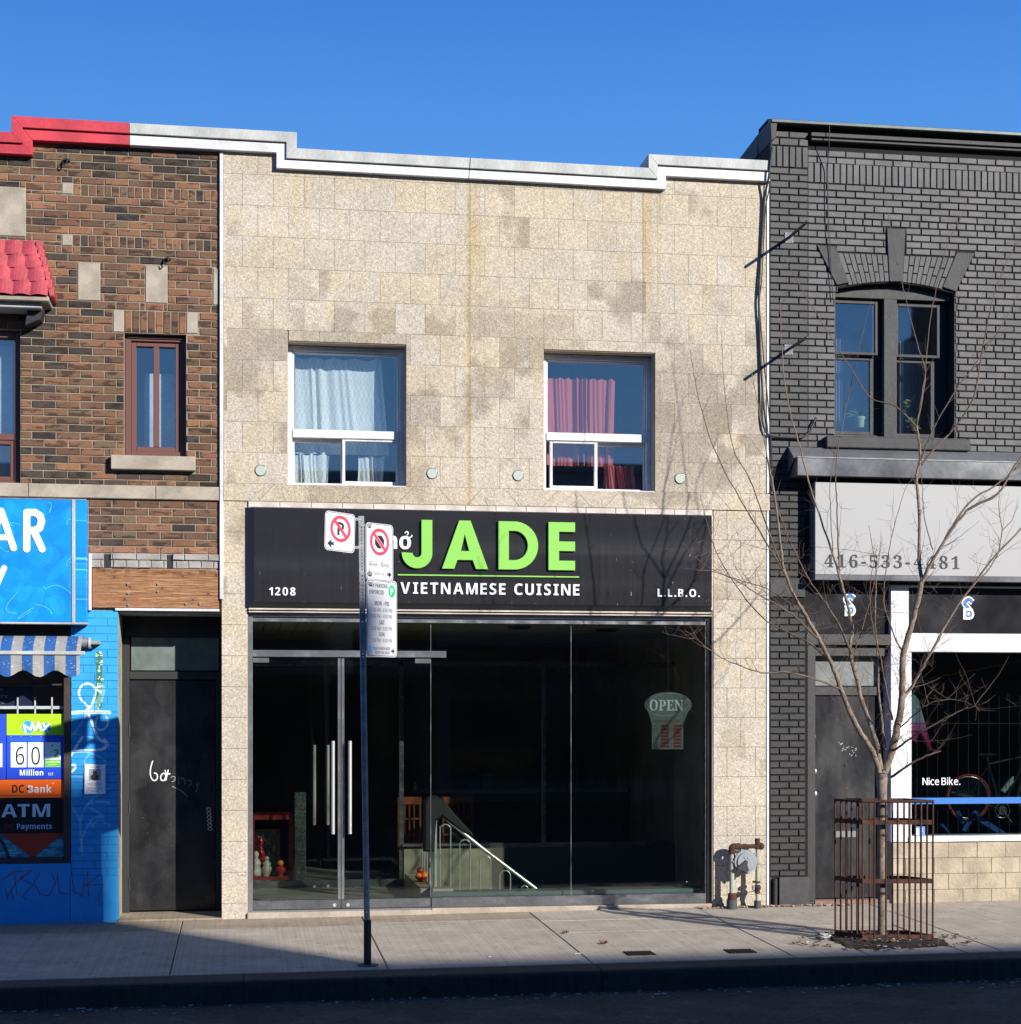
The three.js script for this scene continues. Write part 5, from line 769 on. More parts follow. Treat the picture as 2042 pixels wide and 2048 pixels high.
    const wh = M.signWhite, bl = mat([0.02, 0.13, 0.36], 0.5); g(S, 0.030, wh, 0.001);  g(S, 0.017, bl, 0.0024); const dd = (x0, x1, r, s) => { const o = [[cx + x0, cy + s - r]]; for (let k = 0; k <= 14; k++) { const t = -Math.PI / 2 + k / 14 * Math.PI; o.push([cx + x1 + r * 0.85 * Math.cos(t), cy + s + r * Math.sin(t)]); } o.push([cx + x0, cy + s + r]); return o; }; put(e, 'emblem_outline', ext(dd(-0.055, 0.012, 0.056, -0.05), z, z + 0.0030), wh); put(e, 'emblem_fill', ext(dd(-0.026, 0.010, 0.034, -0.05), z, z + 0.0038), bl); put(e, 'emblem_outline', ext(dd(-0.012, 0.004, 0.014, -0.05), z, z + 0.0046), wh); };
  emb(6.196,2.965, -0.0595); emb(7.443,2.941, -0.0495);
}
function fbmBump() { const a = fbm(512, 8, 4, 801, 0.6); return dataTex(512, (i, j, k) => Math.abs(a[k] - 0.5) * 2.4, false); }
{ // white phone-number sign
  const z = 0.16, x0 = 5.756, x1 = 10.3, y0 = 3.203, y1 = 4.164;
  const s = thing('phone_sign', 'blank pale grey sign board with telephone number 416-533-4481', 'sign', [x0, y0, 0]);
  put(s, 'box', rbox(x0, x1, y0, y1, -0.02, z - 0.012, 0.004), M.greyMetal);
  put(s, 'face', rbox(x0 + 0.004, x1, y0 + 0.052, y1 - 0.004, z - 0.012, z, 0.002), mat([0.30, 0.30, 0.297], 0.5));
  put(s, 'bottom_rail', rbox(x0 - 0.002, x1, y0 - 0.004, y0 + 0.05, z - 0.03, z + 0.008, 0.004), M.greyMetal);
  letters(s, '416-533-4481', 5.854, 7.256, 3.325, 3.452, z, 0.003, mat([0.008, 0.009, 0.012], 0.6), fontSerif);
}
{ // two steel rods with fixing plates on the black pier
  for (const [x, y, up, lab] of [[5.543,6.599, 0, 'upper thin steel rod projecting from a square plate on the black brick pier'], [5.538,5.49, 0, 'lower thin steel rod projecting from a square plate on the black brick pier']]) {
    const s = thing('wall_rod', lab, 'bracket', [x, y, 0], 'steel rods on the black pier');
    put(s, 'plate', rbox(x - 0.045, x + 0.045, y - 0.055, y + 0.05, -0.002, 0.006, 0.002), mat([0.16, 0.165, 0.17], 0.6, { map: rep(mottleTex, 9) }));
    put(s, 'rod', rbox(x - 0.012, x + 0.012, y - 0.012, y + 0.012, 0.004, 0.58, 0.003), M.blackPaint); for (const dx of [-0.034, 0.034]) for (const dy of [-0.04, 0.036]) put(s, 'bolt', cyl([x + dx, y + dy, 0.004], [x + dx, y + dy, 0.012], 0.006), M.galv);
  }
  const cable = (lab, pts, r) => single('wall_cable', lab, 'cable', tube(pts, r, 90, 6), M.black);
  cable('thick black cable hanging down the right edge of the stone facade', [[5.338,7.455, 0.10], [5.307,7.157, 0.09], [5.282,6.958, 0.03], [5.246,6.364, 0.02], [5.225,5.968, 0.03], [5.241,5.475, 0.02], [5.261,5.08, 0.03], [5.261,4.784, 0.025], [5.302,4.652, 0.03], [5.389,4.619, 0.03], [5.657,4.616, 0.03], [5.749,4.678, 0.02], [5.822,4.824, 0.0]], 0.011);
  cable('second black cable looping beside the stone facade edge', [[5.348,7.554, 0.06], [5.323,7.059, 0.05], [5.292,6.86, 0.03], [5.256,6.167, 0.025], [5.23,5.919, 0.03], [5.277,5.377, 0.025], [5.312,4.983, 0.04], [5.348,4.589, 0.03], [5.374,4.095, 0.02]], 0.006);
  cable('thin black wire hanging from the roof edge of the black building', [[5.93,7.734, 0.09], [5.93,7.535, 0.08], [5.941,7.287, 0.0], [5.946,6.89, 0.0], [5.967,6.493, 0.0], [6.003,5.997, -0.01]], 0.005);
}

// ---------------------------------------------------------------- the restaurant sign
{
  const s = thing('restaurant_sign', 'long black restaurant sign with raised lime green letters JADE', 'sign', [2.5, 2.88, 0]);
  const fx0 = 0.302, fx1 = 4.735, fy0 = 2.935, fy1 = 3.817, bx0 = 0.218, bx1 = 4.738, by0 = 2.876, by1 = 3.826, z = 0.075;
  const f = [[fx0, fy0, z], [fx1, fy0, z], [fx1, fy1, z], [fx0, fy1, z]], b = [[bx0, by0, 0.002], [bx1, by0, 0.002], [bx1, by1, 0.002], [bx0, by1, 0.002]];
  const runs = canvasTex(2048, 512, (c, w, h) => { const q = mulberry(77); c.fillStyle = '#27272a'; c.fillRect(0, 0, w, h); for (let i = 0; i < 500; i++) { const x = q() * w, y = q() * h, l = 40 + q() * 320; c.fillStyle = `rgba(${q() < 0.55 ? '70,70,74' : '14,14,16'},${0.02 + q() * 0.07})`; c.fillRect(x, y, 1 + q() * 10, l); } for (let i = 0; i < 60; i++) { c.fillStyle = `rgba(205,205,210,${0.15 + q() * 0.5})`; c.fillRect(q() * w, q() < 0.3 ? h - 14 + q() * 12 : q() * h, 1.5 + q() * 2, 2 + q() * q() * 26); } });
  M.signFace = mat('#ffffff', 0.36, { roughnessMap: rep(roughTex, 0.35, 1.2), map: runs });
  put(s, 'face', uvRect(quads([f]), fx0, fy0, fx1 - fx0, fy1 - fy0), M.signFace);
  put(s, 'rim', quads([[b[0], b[1], f[1], f[0]], [b[1], b[2], f[2], f[1]], [b[2], b[3], f[3], f[2]], [b[3], b[0], f[0], f[3]]]), mat([0.012, 0.014, 0.022], 0.4));
  const lime = mat([0.205, 0.50, 0.072], 0.42), zl = z, zt = z + 0.03, white = mat([0.66, 0.67, 0.70], 0.4);
  const arc = (cx, cy, rx, ry, a0, a1, n = 18) => { const o = []; for (let i = 0; i <= n; i++) { const t = lerp(a0, a1, i / n); o.push([cx + rx * Math.cos(t), cy + ry * Math.sin(t)]); } return o; };
  const H0 = 3.265, H1 = 3.728, h = H1 - H0;
  { const x1 = 1.981, xs = 1.876, xl = 1.688, w = x1 - xs, cx = (x1 + xl) / 2, rx = (x1 - xl) / 2, cy = H0 + rx * 1.0;   // J with a round hook
    const o = [[xs, H1], [xs, cy], ...arc(cx, cy, rx - w, rx - w, 0, -Math.PI * 0.5).slice(1), ...arc(cx, cy, rx - w, rx - w, -Math.PI * 0.5, -Math.PI).slice(1), [xl, cy + 0.005], ...arc(cx, cy, rx, rx, Math.PI, Math.PI * 1.5).slice(1), ...arc(cx, cy, rx, rx, Math.PI * 1.5, Math.PI * 2).slice(1), [x1, H1]];
    put(s, 'letter', ext(o, zl, zt, 0.003), lime); }
  { const x0 = 2.072, x1 = 2.518, c = (x0 + x1) / 2 - 0.002, t = 0.055, k = 0.118;
    put(s, 'letter', ext([[x0, H0], [x0 + k, H0], [x0 + k + 0.032, H0 + 0.085], [x1 - k - 0.032, H0 + 0.085], [x1 - k, H0], [x1, H0], [c + t, H1], [c - t, H1]], zl, zt, 0.003, [[[c, H1 - 0.13], [x0 + k + 0.066, H0 + 0.172], [x1 - k - 0.066, H0 + 0.172]]]), lime); }
  { const x0 = 2.617, x1 = 3.004, w = 0.102, t = 0.092, ry = h / 2, cy = H0 + ry, xc = x0 + 0.155;
    put(s, 'letter', ext([[x0, H0], ...arc(xc, cy, x1 - xc, ry, -Math.PI / 2, Math.PI / 2, 28), [x0, H1]], zl, zt, 0.003, [[[x0 + w, H0 + t], [x0 + w, H1 - t], ...arc(xc, cy, x1 - xc - w, ry - t, Math.PI / 2, -Math.PI / 2, 28)]]), lime); }
  { const x0 = 3.104, x1 = 3.366, w = 0.105, t = 0.093, m = (H0 + H1) / 2, xm = x1;
    put(s, 'letter', ext([[x0, H0], [x1, H0], [x1, H0 + t], [x0 + w, H0 + t], [x0 + w, m - t / 2], [xm, m - t / 2], [xm, m + t / 2], [x0 + w, m + t / 2], [x0 + w, H1 - t], [x1, H1 - t], [x1, H1], [x0, H1]], zl, zt, 0.003), lime); }
  put(s, 'underline', rbox(1.651, 3.168, 3.196, 3.21, zl, z + 0.012, 0.002), lime); put(s, 'underline', rbox(3.173, 3.409, 3.196, 3.21, zl, z + 0.012, 0.002), lime);
  letters(s, 'VIETNAMESE', 1.679, 2.689, 3.025, 3.133, zl, 0.012, white); letters(s, 'CUISINE', 2.774, 3.412, 3.025, 3.133, zl, 0.012, white);
  letters(s, '1208', 0.439, 0.688, 2.996, 3.071, zl, 0.012, white); letters(s, 'L.L.B.O.', 4.188, 4.611, 3.023, 3.099, zl, 0.012, white);
  letters(s, 'Pho', 1.418, 1.779, 3.449, 3.609, zl, 0.012, white);
  const oX = 1.774, oY = 3.554; put(s, 'letter_horn', tube([[oX - 0.012, oY + 0.004, z + 0.008], [oX + 0.008, oY + 0.012, z + 0.008], [oX + 0.014, oY + 0.03, z + 0.008]], 0.008, 10, 6), white); put(s, 'letter_hook', tube([[oX - 0.055, oY + 0.045, z + 0.008], [oX - 0.035, oY + 0.062, z + 0.008], [oX - 0.022, oY + 0.045, z + 0.008], [oX - 0.035, oY + 0.025, z + 0.008]], 0.0075, 12, 6), white);
}
// ---------------------------------------------------------------- parking signs on their post
{
  const [px, pz] = [1.163,2.871], gy = GY(px, pz);
  const s = thing('parking_sign_post', 'perforated steel post carrying three parking regulation plates', 'sign post', [px, gy, pz]);
  const topY = 3.433, w = 0.022;
  const lean = (y) => (1 - (y - gy) / (topY - gy)) * 0 - (y - gy) * 0.0145;      // the post leans a little to the left
  // square tube with real holes down the front
  const holes = []; const hs = 0.0254; for (let y = 0.42; y < topY - gy - 0.02; y += hs) { const o = []; for (let k = 0; k < 8; k++) o.push([0.0055 * Math.cos(-k / 8 * 6.283), y + 0.0055 * Math.sin(-k / 8 * 6.283)]); holes.push(o); }
  const front = ext([[-w, 0.28], [w, 0.28], [w, topY - gy], [-w, topY - gy]], w - 0.004, w, 0, holes), sides = merge([box(-w, -w + 0.004, 0.28, topY - gy, -w, w - 0.004), box(w - 0.004, w, 0.28, topY - gy, -w, w - 0.004)]), back = ext([[-w, 0.28], [w, 0.28], [w, topY - gy], [-w, topY - gy]], -w, -w + 0.004, 0, holes);
  const post = put(s, 'post', merge([front, sides, back]), M.galv); post.position.set(0, 0, 0); post.rotation.z = 0.0145; // geometry is about the post's foot
  post.geometry.translate(px, gy, pz);
  const stub = put(s, 'ground_sleeve', merge([rbox(px - 0.029, px + 0.027, gy - 0.05, gy + 0.36, pz - 0.028, pz + 0.028, 0.003)]), M.blackPaint);
  put(s, 'collar', cyl([px, gy - 0.01, pz], [px, gy + 0.008, pz], 0.10, 0.085, 14), M.joint);
  const plate = (name, w, h, x, y, zc, turn, r, draw, tw, th) => {   // rounded plate hung by one edge from the post
    const sh = new THREE.Shape(), a = -w / 2, b = w / 2, c = -h / 2, d = h / 2; sh.moveTo(a + r, c); sh.lineTo(b - r, c); sh.absarc(b - r, c + r, r, -Math.PI / 2, 0); sh.lineTo(b, d - r); sh.absarc(b - r, d - r, r, 0, Math.PI / 2); sh.lineTo(a + r, d); sh.absarc(a + r, d - r, r, Math.PI / 2, Math.PI); sh.lineTo(a, c + r); sh.absarc(a + r, c + r, r, Math.PI, Math.PI * 1.5);
    const g = new THREE.ExtrudeGeometry(sh, { depth: 0.002, bevelEnabled: false, curveSegments: 6 }); uvRect(g, a, c, w, h);
    const o = new THREE.Mesh(g, mat('#ffffff', 0.42, { map: canvasTex(tw, th, draw) })); o.name = name; o.castShadow = o.receiveShadow = true; o.position.set(x, y, zc); o.rotation.y = turn[0]; o.rotation.z = turn[1]; s.add(o); return o;
  };
  const yAt = (p) => p - gy;
  const ring = (c, cx, cy, rx, ry, lw) => { c.strokeStyle = '#d8364a'; c.lineWidth = lw; c.beginPath(); c.ellipse(cx, cy, rx, ry, 0, 0, 7); c.stroke(); c.beginPath(); c.moveTo(cx - rx * 0.72, cy - ry * 0.72); c.lineTo(cx + rx * 0.72, cy + ry * 0.72); c.stroke(); };
  const bg = (c, w, h, r) => { c.fillStyle = '#b9b9bd'; c.fillRect(0, 0, w, h); c.strokeStyle = '#15161a'; c.lineWidth = w * 0.012; c.beginPath(); c.roundRect(w * 0.025, w * 0.025, w * 0.95, h - w * 0.05, r); c.stroke(); c.fillStyle = '#3a3a3a'; for (const [x, y] of [[0.07, 0.05], [0.93, 0.05], [0.07, 0.95], [0.93, 0.95]]) { c.beginPath(); c.arc(x * w, y * h, w * 0.012, 0, 7); c.fill(); } };
  const arrow = (c, x, y, s, d) => { c.fillStyle = '#111'; c.beginPath(); c.moveTo(x + d * s, y); c.lineTo(x - d * s * 0.25, y - s * 1.0); c.lineTo(x, y - s * 0.3); c.lineTo(x - d * s, y - s * 0.3); c.lineTo(x - d * s * 0.6, y); c.lineTo(x - d * s, y + s * 0.3); c.lineTo(x, y + s * 0.3); c.lineTo(x - d * s * 0.25, y + s * 1.0); c.fill(); };
  const z0 = pz;
  plate('no_parking_plate', 0.305, 0.305, 0.938 - px, yAt(3.293), 0.125, [0.64, -0.03], 0.035, (c, w, h) => { bg(c, w, h, 50); c.fillStyle = '#1a1b1e'; c.font = 'bold 240px sans-serif'; c.fillText('P', 190, 300); ring(c, 265, 215, 152, 152, 42); c.save(); c.translate(110, 420); arrow(c, 0, 0, 62, -1); c.restore(); }, 512, 512);
  plate('no_stopping_plate', 0.305, 0.455, 1.261 - px, yAt(3.157), -0.065, [0.70, 0], 0.035, (c, w, h) => { bg(c, w, h, 50); c.fillStyle = '#1a1b1e'; c.beginPath(); for (let k = 0; k < 8; k++) { const t = (k + 0.5) / 8 * 6.283; c.lineTo(256 + 92 * Math.cos(t), 245 + 92 * Math.sin(t)); } c.fill(); c.strokeStyle = '#b9b9bd'; c.lineWidth = 54; c.beginPath(); c.moveTo(170, 159); c.lineTo(342, 331); c.stroke(); ring(c, 256, 245, 158, 158, 42); c.fillStyle = '#1a1b1e'; c.font = '96px sans-serif'; c.fillText('4', 62, 575); c.font = '64px sans-serif'; c.fillText('PM', 118, 575); c.font = '80px sans-serif'; c.fillText('-', 228, 562); c.font = '96px sans-serif'; c.fillText('6', 282, 575); c.font = '64px sans-serif'; c.fillText('PM', 340, 575); arrow(c, 78, 668, 46, -1); arrow(c, 434, 668, 46, 1); c.fillStyle = '#4a4b50'; c.font = '46px sans-serif'; c.fillText('MON-FRI', 160, 684); }, 512, 764);
  plate('pay_parking_plate', 0.36, 0.61, 1.282 - px, yAt(2.636), -0.09, [0.76, 0], 0.035, (c, w, h) => { bg(c, w, h, 46); c.fillStyle = '#1a1b1e'; const t = (s, x, y, f, k = 0.78) => { c.font = f; c.save(); c.translate(x, y); c.scale(k, 1); c.fillText(s, 0, 0); c.restore(); }; t('PAY PARKING', 40, 90, 'bold 62px sans-serif'); t('ENFORCED', 40, 165, 'bold 62px sans-serif'); c.fillStyle = '#27a56b'; c.beginPath(); c.ellipse(424, 120, 58, 70, 0, 0, 7); c.fill(); c.fillStyle = '#e9f4ee'; t('P', 398, 158, 'bold 100px sans-serif', 0.85); c.fillStyle = '#1a1b1e'; t('MON - FRI', 130, 290, 'bold 66px sans-serif'); t('7:00 AM - 4:00 PM', 78, 362, '58px sans-serif', 0.74); t('6:00 PM - 9:00 PM', 78, 432, '58px sans-serif', 0.74); t('SAT', 210, 504, 'bold 66px sans-serif'); t('8:00 AM - 9:00 PM', 78, 570, '58px sans-serif', 0.74); t('SUN', 206, 636, 'bold 60px sans-serif'); t('1:00 PM - 8:00 PM', 80, 704, '58px sans-serif', 0.74); t('PLACE PURCHASED', 110, 790, 'bold 44px sans-serif', 0.72); t('TICKET ON DASH', 132, 836, 'bold 44px sans-serif', 0.72); c.save(); c.translate(440, 800); arrow(c, 0, 0, 34, 1); c.restore(); c.fillStyle = '#8fa4d4'; c.fillRect(34, 740, 56, 90); }, 512, 868);
  for (const [x, y, x2] of [[-0.06, 3.406 - gy, -0.02], [-0.06, 3.185 - gy, -0.02], [0.0, 3.358 - gy, 0.06], [0.0, 2.98 - gy, 0.06], [0.0, 2.903 - gy, 0.06]]) { const o = put(s, 'clamp', rbox(x - 0.02, x2 + 0.02, y - 0.012, y + 0.012, -0.03, 0.0245, 0.002).translate(px - y * 0.0145, gy, pz), M.galv); }
}

// ---------------------------------------------------------------- restaurant shop front and what stands behind it
{
  const zg = -0.085, P = (p, n, a, b, c, d, z0, z1, m, e = 0.003) => put(p, n, rbox(a, b, c, d, z0, z1, e), m);
  const jl = 0.247, jl1 = 0.289, x861 = 1.987, x1142 = 3.362, jr0 = 4.714, jr1 = 4.771;
  const top1 = 2.831, top0 = 2.756, bot = 0.105, botR0 = 0.016, botR1 = 0.113;
  const F = group(stone, 'shop_front');
  P(F, 'jamb', 0.248, jl1, 0.0, top1, -0.14, -0.045, M.alu); P(F, 'jamb', jr0, 4.76, 0.0, top1, -0.14, -0.04, M.blackGloss); P(F, 'jamb_edge', jr0 - 0.012, jr0, botR0, top1, -0.11, -0.05, M.aluDark);
  P(F, 'head_rail', jl1, jr0, top1 - 0.028, top1, -0.13, -0.04, M.alu); P(F, 'head_rail', jl1, jr0, top0, top0 + 0.034, -0.13, -0.05, M.alu); P(F, 'head_gap', 0.25, 4.75, top1 - 0.02, 2.84, -0.14, -0.075, M.black);
  P(F, 'bottom_rail', x861 + 0.004, jr0, botR0, botR1, -0.16, -0.048, M.aluDark); P(F, 'floor_ledge', x861 + 0.02, jr0 - 0.05, botR1 - 0.01, 0.15, -0.42, -0.17, mat([0.12, 0.16, 0.16], 0.4));
  const pane = (a, b, c, d) => put(F, 'pane', box(a, b, c, d, zg - 0.004, zg), M.tinted);
  const hb0 = 2.423, hb1 = 2.485;
  pane(jl1, x861 - 0.002, hb1, top0); pane(x861 + 0.002, x1142 - 0.002, botR1, top0); pane(x1142 + 0.002, jr0, botR1, top0);
  for (const x of [x861, x1142]) put(F, 'glass_joint', box(x - 0.0025, x + 0.0025, botR1, top0, zg - 0.004, zg + 0.004), M.alu);
  P(F, 'door_header', jl1 - 0.002, 2.131, hb0, hb1, -0.12, -0.04, M.alu);
  // two glass doors
  const xm = 1.124, dB0 = 0.024, dB1 = 0.11;
  for (const [a, b, hx, s] of [[jl1 + 0.004, xm - 0.004, 1.045, 1], [xm + 0.004, x861 - 0.004, 1.206, -1]]) {
    const D = group(stone, 'glass_door'); put(D, 'pane', box(a, b, dB1 - 0.01, hb0 - 0.004, zg - 0.006, zg), M.tinted);
    P(D, 'bottom_rail', a, b, dB0, dB1, -0.105, -0.055, M.aluDark); P(D, 'edge_strip', s > 0 ? b - 0.026 : a, s > 0 ? b : a + 0.026, dB1, hb0 - 0.012, -0.10, -0.062, M.alu);
    const pa = s > 0 ? a : b - 0.15; P(D, 'top_patch', pa, pa + 0.15, hb0 - 0.055, hb0 - 0.012, -0.105, -0.06, M.alu);
    put(D, 'lock', cyl([(s > 0 ? b - 0.06 : a + 0.06), (dB0 + dB1) / 2 - 0.01, -0.055], [(s > 0 ? b - 0.06 : a + 0.06), (dB0 + dB1) / 2 - 0.01, -0.045], 0.018, 0.016, 16), M.steel);
    const hy0 = 0.738, hy1 = 1.623; put(D, 'handle', merge([cyl([hx, hy0, 0.0], [hx, hy1, 0.0], 0.016, 0.016, 16), cyl([hx, hy0 + 0.12, zg], [hx, hy0 + 0.12, 0], 0.008), cyl([hx, hy1 - 0.12, zg], [hx, hy1 - 0.12, 0], 0.008)]), M.steel);
  }
  P(F, 'door_sill', jl, x861, dB0 - 0.018, dB0 - 0.004, -0.14, -0.03, M.alu);
  put(stone, 'door_step', rbox(0.238, x861 - 0.002, -0.2, dB0 - 0.019, -0.3, 0.03, 0.006), M.creamStep ?? (M.creamStep = mat([0.44, 0.37, 0.29], 0.9, { map: rep(mottleTex, 1.3), bumpMap: rep(grainTex, 3), bumpScale: 0.003 })));
  put(stone, 'window_plinth', rbox(x861, 4.772, -0.2, botR0 - 0.002, -0.3, -0.01, 0.006), M.creamStep);

  // vestibule and dining room shell
  const shell = mat([0.36, 0.33, 0.28], 0.9, { map: rep(mottleTex, 0.5) }), tile = mat([0.24, 0.235, 0.19], 0.6, { map: rep(mottleTex, 1.2) });
  put(stone, 'interior_wall', box(0.205, 0.245, 0.0, 3.3, -7.8, -0.63), shell); put(stone, 'interior_wall', box(4.95, 5.15, -1.6, 3.3, -7.8, -0.31), shell); put(stone, 'interior_wall', box(0.2, 5.2, -1.6, 3.3, -7.9, -7.8), shell);
  put(stone, 'vestibule_floor', box(0.245, 2.013, -0.1, dB0 - 0.012, -7.8, -0.16), tile);
  put(stone, 'stair_well_floor', box(2.013, 4.95, -1.7, -1.6, -7.8, -0.2), shell);
  for (let k = 0; k < 28; k++) put(stone, 'ceiling_slat', box(0.25 + k * 0.168, 0.25 + k * 0.168 + 0.158, 2.78, 2.80, -3.2, -0.15), M.slat ?? (M.slat = mat([0.30, 0.30, 0.22], 0.8)));
  put(stone, 'ceiling', box(0.2, 5.0, 2.80, 2.9, -7.8, -0.15), shell);
  for (const [x, z] of [[3.0, -1.0], [4.0, -1.4]]) put(stone, 'ceiling_speaker', cyl([x, 2.75, z], [x, 2.78, z], 0.11, 0.13, 20), M.dark);
  // inner glazed screen and inner doors
  const iz = -2.25, IX = (px) => px;
  const I = group(stone, 'inner_screen');
  const bar = (a, b, c, d) => P(I, 'bar', a, b, c, d, iz - 0.03, iz + 0.03, M.aluDark);
  const rl0 = -0.009, rl1 = 0.093;
  for (const [a, b] of [[0.304, 1.035], [1.043, 1.867]]) { bar(a, b, rl0, rl1); put(I, 'pane', box(a, b, rl1, 2.5, iz - 0.004, iz), M.glass); }
  bar(1.878, 1.927, rl0, 2.6); bar(0.304, 5.131, 2.40, 2.46);
  for (const x of [0.959, 1.103]) put(I, 'handle', cyl([x, 0.693, -2.1], [x, 1.549, -2.1], 0.016, 0.016, 12), M.steel);
  for (const x of [0.963, 1.108]) put(I, 'lock', cyl([x, 0.025, -2.22], [x, 0.025, -2.2], 0.016, 0.016, 12), M.steel);
  bar(3.45, 3.494, 0.439, 2.4); bar(2.629, 5.085, 0.416, 0.471); bar(4.993, 5.039, 0.471, 2.4);
  put(I, 'pane', box(1.933, 5.005, 0.471, 2.4, iz - 0.004, iz), M.glass);
  put(stone, 'dwarf_wall', box(1.928, 2.881, -1.6, 0.433, -2.32, -2.2), mat([0.36, 0.34, 0.24], 0.9, { map: rep(mottleTex, 2), bumpMap: rep(speckTex, 3), bumpScale: 0.002 })); put(stone, 'dwarf_wall', box(2.884, 4.95, -1.6, 0.416, -2.32, -2.21), mat([0.14, 0.125, 0.095], 0.9));
  put(stone, 'wall_cap', rbox(1.908, 2.877, 0.446, 0.474, -2.34, -2.14, 0.004), M.alu);
  put(stone, 'stair_kerb', rbox(1.927, 2.051, -0.05, 0.157, -2.1, -0.5, 0.006), M.creamStep); put(stone, 'stair_kerb', rbox(2.024, 2.231, -0.05, 0.175, -0.6, -0.28, 0.006), M.creamStep);
  // stair rail
  const rail = thing('stair_railing', 'polished steel stair railing with hooped balusters behind the restaurant window', 'railing', [2.074, 0.1, -0.45]), rz = -0.45;
  put(rail, 'newel', cyl([[2.069,0.176,-0.45]].flat(), [[2.069,0.974,-0.45]].flat(), 0.02, 0.02, 14), M.steel); put(rail, 'handrail', tube([[2.074,0.944, rz], [2.218,0.815, rz], [2.517,0.57, rz], [3.068,0.151, rz], [3.271,-0.002, rz]], 0.019, 30, 10), M.steel);
  for (const [a, b, t, base] of [[880, 901, 1648, 1800], [919, 940, 1679, 1800], [959.5, 981, 1712, 1800], [999, 1020.5, 1742, 1812], [1042, 1056, 1773, 1820]]) { const y = (v) => lerp(0.832, -0.058, (v - 1640) / 180), x = (v) => lerp(2.119, 3.018, (v - 880) / 180), r = (x(b) - x(a)) / 2, c = (x(a) + x(b)) / 2, pts = [[x(a), y(base), rz]]; for (let k = 0; k <= 8; k++) { const q = Math.PI - k / 8 * Math.PI; pts.push([c + r * Math.cos(q), y(t) - r + r * Math.sin(q), rz]); } pts.push([x(b), y(base), rz]); put(rail, 'baluster_hoop', tube(pts, 0.0065, 60, 8), M.steel); }
  for (let k = 0; k < 4; k++) put(rail, 'rear_baluster', cyl([2.072,0.157, -1.7 + k * 0.25], [2.072,0.451, -1.7 + k * 0.25], 0.008, 0.008, 8), M.steel);
  // black jacket-like cover hung over the newel
  const cov = ext([[1.96,1.007],[1.98,1.056],[2.024,1.08],[2.083,1.074],[2.153,1.035],[2.271,0.886],[2.445,0.697],[2.435,0.668],[2.336,0.713],[2.133,0.868],[2.083,0.829],[2.064,0.525],[1.955,0.526]].reverse(), -0.53, -0.415, 0.02);
  single('black_cover', 'black cloth cover draped over the top of the stair railing', 'cover', cov, mat([0.016, 0.016, 0.016], 0.75));
  // two wooden chairs beyond the low wall
  const wood = mat([0.26, 0.065, 0.016], 0.45);
  for (const [a, b, z, lab] of [[1.921, 2.186, -2.9, 'reddish wooden dining chair beside the inner door post'], [2.424, 2.782, -2.9, 'reddish wooden dining chair behind the black covered railing']]) {
    const y1 = 0.945, y0 = 0.438, c = thing('dining_chair', lab, 'chair', [(a + b) / 2, dB0 - 0.012, z]), fl = dB0 - 0.012, pst = 0.022;
    P(c, 'back_post', a, a + pst, fl, y1, z - 0.02, z + 0.02, wood); P(c, 'back_post', b - pst, b, fl, y1, z - 0.02, z + 0.02, wood); P(c, 'top_rail', a - 0.004, b + 0.004, y1 - 0.085, y1 + 0.004, z - 0.022, z + 0.024, wood, 0.008);
    for (const t of [0.3, 0.5, 0.7]) { const x = lerp(a, b, t); P(c, 'slat', x - 0.009, x + 0.009, y0 + 0.02, y1 - 0.085, z - 0.01, z + 0.01, wood); } for (const y of [lerp(y0, y1, 0.16), lerp(y0, y1, 0.52)]) P(c, 'cross_rail', a + pst, b - pst, y - 0.012, y + 0.012, z - 0.01, z + 0.008, wood);
    P(c, 'seat', a - 0.01, b + 0.01, y0 - 0.10, y0 - 0.04, z - 0.02, z + 0.38, wood, 0.012); P(c, 'leg', a, a + 0.025, fl, y0 - 0.1, z + 0.32, z + 0.35, wood); P(c, 'leg', b - 0.025, b, fl, y0 - 0.1, z + 0.32, z + 0.35, wood);
  }
  // altar cabinet with figures and fruit
  const az = -2.75, ax0 = 0.29, ax1 = 0.754, ay0 = 0.094, ay1 = 0.748, lac = mat([0.24, 0.022, 0.02], 0.35);
  const alt = thing('altar_cabinet', 'red lacquered altar cabinet inside the glass door', 'cabinet', [(ax0 + ax1) / 2, ay0, az]);
  P(alt, 'base', ax0, ax1, ay0 - 0.08, ay0, az - 0.5, az + 0.06, lac); P(alt, 'side_post', ax1 - 0.045, ax1, ay0, ay1, az - 0.5, az + 0.06, lac); P(alt, 'side_post', ax0, ax0 + 0.04, ay0, ay1, az - 0.5, az + 0.06, lac); P(alt, 'top_board', ax0, ax1 - 0.02, ay1 - 0.03, ay1 + 0.02, az - 0.5, az + 0.07, lac); P(alt, 'back_panel', ax0, ax1, ay0, ay1, az - 0.52, az - 0.5, mat([0.05, 0.012, 0.012], 0.6));
  const pic = canvasTex(256, 256, (c) => { const q = mulberry(17); c.fillStyle = '#4b7f86'; c.fillRect(0, 0, 256, 256); const pal = ['#b8332a', '#2c5d62', '#d9a33a', '#7db0a4', '#dfe3d2', '#8b2a22']; for (let i = 0; i < 90; i++) { c.fillStyle = pal[q() * 6 | 0]; c.beginPath(); c.ellipse(q() * 256, q() * 256, 4 + q() * 16, 4 + q() * 14, q() * 3, 0, 7); c.fill(); } });
  const px1 = 0.595, py1 = 0.576, pf = thing('altar_picture', 'gilt framed colourful picture at the back of the altar', 'picture', [ax0 + 0.2, ay0, az - 0.3]);
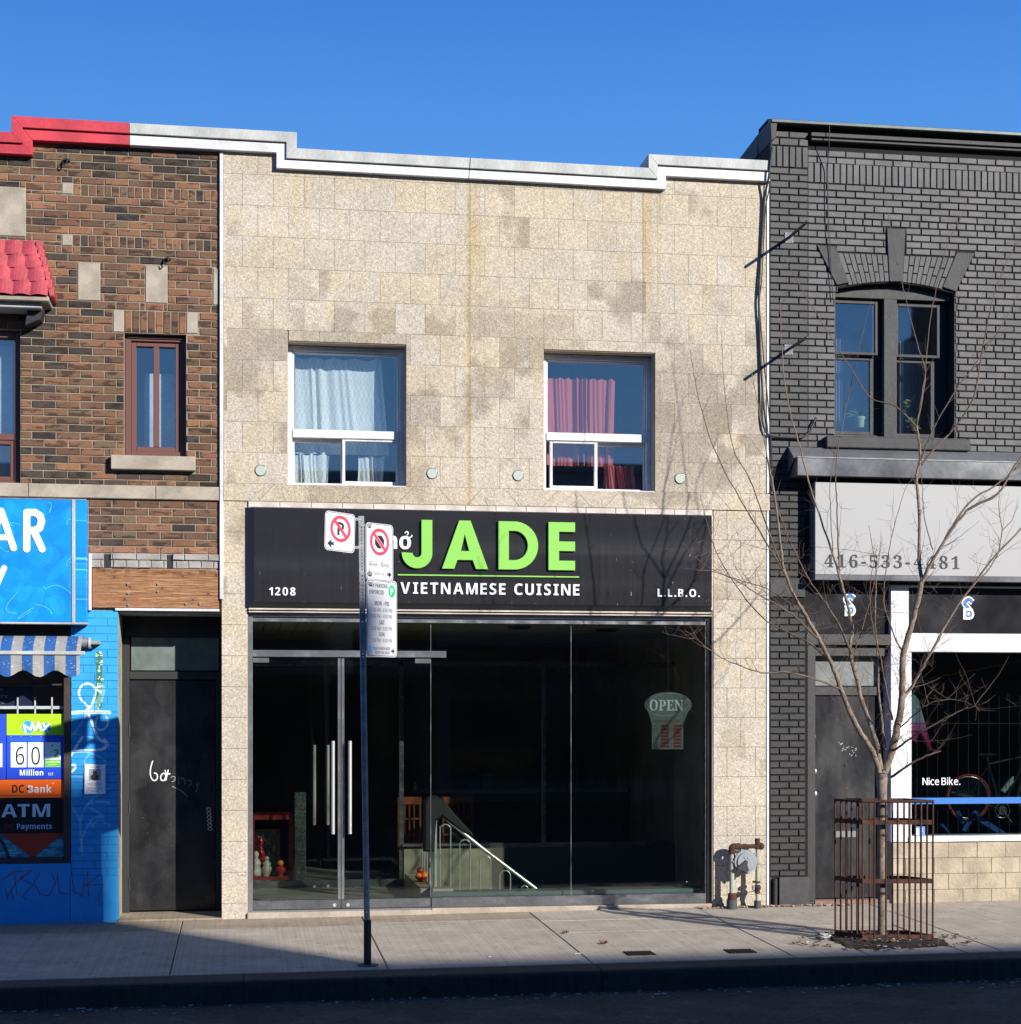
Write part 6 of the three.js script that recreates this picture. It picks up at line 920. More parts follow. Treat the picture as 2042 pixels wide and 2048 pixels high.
  put(pf, 'print', uvRect(box(ax0 + 0.05, px1, ay0, py1, az - 0.32, az - 0.31), ax0, ay0, 0.32, 0.5), mat('#ffffff', 0.5, { map: pic })); P(pf, 'frame', px1, px1 + 0.018, ay0, py1 + 0.015, az - 0.33, az - 0.29, mat([0.36, 0.2, 0.03], 0.35, { metalness: 0.6 })); P(pf, 'frame', ax0 + 0.05, px1, py1, py1 + 0.015, az - 0.33, az - 0.29, mat([0.36, 0.2, 0.03], 0.35, { metalness: 0.6 }));
  const lathe = (x, z, y, prof, seg = 18) => new THREE.LatheGeometry(prof.map(([r, h]) => new THREE.Vector2(r, h)), seg).translate(x, y, z);
  const porcelain = mat([0.62, 0.6, 0.54], 0.3), redGl = mat([0.5, 0.02, 0.015], 0.2), orange = mat([0.75, 0.27, 0.02], 0.5);
  const fig = [[0.001, 0], [0.06, 0.005], [0.065, 0.06], [0.045, 0.11], [0.055, 0.15], [0.03, 0.19], [0.018, 0.205], [0.032, 0.225], [0.032, 0.25], [0.012, 0.275], [0.001, 0.28]];
  const f1 = thing('altar_figure', 'large white porcelain altar figure with red robe beside the door jamb', 'figurine', [0.335, ay0, az]); put(f1, 'body', lathe(0.346, az, ay0, fig), porcelain);
  const f2 = thing('altar_figure', 'red robed altar figure standing behind the porcelain bowl', 'figurine', [0.396, ay0, az - 0.12]); put(f2, 'body', lathe(0.396, az - 0.12, ay0, fig.map(([r, h]) => [r * 0.95, h * 1.55])), redGl);
  const f3 = thing('altar_figure', 'small seated porcelain altar figure on a bowl', 'figurine', [0.46, ay0, az + 0.02]); put(f3, 'bowl', lathe(0.454, az + 0.02, ay0, [[0.03, 0], [0.035, 0.01], [0.06, 0.06], [0.062, 0.065], [0.055, 0.065], [0.001, 0.03]]), mat([0.6, 0.35, 0.32], 0.3)); put(f3, 'body', lathe(0.465, az + 0.02, ay0 + 0.05, fig.map(([r, h]) => [r * 0.85, h * 0.62])), porcelain);
  const fr = thing('offering_stand', 'red glazed offering stand with an orange on top in the altar', 'offering', [0.614, ay0, az + 0.03]); const fxx = 0.614; put(fr, 'stand', lathe(fxx, az + 0.03, ay0, [[0.035, 0], [0.03, 0.012], [0.018, 0.025], [0.055, 0.05], [0.058, 0.085], [0.03, 0.115], [0.001, 0.115]]), redGl); put(fr, 'orange', new THREE.SphereGeometry(0.034, 18, 14).translate(fxx, ay0 + 0.145, az + 0.03), orange);
  const fl2 = thing('fruit_dish', 'red apple and orange piled in a red dish on the stair kerb', 'fruit', [2.014, 0.157, -1.2]); { const x = 2.014, y = 0.157; put(fl2, 'dish', lathe(x, -1.2, y, [[0.03, 0], [0.035, 0.012], [0.07, 0.05], [0.072, 0.055], [0.06, 0.052], [0.001, 0.02]]), redGl); put(fl2, 'orange', new THREE.SphereGeometry(0.034, 16, 12).translate(x + 0.03, y + 0.065, -1.2), orange); put(fl2, 'orange', new THREE.SphereGeometry(0.034, 16, 12).translate(x - 0.03, y + 0.062, -1.19), mat([0.7, 0.16, 0.02], 0.5)); put(fl2, 'apple', new THREE.SphereGeometry(0.036, 16, 12).translate(x - 0.012, y + 0.115, -1.2), mat([0.36, 0.03, 0.02], 0.35)); }
  // granite post, counter and boxes deeper inside
  single('granite_post', 'grey speckled granite post inside the restaurant beside the altar', 'post', rbox(0.762, 0.887, dB0 - 0.012, 1.02, -2.72, -2.6, 0.004), mat('#ffffff', 0.4, { map: rep(dataTex(256, (i, j) => { const v = (Math.imul(i * 7919 + j * 104729, 2654435761) >>> 8 & 255) / 255, w = N3[(j * 2) * 512 + i * 2] > 0.52 ? 0.14 : 0.40; return [w * (0.7 + v * 0.4), w * (0.78 + v * 0.4), w * (0.74 + v * 0.4)]; }), 4) }));
  const ct = thing('counter', 'dark service counter at the back of the restaurant', 'counter', [3.2, dB0, -4.4]); P(ct, 'body', 2.3, 4.9, -1.6, 0.92, -4.8, -4.4, mat([0.09, 0.08, 0.07], 0.6)); P(ct, 'top', 2.25, 4.9, 0.92, 0.965, -4.85, -4.34, mat([0.22, 0.22, 0.2], 0.3)); P(ct, 'corner_post', 2.25, 2.29, 0.92, 1.06, -4.4, -4.36, M.alu);
  for (const [x, lab, c] of [[3.1, 'pale tub on the dark service counter', [0.12, 0.13, 0.12]], [2.9, 'dark blue box on the service counter', [0.03, 0.04, 0.06]]]) single('counter_box', lab, 'box', rbox(x, x + 0.14, 0.966, 1.16, -4.6, -4.45, 0.01), mat(c, 0.6));
  // open sign with opening hours hanging behind the glass
  const oz = -0.125, ox0 = 4.107, ox1 = 4.585, oy0 = 1.532, oy1 = 2.097;
  const ot = canvasTex(768, 930, (c, w, h) => { c.fillStyle = '#4d5957'; c.fillRect(0, 0, w, h); c.strokeStyle = '#7f8f8b'; c.lineWidth = 7; c.beginPath(); c.ellipse(385, 205, 345, 180, -0.10, -0.35, 5.4); c.stroke(); c.fillStyle = '#aebbb7'; c.font = 'bold 240px serif'; c.save(); c.translate(72, 300); c.scale(0.82, 1); c.fillText('OPEN', 0, 0); c.restore(); c.fillStyle = '#4a161c'; c.font = 'bold 56px serif'; c.save(); c.translate(132, 496); c.scale(0.86, 1); c.fillText('BUSINESS HOURS', 0, 0); c.restore(); ['MON', 'TUE', 'WED', 'THU', 'FRI', 'SAT', 'SUN'].forEach((d, i) => { c.fillStyle = '#53222a'; c.font = 'bold 42px sans-serif'; c.fillText(d, 140, 566 + i * 55); c.fillStyle = '#531019'; c.fillRect(268, 532 + i * 55, 130, 42); c.fillRect(470, 532 + i * 55, 130, 42); c.fillStyle = '#5b4346'; c.fillText('to', 412, 564 + i * 55); }); });
  const os = thing('open_sign', 'oval topped OPEN sign with red opening hours table behind the glass', 'sign', [(ox0 + ox1) / 2, oy0, oz]);
  const W2 = ox1 - ox0, H2 = oy1 - oy0, U = (u, v) => [ox0 + u * W2, oy1 - v * H2], outl = []; for (let k = 0; k <= 40; k++) { const t = Math.PI * 0.80 + k / 40 * -Math.PI * 1.60; outl.push(U(0.5 + 0.5 * Math.cos(t) * (1), 0.225 - 0.225 * Math.sin(t))); } 
  const lowL = U(0.155, 0.56), lowR = U(0.82, 0.56); const pts = [U(0.155, 1), U(0.82, 1), lowR]; for (let k = 0; k <= 44; k++) { const t = -0.55 + k / 44 * (Math.PI + 1.1); pts.push(U(0.5 + 0.5 * Math.cos(t), 0.225 - 0.225 * Math.sin(t))); } pts.push(lowL);
  put(os, 'board', uvRect(ext(pts, oz - 0.006, oz, 0), ox0, oy0, W2, H2), mat('#ffffff', 0.4, { map: ot }));
  put(os, 'hanging_wire', cyl([(ox0 + ox1) / 2, oy1 - 0.01, oz - 0.003], [(ox0 + ox1) / 2, top0 + 0.01, oz - 0.003], 0.0015, 0.0015, 5), M.wire);
}

// ---------------------------------------------------------------- street tree
const barkTex = (() => { const a = fbm(256, 8, 5, 901), b = noiseTile(256, 64, 902); return dataTex(256, (i, j, k) => { const ring = noiseRow(j) , v = 0.46 + (a[k] - 0.5) * 0.30 + (b[k] - 0.5) * 0.16 + ring; return [v * 1.04, v * 0.92, v * 0.80]; }); function noiseRow(j) { return ((Math.imul(j * 2654435761, 40503) >>> 9 & 255) / 255 - 0.5) * 0.10; } })();
M.bark = mat('#ffffff', 0.85, { map: rep(barkTex, 4, 3), bumpMap: rep(barkTex, 4, 3), bumpScale: 0.004 });
M.twig = mat([0.115, 0.078, 0.055], 0.8);
{
  const T = thing('street_tree', 'bare young street tree with many thin upright shoots', 'tree', [5.61, -0.06, 2.35]);
  const q = mulberry(333), rq = (a, b) => a + (b - a) * q();
  const limbs = [];
  const L = (pts, r0, r1, name = 'limb', per = 5) => { const s = smooth(pts, per); for (let i = 1; i < s.length - 1; i++) { s[i][0] += rq(-1, 1) * 0.004; s[i][1] += rq(-1, 1) * 0.004; s[i][2] += rq(-1, 1) * 0.004; } r0 *= 0.9; r1 *= 0.85; limbs.push({ s, r0, r1 }); put(T, name, limb(s, r0, r1, r0 > 0.02 ? 10 : 6), r0 > 0.012 ? M.bark : M.twig); return s; };
  { const s = smooth([[5.603,-0.078,2.35], [5.607,0.157,2.35], [5.603,0.714,2.35], [5.607,1.056,2.35], [5.603,1.271,2.35], [5.603,1.378,2.35]], 5), n = s.length, rad = s.map((_, i) => { const t = i / (n - 1); return t < 0.1 ? lerp(0.05, 0.04, t / 0.1) : t < 0.7 ? 0.040 : lerp(0.040, 0.056, (t - 0.7) / 0.3); }); put(T, 'trunk', limb(s, rad, 0, 14), M.bark); for (const y of [1.005, 0.842, 0.346]) put(T, 'bark_band', new THREE.TorusGeometry(0.041, 0.004, 6, 20).rotateX(Math.PI / 2).scale(1, 3, 1).translate(5.612, y, 2.35), mat([0.02, 0.016, 0.013], 0.9)); }
  // main limbs; each keeps its own distance from the wall
  const A = L([[5.594,1.348,2.35], [5.506,1.558,2.38], [5.367,1.747,2.42], [5.263,1.921,2.46], [5.174,2.11,2.5], [5.108,2.283,2.5], [5.022,2.438,2.52], [4.894,2.641,2.55], [4.798,2.796,2.55], [4.668,3.025,2.6], [4.621,3.27,2.6], [4.584,3.562,2.62], [4.543,3.843,2.6], [4.496,4.075,2.6], [4.444,4.365,2.6], [4.366,4.737,2.6]], 0.029, 0.0025);
  L([[4.798,2.796,2.55], [4.714,3.004,2.5], [4.571,3.449,2.4], [4.425,3.874,2.35], [4.308,4.116,2.3], [4.258,4.642,2.2], [4.223,5.144,2.2]], 0.009, 0.002);
  L([[5.086,2.334,2.5], [4.949,2.472,2.4], [4.819,2.556,2.3], [4.634,2.671,2.2], [4.433,2.915,2.1], [4.249,3.257,2], [4.128,3.626,2], [4.097,3.768,2]], 0.010, 0.002);
  L([[5.178,2.089,2.5], [4.847,2.181,2.7], [4.591,2.223,2.8], [4.368,2.216,2.9], [4.12,2.277,3], [3.903,2.379,3.05], [3.753,2.483,3.1], [3.659,2.554,3.1]], 0.010, 0.002);
  L([[4.991,2.492,2.52], [4.687,2.706,2.7], [4.382,2.849,2.8], [4.15,2.962,2.9], [3.961,3.032,2.9], [3.81,3.038,2.95]], 0.009, 0.002);
  L([[4.668,3.025,2.6], [4.425,3.305,2.8], [4.141,3.696,2.9], [3.896,4.12,3], [3.78,4.559,3], [3.743,4.811,3]], 0.008, 0.002);
  L([[4.85,2.7,2.55], [4.624,2.933,2.3], [4.258,3.064,2.2], [4.044,3.198,2.1], [3.911,3.346,2.1]], 0.006, 0.0015);
  const F = L([[5.595,1.399,2.36], [5.564,1.651,2.3], [5.515,1.84,2.25], [5.475,2.004,2.2], [5.435,2.164,2.2], [5.403,2.359,2.15], [5.394,2.485,2.15], [5.431,2.617,2.1], [5.385,2.83,2.1], [5.335,3.059,2.05], [5.289,3.272,2], [5.185,3.563,2], [5.085,3.853,2], [5.015,4.186,1.95], [4.909,4.629,1.9], [4.855,5.109,1.9], [4.841,5.502,1.9]], 0.024, 0.0025);
  L([[5.403,2.39,2.15], [5.232,2.653,2.3], [5.099,2.824,2.35], [4.931,3.027,2.4], [4.753,3.298,2.5], [4.635,3.577,2.5], [4.562,3.857,2.5], [4.509,4.258,2.5]], 0.012, 0.002);
  L([[5.335,3.059,2.05], [5.371,3.41,1.9], [5.379,3.724,1.85], [5.388,3.952,1.8], [5.406,4.218,1.8], [5.535,4.683,1.7], [5.619,5.065,1.7], [5.75,5.579,1.7]], 0.009, 0.002);
  L([[5.289,3.272,2], [5.227,3.735,2.1], [5.236,3.952,2.1], [5.299,4.257,2.1]], 0.005, 0.0015);
  const Mm = L([[5.612,1.335,2.35], [5.675,1.523,2.36], [5.709,1.716,2.4], [5.754,1.938,2.4], [5.759,2.16,2.42], [5.756,2.381,2.45], [5.801,2.539,2.45], [5.847,2.747,2.48], [5.888,2.95,2.5], [5.906,3.014,2.5]], 0.038, 0.023);
  const Ma = L([[5.902,3.005,2.5], [5.9,3.175,2.45], [5.92,3.501,2.4], [5.922,3.825,2.35], [5.938,3.961,2.3], [5.97,4.069,2.3], [5.965,4.245,2.28], [5.954,4.375,2.25]], 0.019, 0.010);
  L([[5.954,4.366,2.25], [5.779,4.547,2.2], [5.604,4.626,2.1], [5.444,4.91,2], [5.302,5.207,1.9], [5.085,5.567,1.85], [4.974,5.796,1.8], [4.887,5.946,1.8]], 0.0075, 0.002);
  L([[5.954,4.366,2.25], [5.975,4.587,2.3], [6.015,4.83,2.3], [6.047,5.193,2.3], [6.093,5.462,2.3], [6.208,5.963,2.35], [6.331,6.213,2.4], [6.35,6.3,2.4]], 0.0075, 0.002);
  L([[5.954,4.366,2.25], [6.098,4.871,2.1], [6.065,5.128,2], [5.979,5.533,1.95], [5.878,6.072,1.9], [5.786,6.62,1.9]], 0.0075, 0.0018);
  L([[5.97,4.069,2.3], [6.081,4.366,2.35], [6.25,4.663,2.4], [6.445,4.938,2.45], [6.65,5.256,2.5], [6.832,5.606,2.5]], 0.009, 0.002);
  L([[5.979,4.026,2.3], [6.129,4.202,2.3], [6.261,4.335,2.3], [6.4,4.581,2.4], [6.491,5.014,2.4], [6.536,5.423,2.5], [6.695,5.815,2.5], [6.795,5.99,2.5]], 0.012, 0.0022);
  const Mb = L([[5.906,3.014,2.5], [5.948,3.138,2.55], [6.029,3.291,2.6], [6.124,3.461,2.65], [6.249,3.613,2.7], [6.435,3.718,2.8], [6.58,3.961,2.85], [6.685,4.123,2.9], [6.902,4.487,3]], 0.018, 0.008);
  L([[6.021,3.278,2.6], [6.207,3.534,2.5], [6.373,3.714,2.45], [6.65,3.876,2.4], [6.843,4.053,2.4], [7.112,4.401,2.3]], 0.012, 0.005);
  const Nn = L([[5.758,1.998,2.4], [5.826,2.08,2.4], [5.909,2.241,2.45], [5.987,2.41,2.5], [6.131,2.698,2.55], [6.293,2.947,2.6], [6.481,3.225,2.7], [6.676,3.446,2.75], [6.867,3.764,2.8]], 0.018, 0.007);
  L([[6.293,2.947,2.6], [6.559,3.197,2.5], [6.645,3.461,2.45], [6.641,3.639,2.4], [6.646,3.898,2.4]], 0.007, 0.002); L([[6.645,3.452,2.45], [6.76,3.554,2.4], [6.815,3.685,2.4]], 0.005, 0.0015);
  L([[5.68,1.339,2.37], [5.736,1.416,2.5], [5.865,1.511,2.6], [6.008,1.567,2.65]], 0.013, 0.0085, 'cut_limb');
  L([[5.7,1.571,2.4], [5.781,1.684,2.6], [5.957,1.82,2.75], [6.161,1.937,2.85]], 0.011, 0.006, 'cut_limb');
  L([[5.745,1.763,2.4], [5.821,1.891,2.6], [5.886,1.966,2.7], [6.072,1.999,2.8], [6.178,1.953,2.9], [6.244,1.903,2.9]], 0.007, 0.002);
  L([[5.626,1.57,2.36], [5.665,1.783,2.2], [5.672,2.044,2.1], [5.696,2.44,2], [5.693,2.75,1.95], [5.721,3.106,1.9], [5.656,3.547,1.9]], 0.014, 0.003); L([[5.678,1.827,2.4], [5.581,2.082,2.5], [5.517,2.334,2.55], [5.423,2.626,2.6], [5.382,2.916,2.65], [5.429,3.289,2.7]], 0.011, 0.002);
  L([[5.958,3.265,2.6], [5.887,3.517,2.6], [5.865,3.77,2.6], [5.856,3.917,2.6]], 0.006, 0.002); L([[5.372,2.301,2.2], [5.582,2.702,2], [5.721,3.106,1.9], [5.781,3.416,1.9]], 0.006, 0.0015);
  L([[5.756,2.381,2.45], [5.655,2.639,2.4], [5.621,2.855,2.35], [5.672,3.203,2.3], [5.739,3.505,2.3], [5.83,3.808,2.3], [5.92,3.939,2.3]], 0.008, 0.0018);
  // side shoots and twiglets
  const tw = [];
  const shoot = (p, dir, len, r, lvl) => { const n = 6, pts = [p.slice()], d = dir.slice(); for (let i = 0; i < n; i++) { d[0] += rq(-0.22, 0.22); d[1] += rq(-0.12, 0.24); d[2] += rq(-0.2, 0.2); const m = Math.hypot(...d), b = pts[i]; pts.push([b[0] + d[0] / m * len / n, b[1] + d[1] / m * len / n, b[2] + d[2] / m * len / n]); } tw.push(limb(pts, r, r * 0.4, 4)); if (lvl > 0) for (let k = 0, c = 1 + (q() * 3 | 0); k < c; k++) { const b = pts[2 + (q() * 4 | 0)]; shoot(b, [rq(-1, 1), rq(-0.3, 0.9), rq(-0.8, 0.8)], len * rq(0.2, 0.5), r * 0.6, lvl - 1); } };
  const main = limbs.slice();
  for (const { s, r0, r1 } of main) { const n = s.length; for (let i = 3; i < n - 1; i++) { const big = lerp(r0, r1, i / n); const chance = big > 0.010 ? 0.7 : 0.42; if (q() < chance) { const p = s[i], t = [s[i][0] - s[i - 1][0], s[i][1] - s[i - 1][1], s[i][2] - s[i - 1][2]], m = Math.hypot(...t); const low = p[1] < 3.6 ? 1 : 0.6; shoot(p, [t[0] / m * 0.6 + rq(-0.9, 0.9), t[1] / m * 0.6 + rq(-0.2, 0.8), t[2] / m * 0.6 + rq(-0.9, 0.9)], rq(0.10, 0.42) * low, Math.min(big * 0.5, rq(0.0017, 0.0032)), q() < 0.55 ? 1 : 0); } } }
  for (let i = 0; i < 330; i++) { const lb = main[q() * main.length | 0].s, p = lb[1 + (q() * (lb.length - 2) | 0)]; if (p[1] > 1.6 && p[1] < 3.3) shoot(p, [rq(-1, 1), rq(-0.2, 1), rq(-1, 1)], rq(0.12, 0.55), rq(0.0018, 0.003), 2); }
  put(T, 'twigs', merge(tw), M.twig, { kind: 'stuff' });
}
// ---------------------------------------------------------------- tree guard
{
  const FL = [5.40, 2.43], FR = [5.99, 2.52], BL = [5.275, 2.10], BR = [5.865, 2.19], gy = GY(5.6, 2.4) + 0.012, top = 1.135;
  const s = thing('tree_guard', 'rusty steel bar tree guard around the young tree', 'tree guard', [5.63, gy, 2.31]);
  const C = [FL, FR, BR, BL], ring = (y0, y1, t) => { for (let i = 0; i < 4; i++) { const a = C[i], b = C[(i + 1) % 4], dx = b[0] - a[0], dz = b[1] - a[1], l = Math.hypot(dx, dz), nx = -dz / l * t / 2, nz = dx / l * t / 2; const v = (p, s2, y) => [p[0] + nx * s2, y, p[1] + nz * s2]; put(s, 'flat_band', quads([[v(a, -1, y0), v(b, -1, y0), v(b, -1, y1), v(a, -1, y1)], [v(b, 1, y0), v(a, 1, y0), v(a, 1, y1), v(b, 1, y1)], [v(a, -1, y1), v(b, -1, y1), v(b, 1, y1), v(a, 1, y1)], [v(a, 1, y0), v(b, 1, y0), v(b, -1, y0), v(a, -1, y0)]]), M.rust); } };
  const yy = (py) => py; ring(0.939, 0.977, 0.006); ring(0.438, 0.476, 0.006); ring(gy + 0.01, gy + 0.055, 0.006);
  for (let i = 0; i < 4; i++) { const a = C[i], b = C[(i + 1) % 4], n = i % 2 ? 5 : 6; put(s, 'top_rail', cyl([a[0], top, a[1]], [b[0], top, b[1]], 0.013, 0.013, 10), M.rust); put(s, 'corner_ball', new THREE.SphereGeometry(0.0145, 10, 8).translate(a[0], top, a[1]), M.rust);
    for (let k = 0; k < n; k++) { const t = k / n, x = lerp(a[0], b[0], t), z = lerp(a[1], b[1], t); put(s, 'bar', cyl([x, gy - 0.005, z], [x + rr(-0.002, 0.002), top, z], 0.0088, 0.0088, 8), M.rust); } }
  // earth and litter in the pit
  const nx = 26, nz = 22, pos = [], uv = [], ix = [], q = mulberry(71); for (let j = 0; j <= nz; j++) for (let i = 0; i <= nx; i++) { const u = i / nx, v = j / nz, x = lerp(5.16, 6.12, u), z = lerp(1.98, 2.80, v), e = Math.min(u, 1 - u, v, 1 - v), d = 1 - Math.hypot((u - 0.48) * 1.7, (v - 0.45) * 1.7); pos.push(x + rr(-0.02, 0.02) * (e > 0), GY(x, z) + (e < 0.02 ? -0.03 : clamp(d + 0.15) * 0.045 - 0.012 + q() * 0.022), z + rr(-0.015, 0.015) * (e > 0)); uv.push(x, z); } for (let j = 0; j < nz; j++) for (let i = 0; i < nx; i++) { const a = j * (nx + 1) + i; ix.push(a, a + nx + 1, a + nx + 2, a, a + nx + 2, a + 1); }
  const g = new THREE.BufferGeometry(); g.setAttribute('position', new THREE.Float32BufferAttribute(pos, 3)); setUV(g, uv); g.setIndex(ix); g.computeVertexNormals();
  const soil = put(scene, 'soil', g, mat([0.045, 0.033, 0.025], 1, { bumpMap: rep(grainTex, 5), bumpScale: 0.02 })); Object.assign(soil.userData, { kind: 'stuff', label: 'dark earth with litter spilling from the tree pit', category: 'soil' });
  const crumbs = []; for (let i = 0; i < 260; i++) { const a = q() * 6.28, r = 0.1 + q() * 0.62, x = 5.6 + Math.cos(a) * r * 1.15, z = 2.4 + Math.sin(a) * r * 0.75; if (z > 3.02) continue; const c = new THREE.IcosahedronGeometry(0.006 + q() * 0.012, 0).scale(1 + q(), 0.5, 1 + q()).rotateY(q() * 3).translate(x, GY(x, z) + 0.016 + (Math.hypot(x - 5.63, z - 2.35) < 0.35 ? 0.02 : 0), z); const t = q(); crumbs.push(tint(c, t < 0.6 ? [0.06, 0.04, 0.028] : t < 0.85 ? [0.18, 0.10, 0.05] : [0.4, 0.38, 0.34])); }
  const cr = put(scene, 'leaf_litter', merge(crumbs), mat('#ffffff', 0.95, { vertexColors: true })); Object.assign(cr.userData, { kind: 'stuff', label: 'bits of dead leaf and paper around the tree pit', category: 'litter' });
}
{ // crumpled plastic, grates, dead leaves
  const [cx, cz] = [5.139,2.223]; const g = new THREE.IcosahedronGeometry(0.04, 2), P = g.attributes.position, q = mulberry(5), seen = {}; for (let i = 0; i < P.count; i++) { const k = [P.getX(i), P.getY(i), P.getZ(i)].map((v) => v.toFixed(3)).join(); const f = seen[k] ?? (seen[k] = 0.55 + q() * 0.8); P.setXYZ(i, P.getX(i) * f * 1.3, P.getY(i) * f * 0.55, P.getZ(i) * f); } g.computeVertexNormals(); g.translate(cx, GY(cx, cz) + 0.035, cz);
  single('crumpled_wrapper', 'crumpled clear plastic wrapper on the pavement beside the tree guard', 'litter', g, mat([0.35, 0.36, 0.36], 0.25));
  for (const [x, z, lab] of [[3.403,2.66, 'small rusty drain grate in the pavement in front of the restaurant window'], [4.242,2.702, 'small rusty drain grate in the pavement next to the tree pit']]) { const s = thing('drain_grate', lab, 'grate', [x, GY(x, z), z], 'drain grates in the pavement'), y = GY(x, z); put(s, 'frame', box(x - 0.115, x + 0.115, y - 0.02, y + 0.005, z - 0.10, z + 0.10), mat([0.012, 0.010, 0.009], 0.9)); for (let k = 0; k < 9; k++) put(s, 'bar', rbox(x - 0.11 + k * 0.0262, x - 0.11 + k * 0.0262 + 0.011, y + 0.003, y + 0.010, z - 0.1, z + 0.1, 0.002), M.rust); }
  const leafS = (x, z, lab) => { const n = 14, o = []; for (let k = 0; k < n; k++) { const t = k / n * 6.283, r = (k % 2 ? 0.036 : 0.016) * rr(0.7, 1.2); o.push([r * Math.cos(t) * 1.4, r * Math.sin(t)]); } const g = ext(o, 0, 0.003, 0).rotateX(-Math.PI / 2), P = g.attributes.position; for (let i = 0; i < P.count; i++) P.setY(i, P.getY(i) + Math.hypot(P.getX(i), P.getZ(i)) * 0.28 * (1 + Math.sin(i))); g.computeVertexNormals(); g.rotateY(rr(0, 6)).translate(x, GY(x, z) + 0.006, z); single('dead_leaf', lab, 'leaf', g, mat([0.17, 0.075, 0.035], 0.9)); };
  leafS(3.01,1.462, 'curled brown leaf lying beside the long slab joint'); leafS(3.219,2.113, 'curled brown leaf lying between the joint and the drain grate');
  const wr = (x, z, lab, w) => single('paper_scrap', lab, 'litter', rbox(x - w, x + w, GY(x, z) + 0.002, GY(x, z) + 0.008, z - 0.012, z + 0.012, 0.002), M.white); wr(2.899,2.598, 'white paper scrap near the kerb in front of the restaurant', 0.03); wr(2.164,2.65, 'tiny white paper scrap on the pavement slab right of the sign post', 0.012);
  const q3 = mulberry(191), gr = []; for (let i = 0; i < 420; i++) { const x = -3 + q3() * 12, z = 3.44 + q3() * q3() * 0.5, y = GY(x, 3.43) - 0.165 + 0.012 * (z - 3.43), t = q3(); gr.push(tint(new THREE.IcosahedronGeometry(0.004 + q3() * 0.011, 0).scale(1 + q3() * 1.5, 0.6, 1).rotateY(q3() * 3).translate(x, y + 0.004, z), t < 0.5 ? [0.12, 0.09, 0.06] : t < 0.8 ? [0.22, 0.2, 0.18] : [0.3, 0.29, 0.27])); } const go = put(scene, 'gutter_grit', merge(gr), mat('#ffffff', 0.95, { vertexColors: true })); Object.assign(go.userData, { kind: 'stuff', label: 'grit and small litter lying in the road gutter', category: 'grit' });
  // stone chips and dead leaves gathered along the wall foot
  const q2 = mulberry(81), ch = []; for (let i = 0; i < 230; i++) { const x = 4.55 + q2() * 1.6, z = 0.02 + q2() * q2() * 0.10; ch.push(tint(new THREE.IcosahedronGeometry(0.007 + q2() * 0.012, 0).scale(1.3, 0.6, 1).rotateY(q2() * 3).translate(x, GY(x, z) + 0.006, z), q2() < 0.5 ? [0.2, 0.10, 0.06] : [0.30, 0.24, 0.18])); } const o = put(scene, 'wall_foot_litter', merge(ch), mat('#ffffff', 0.95, { vertexColors: true })); Object.assign(o.userData, { kind: 'stuff', label: 'dead leaves and chips along the foot of the stone wall', category: 'litter' });
}
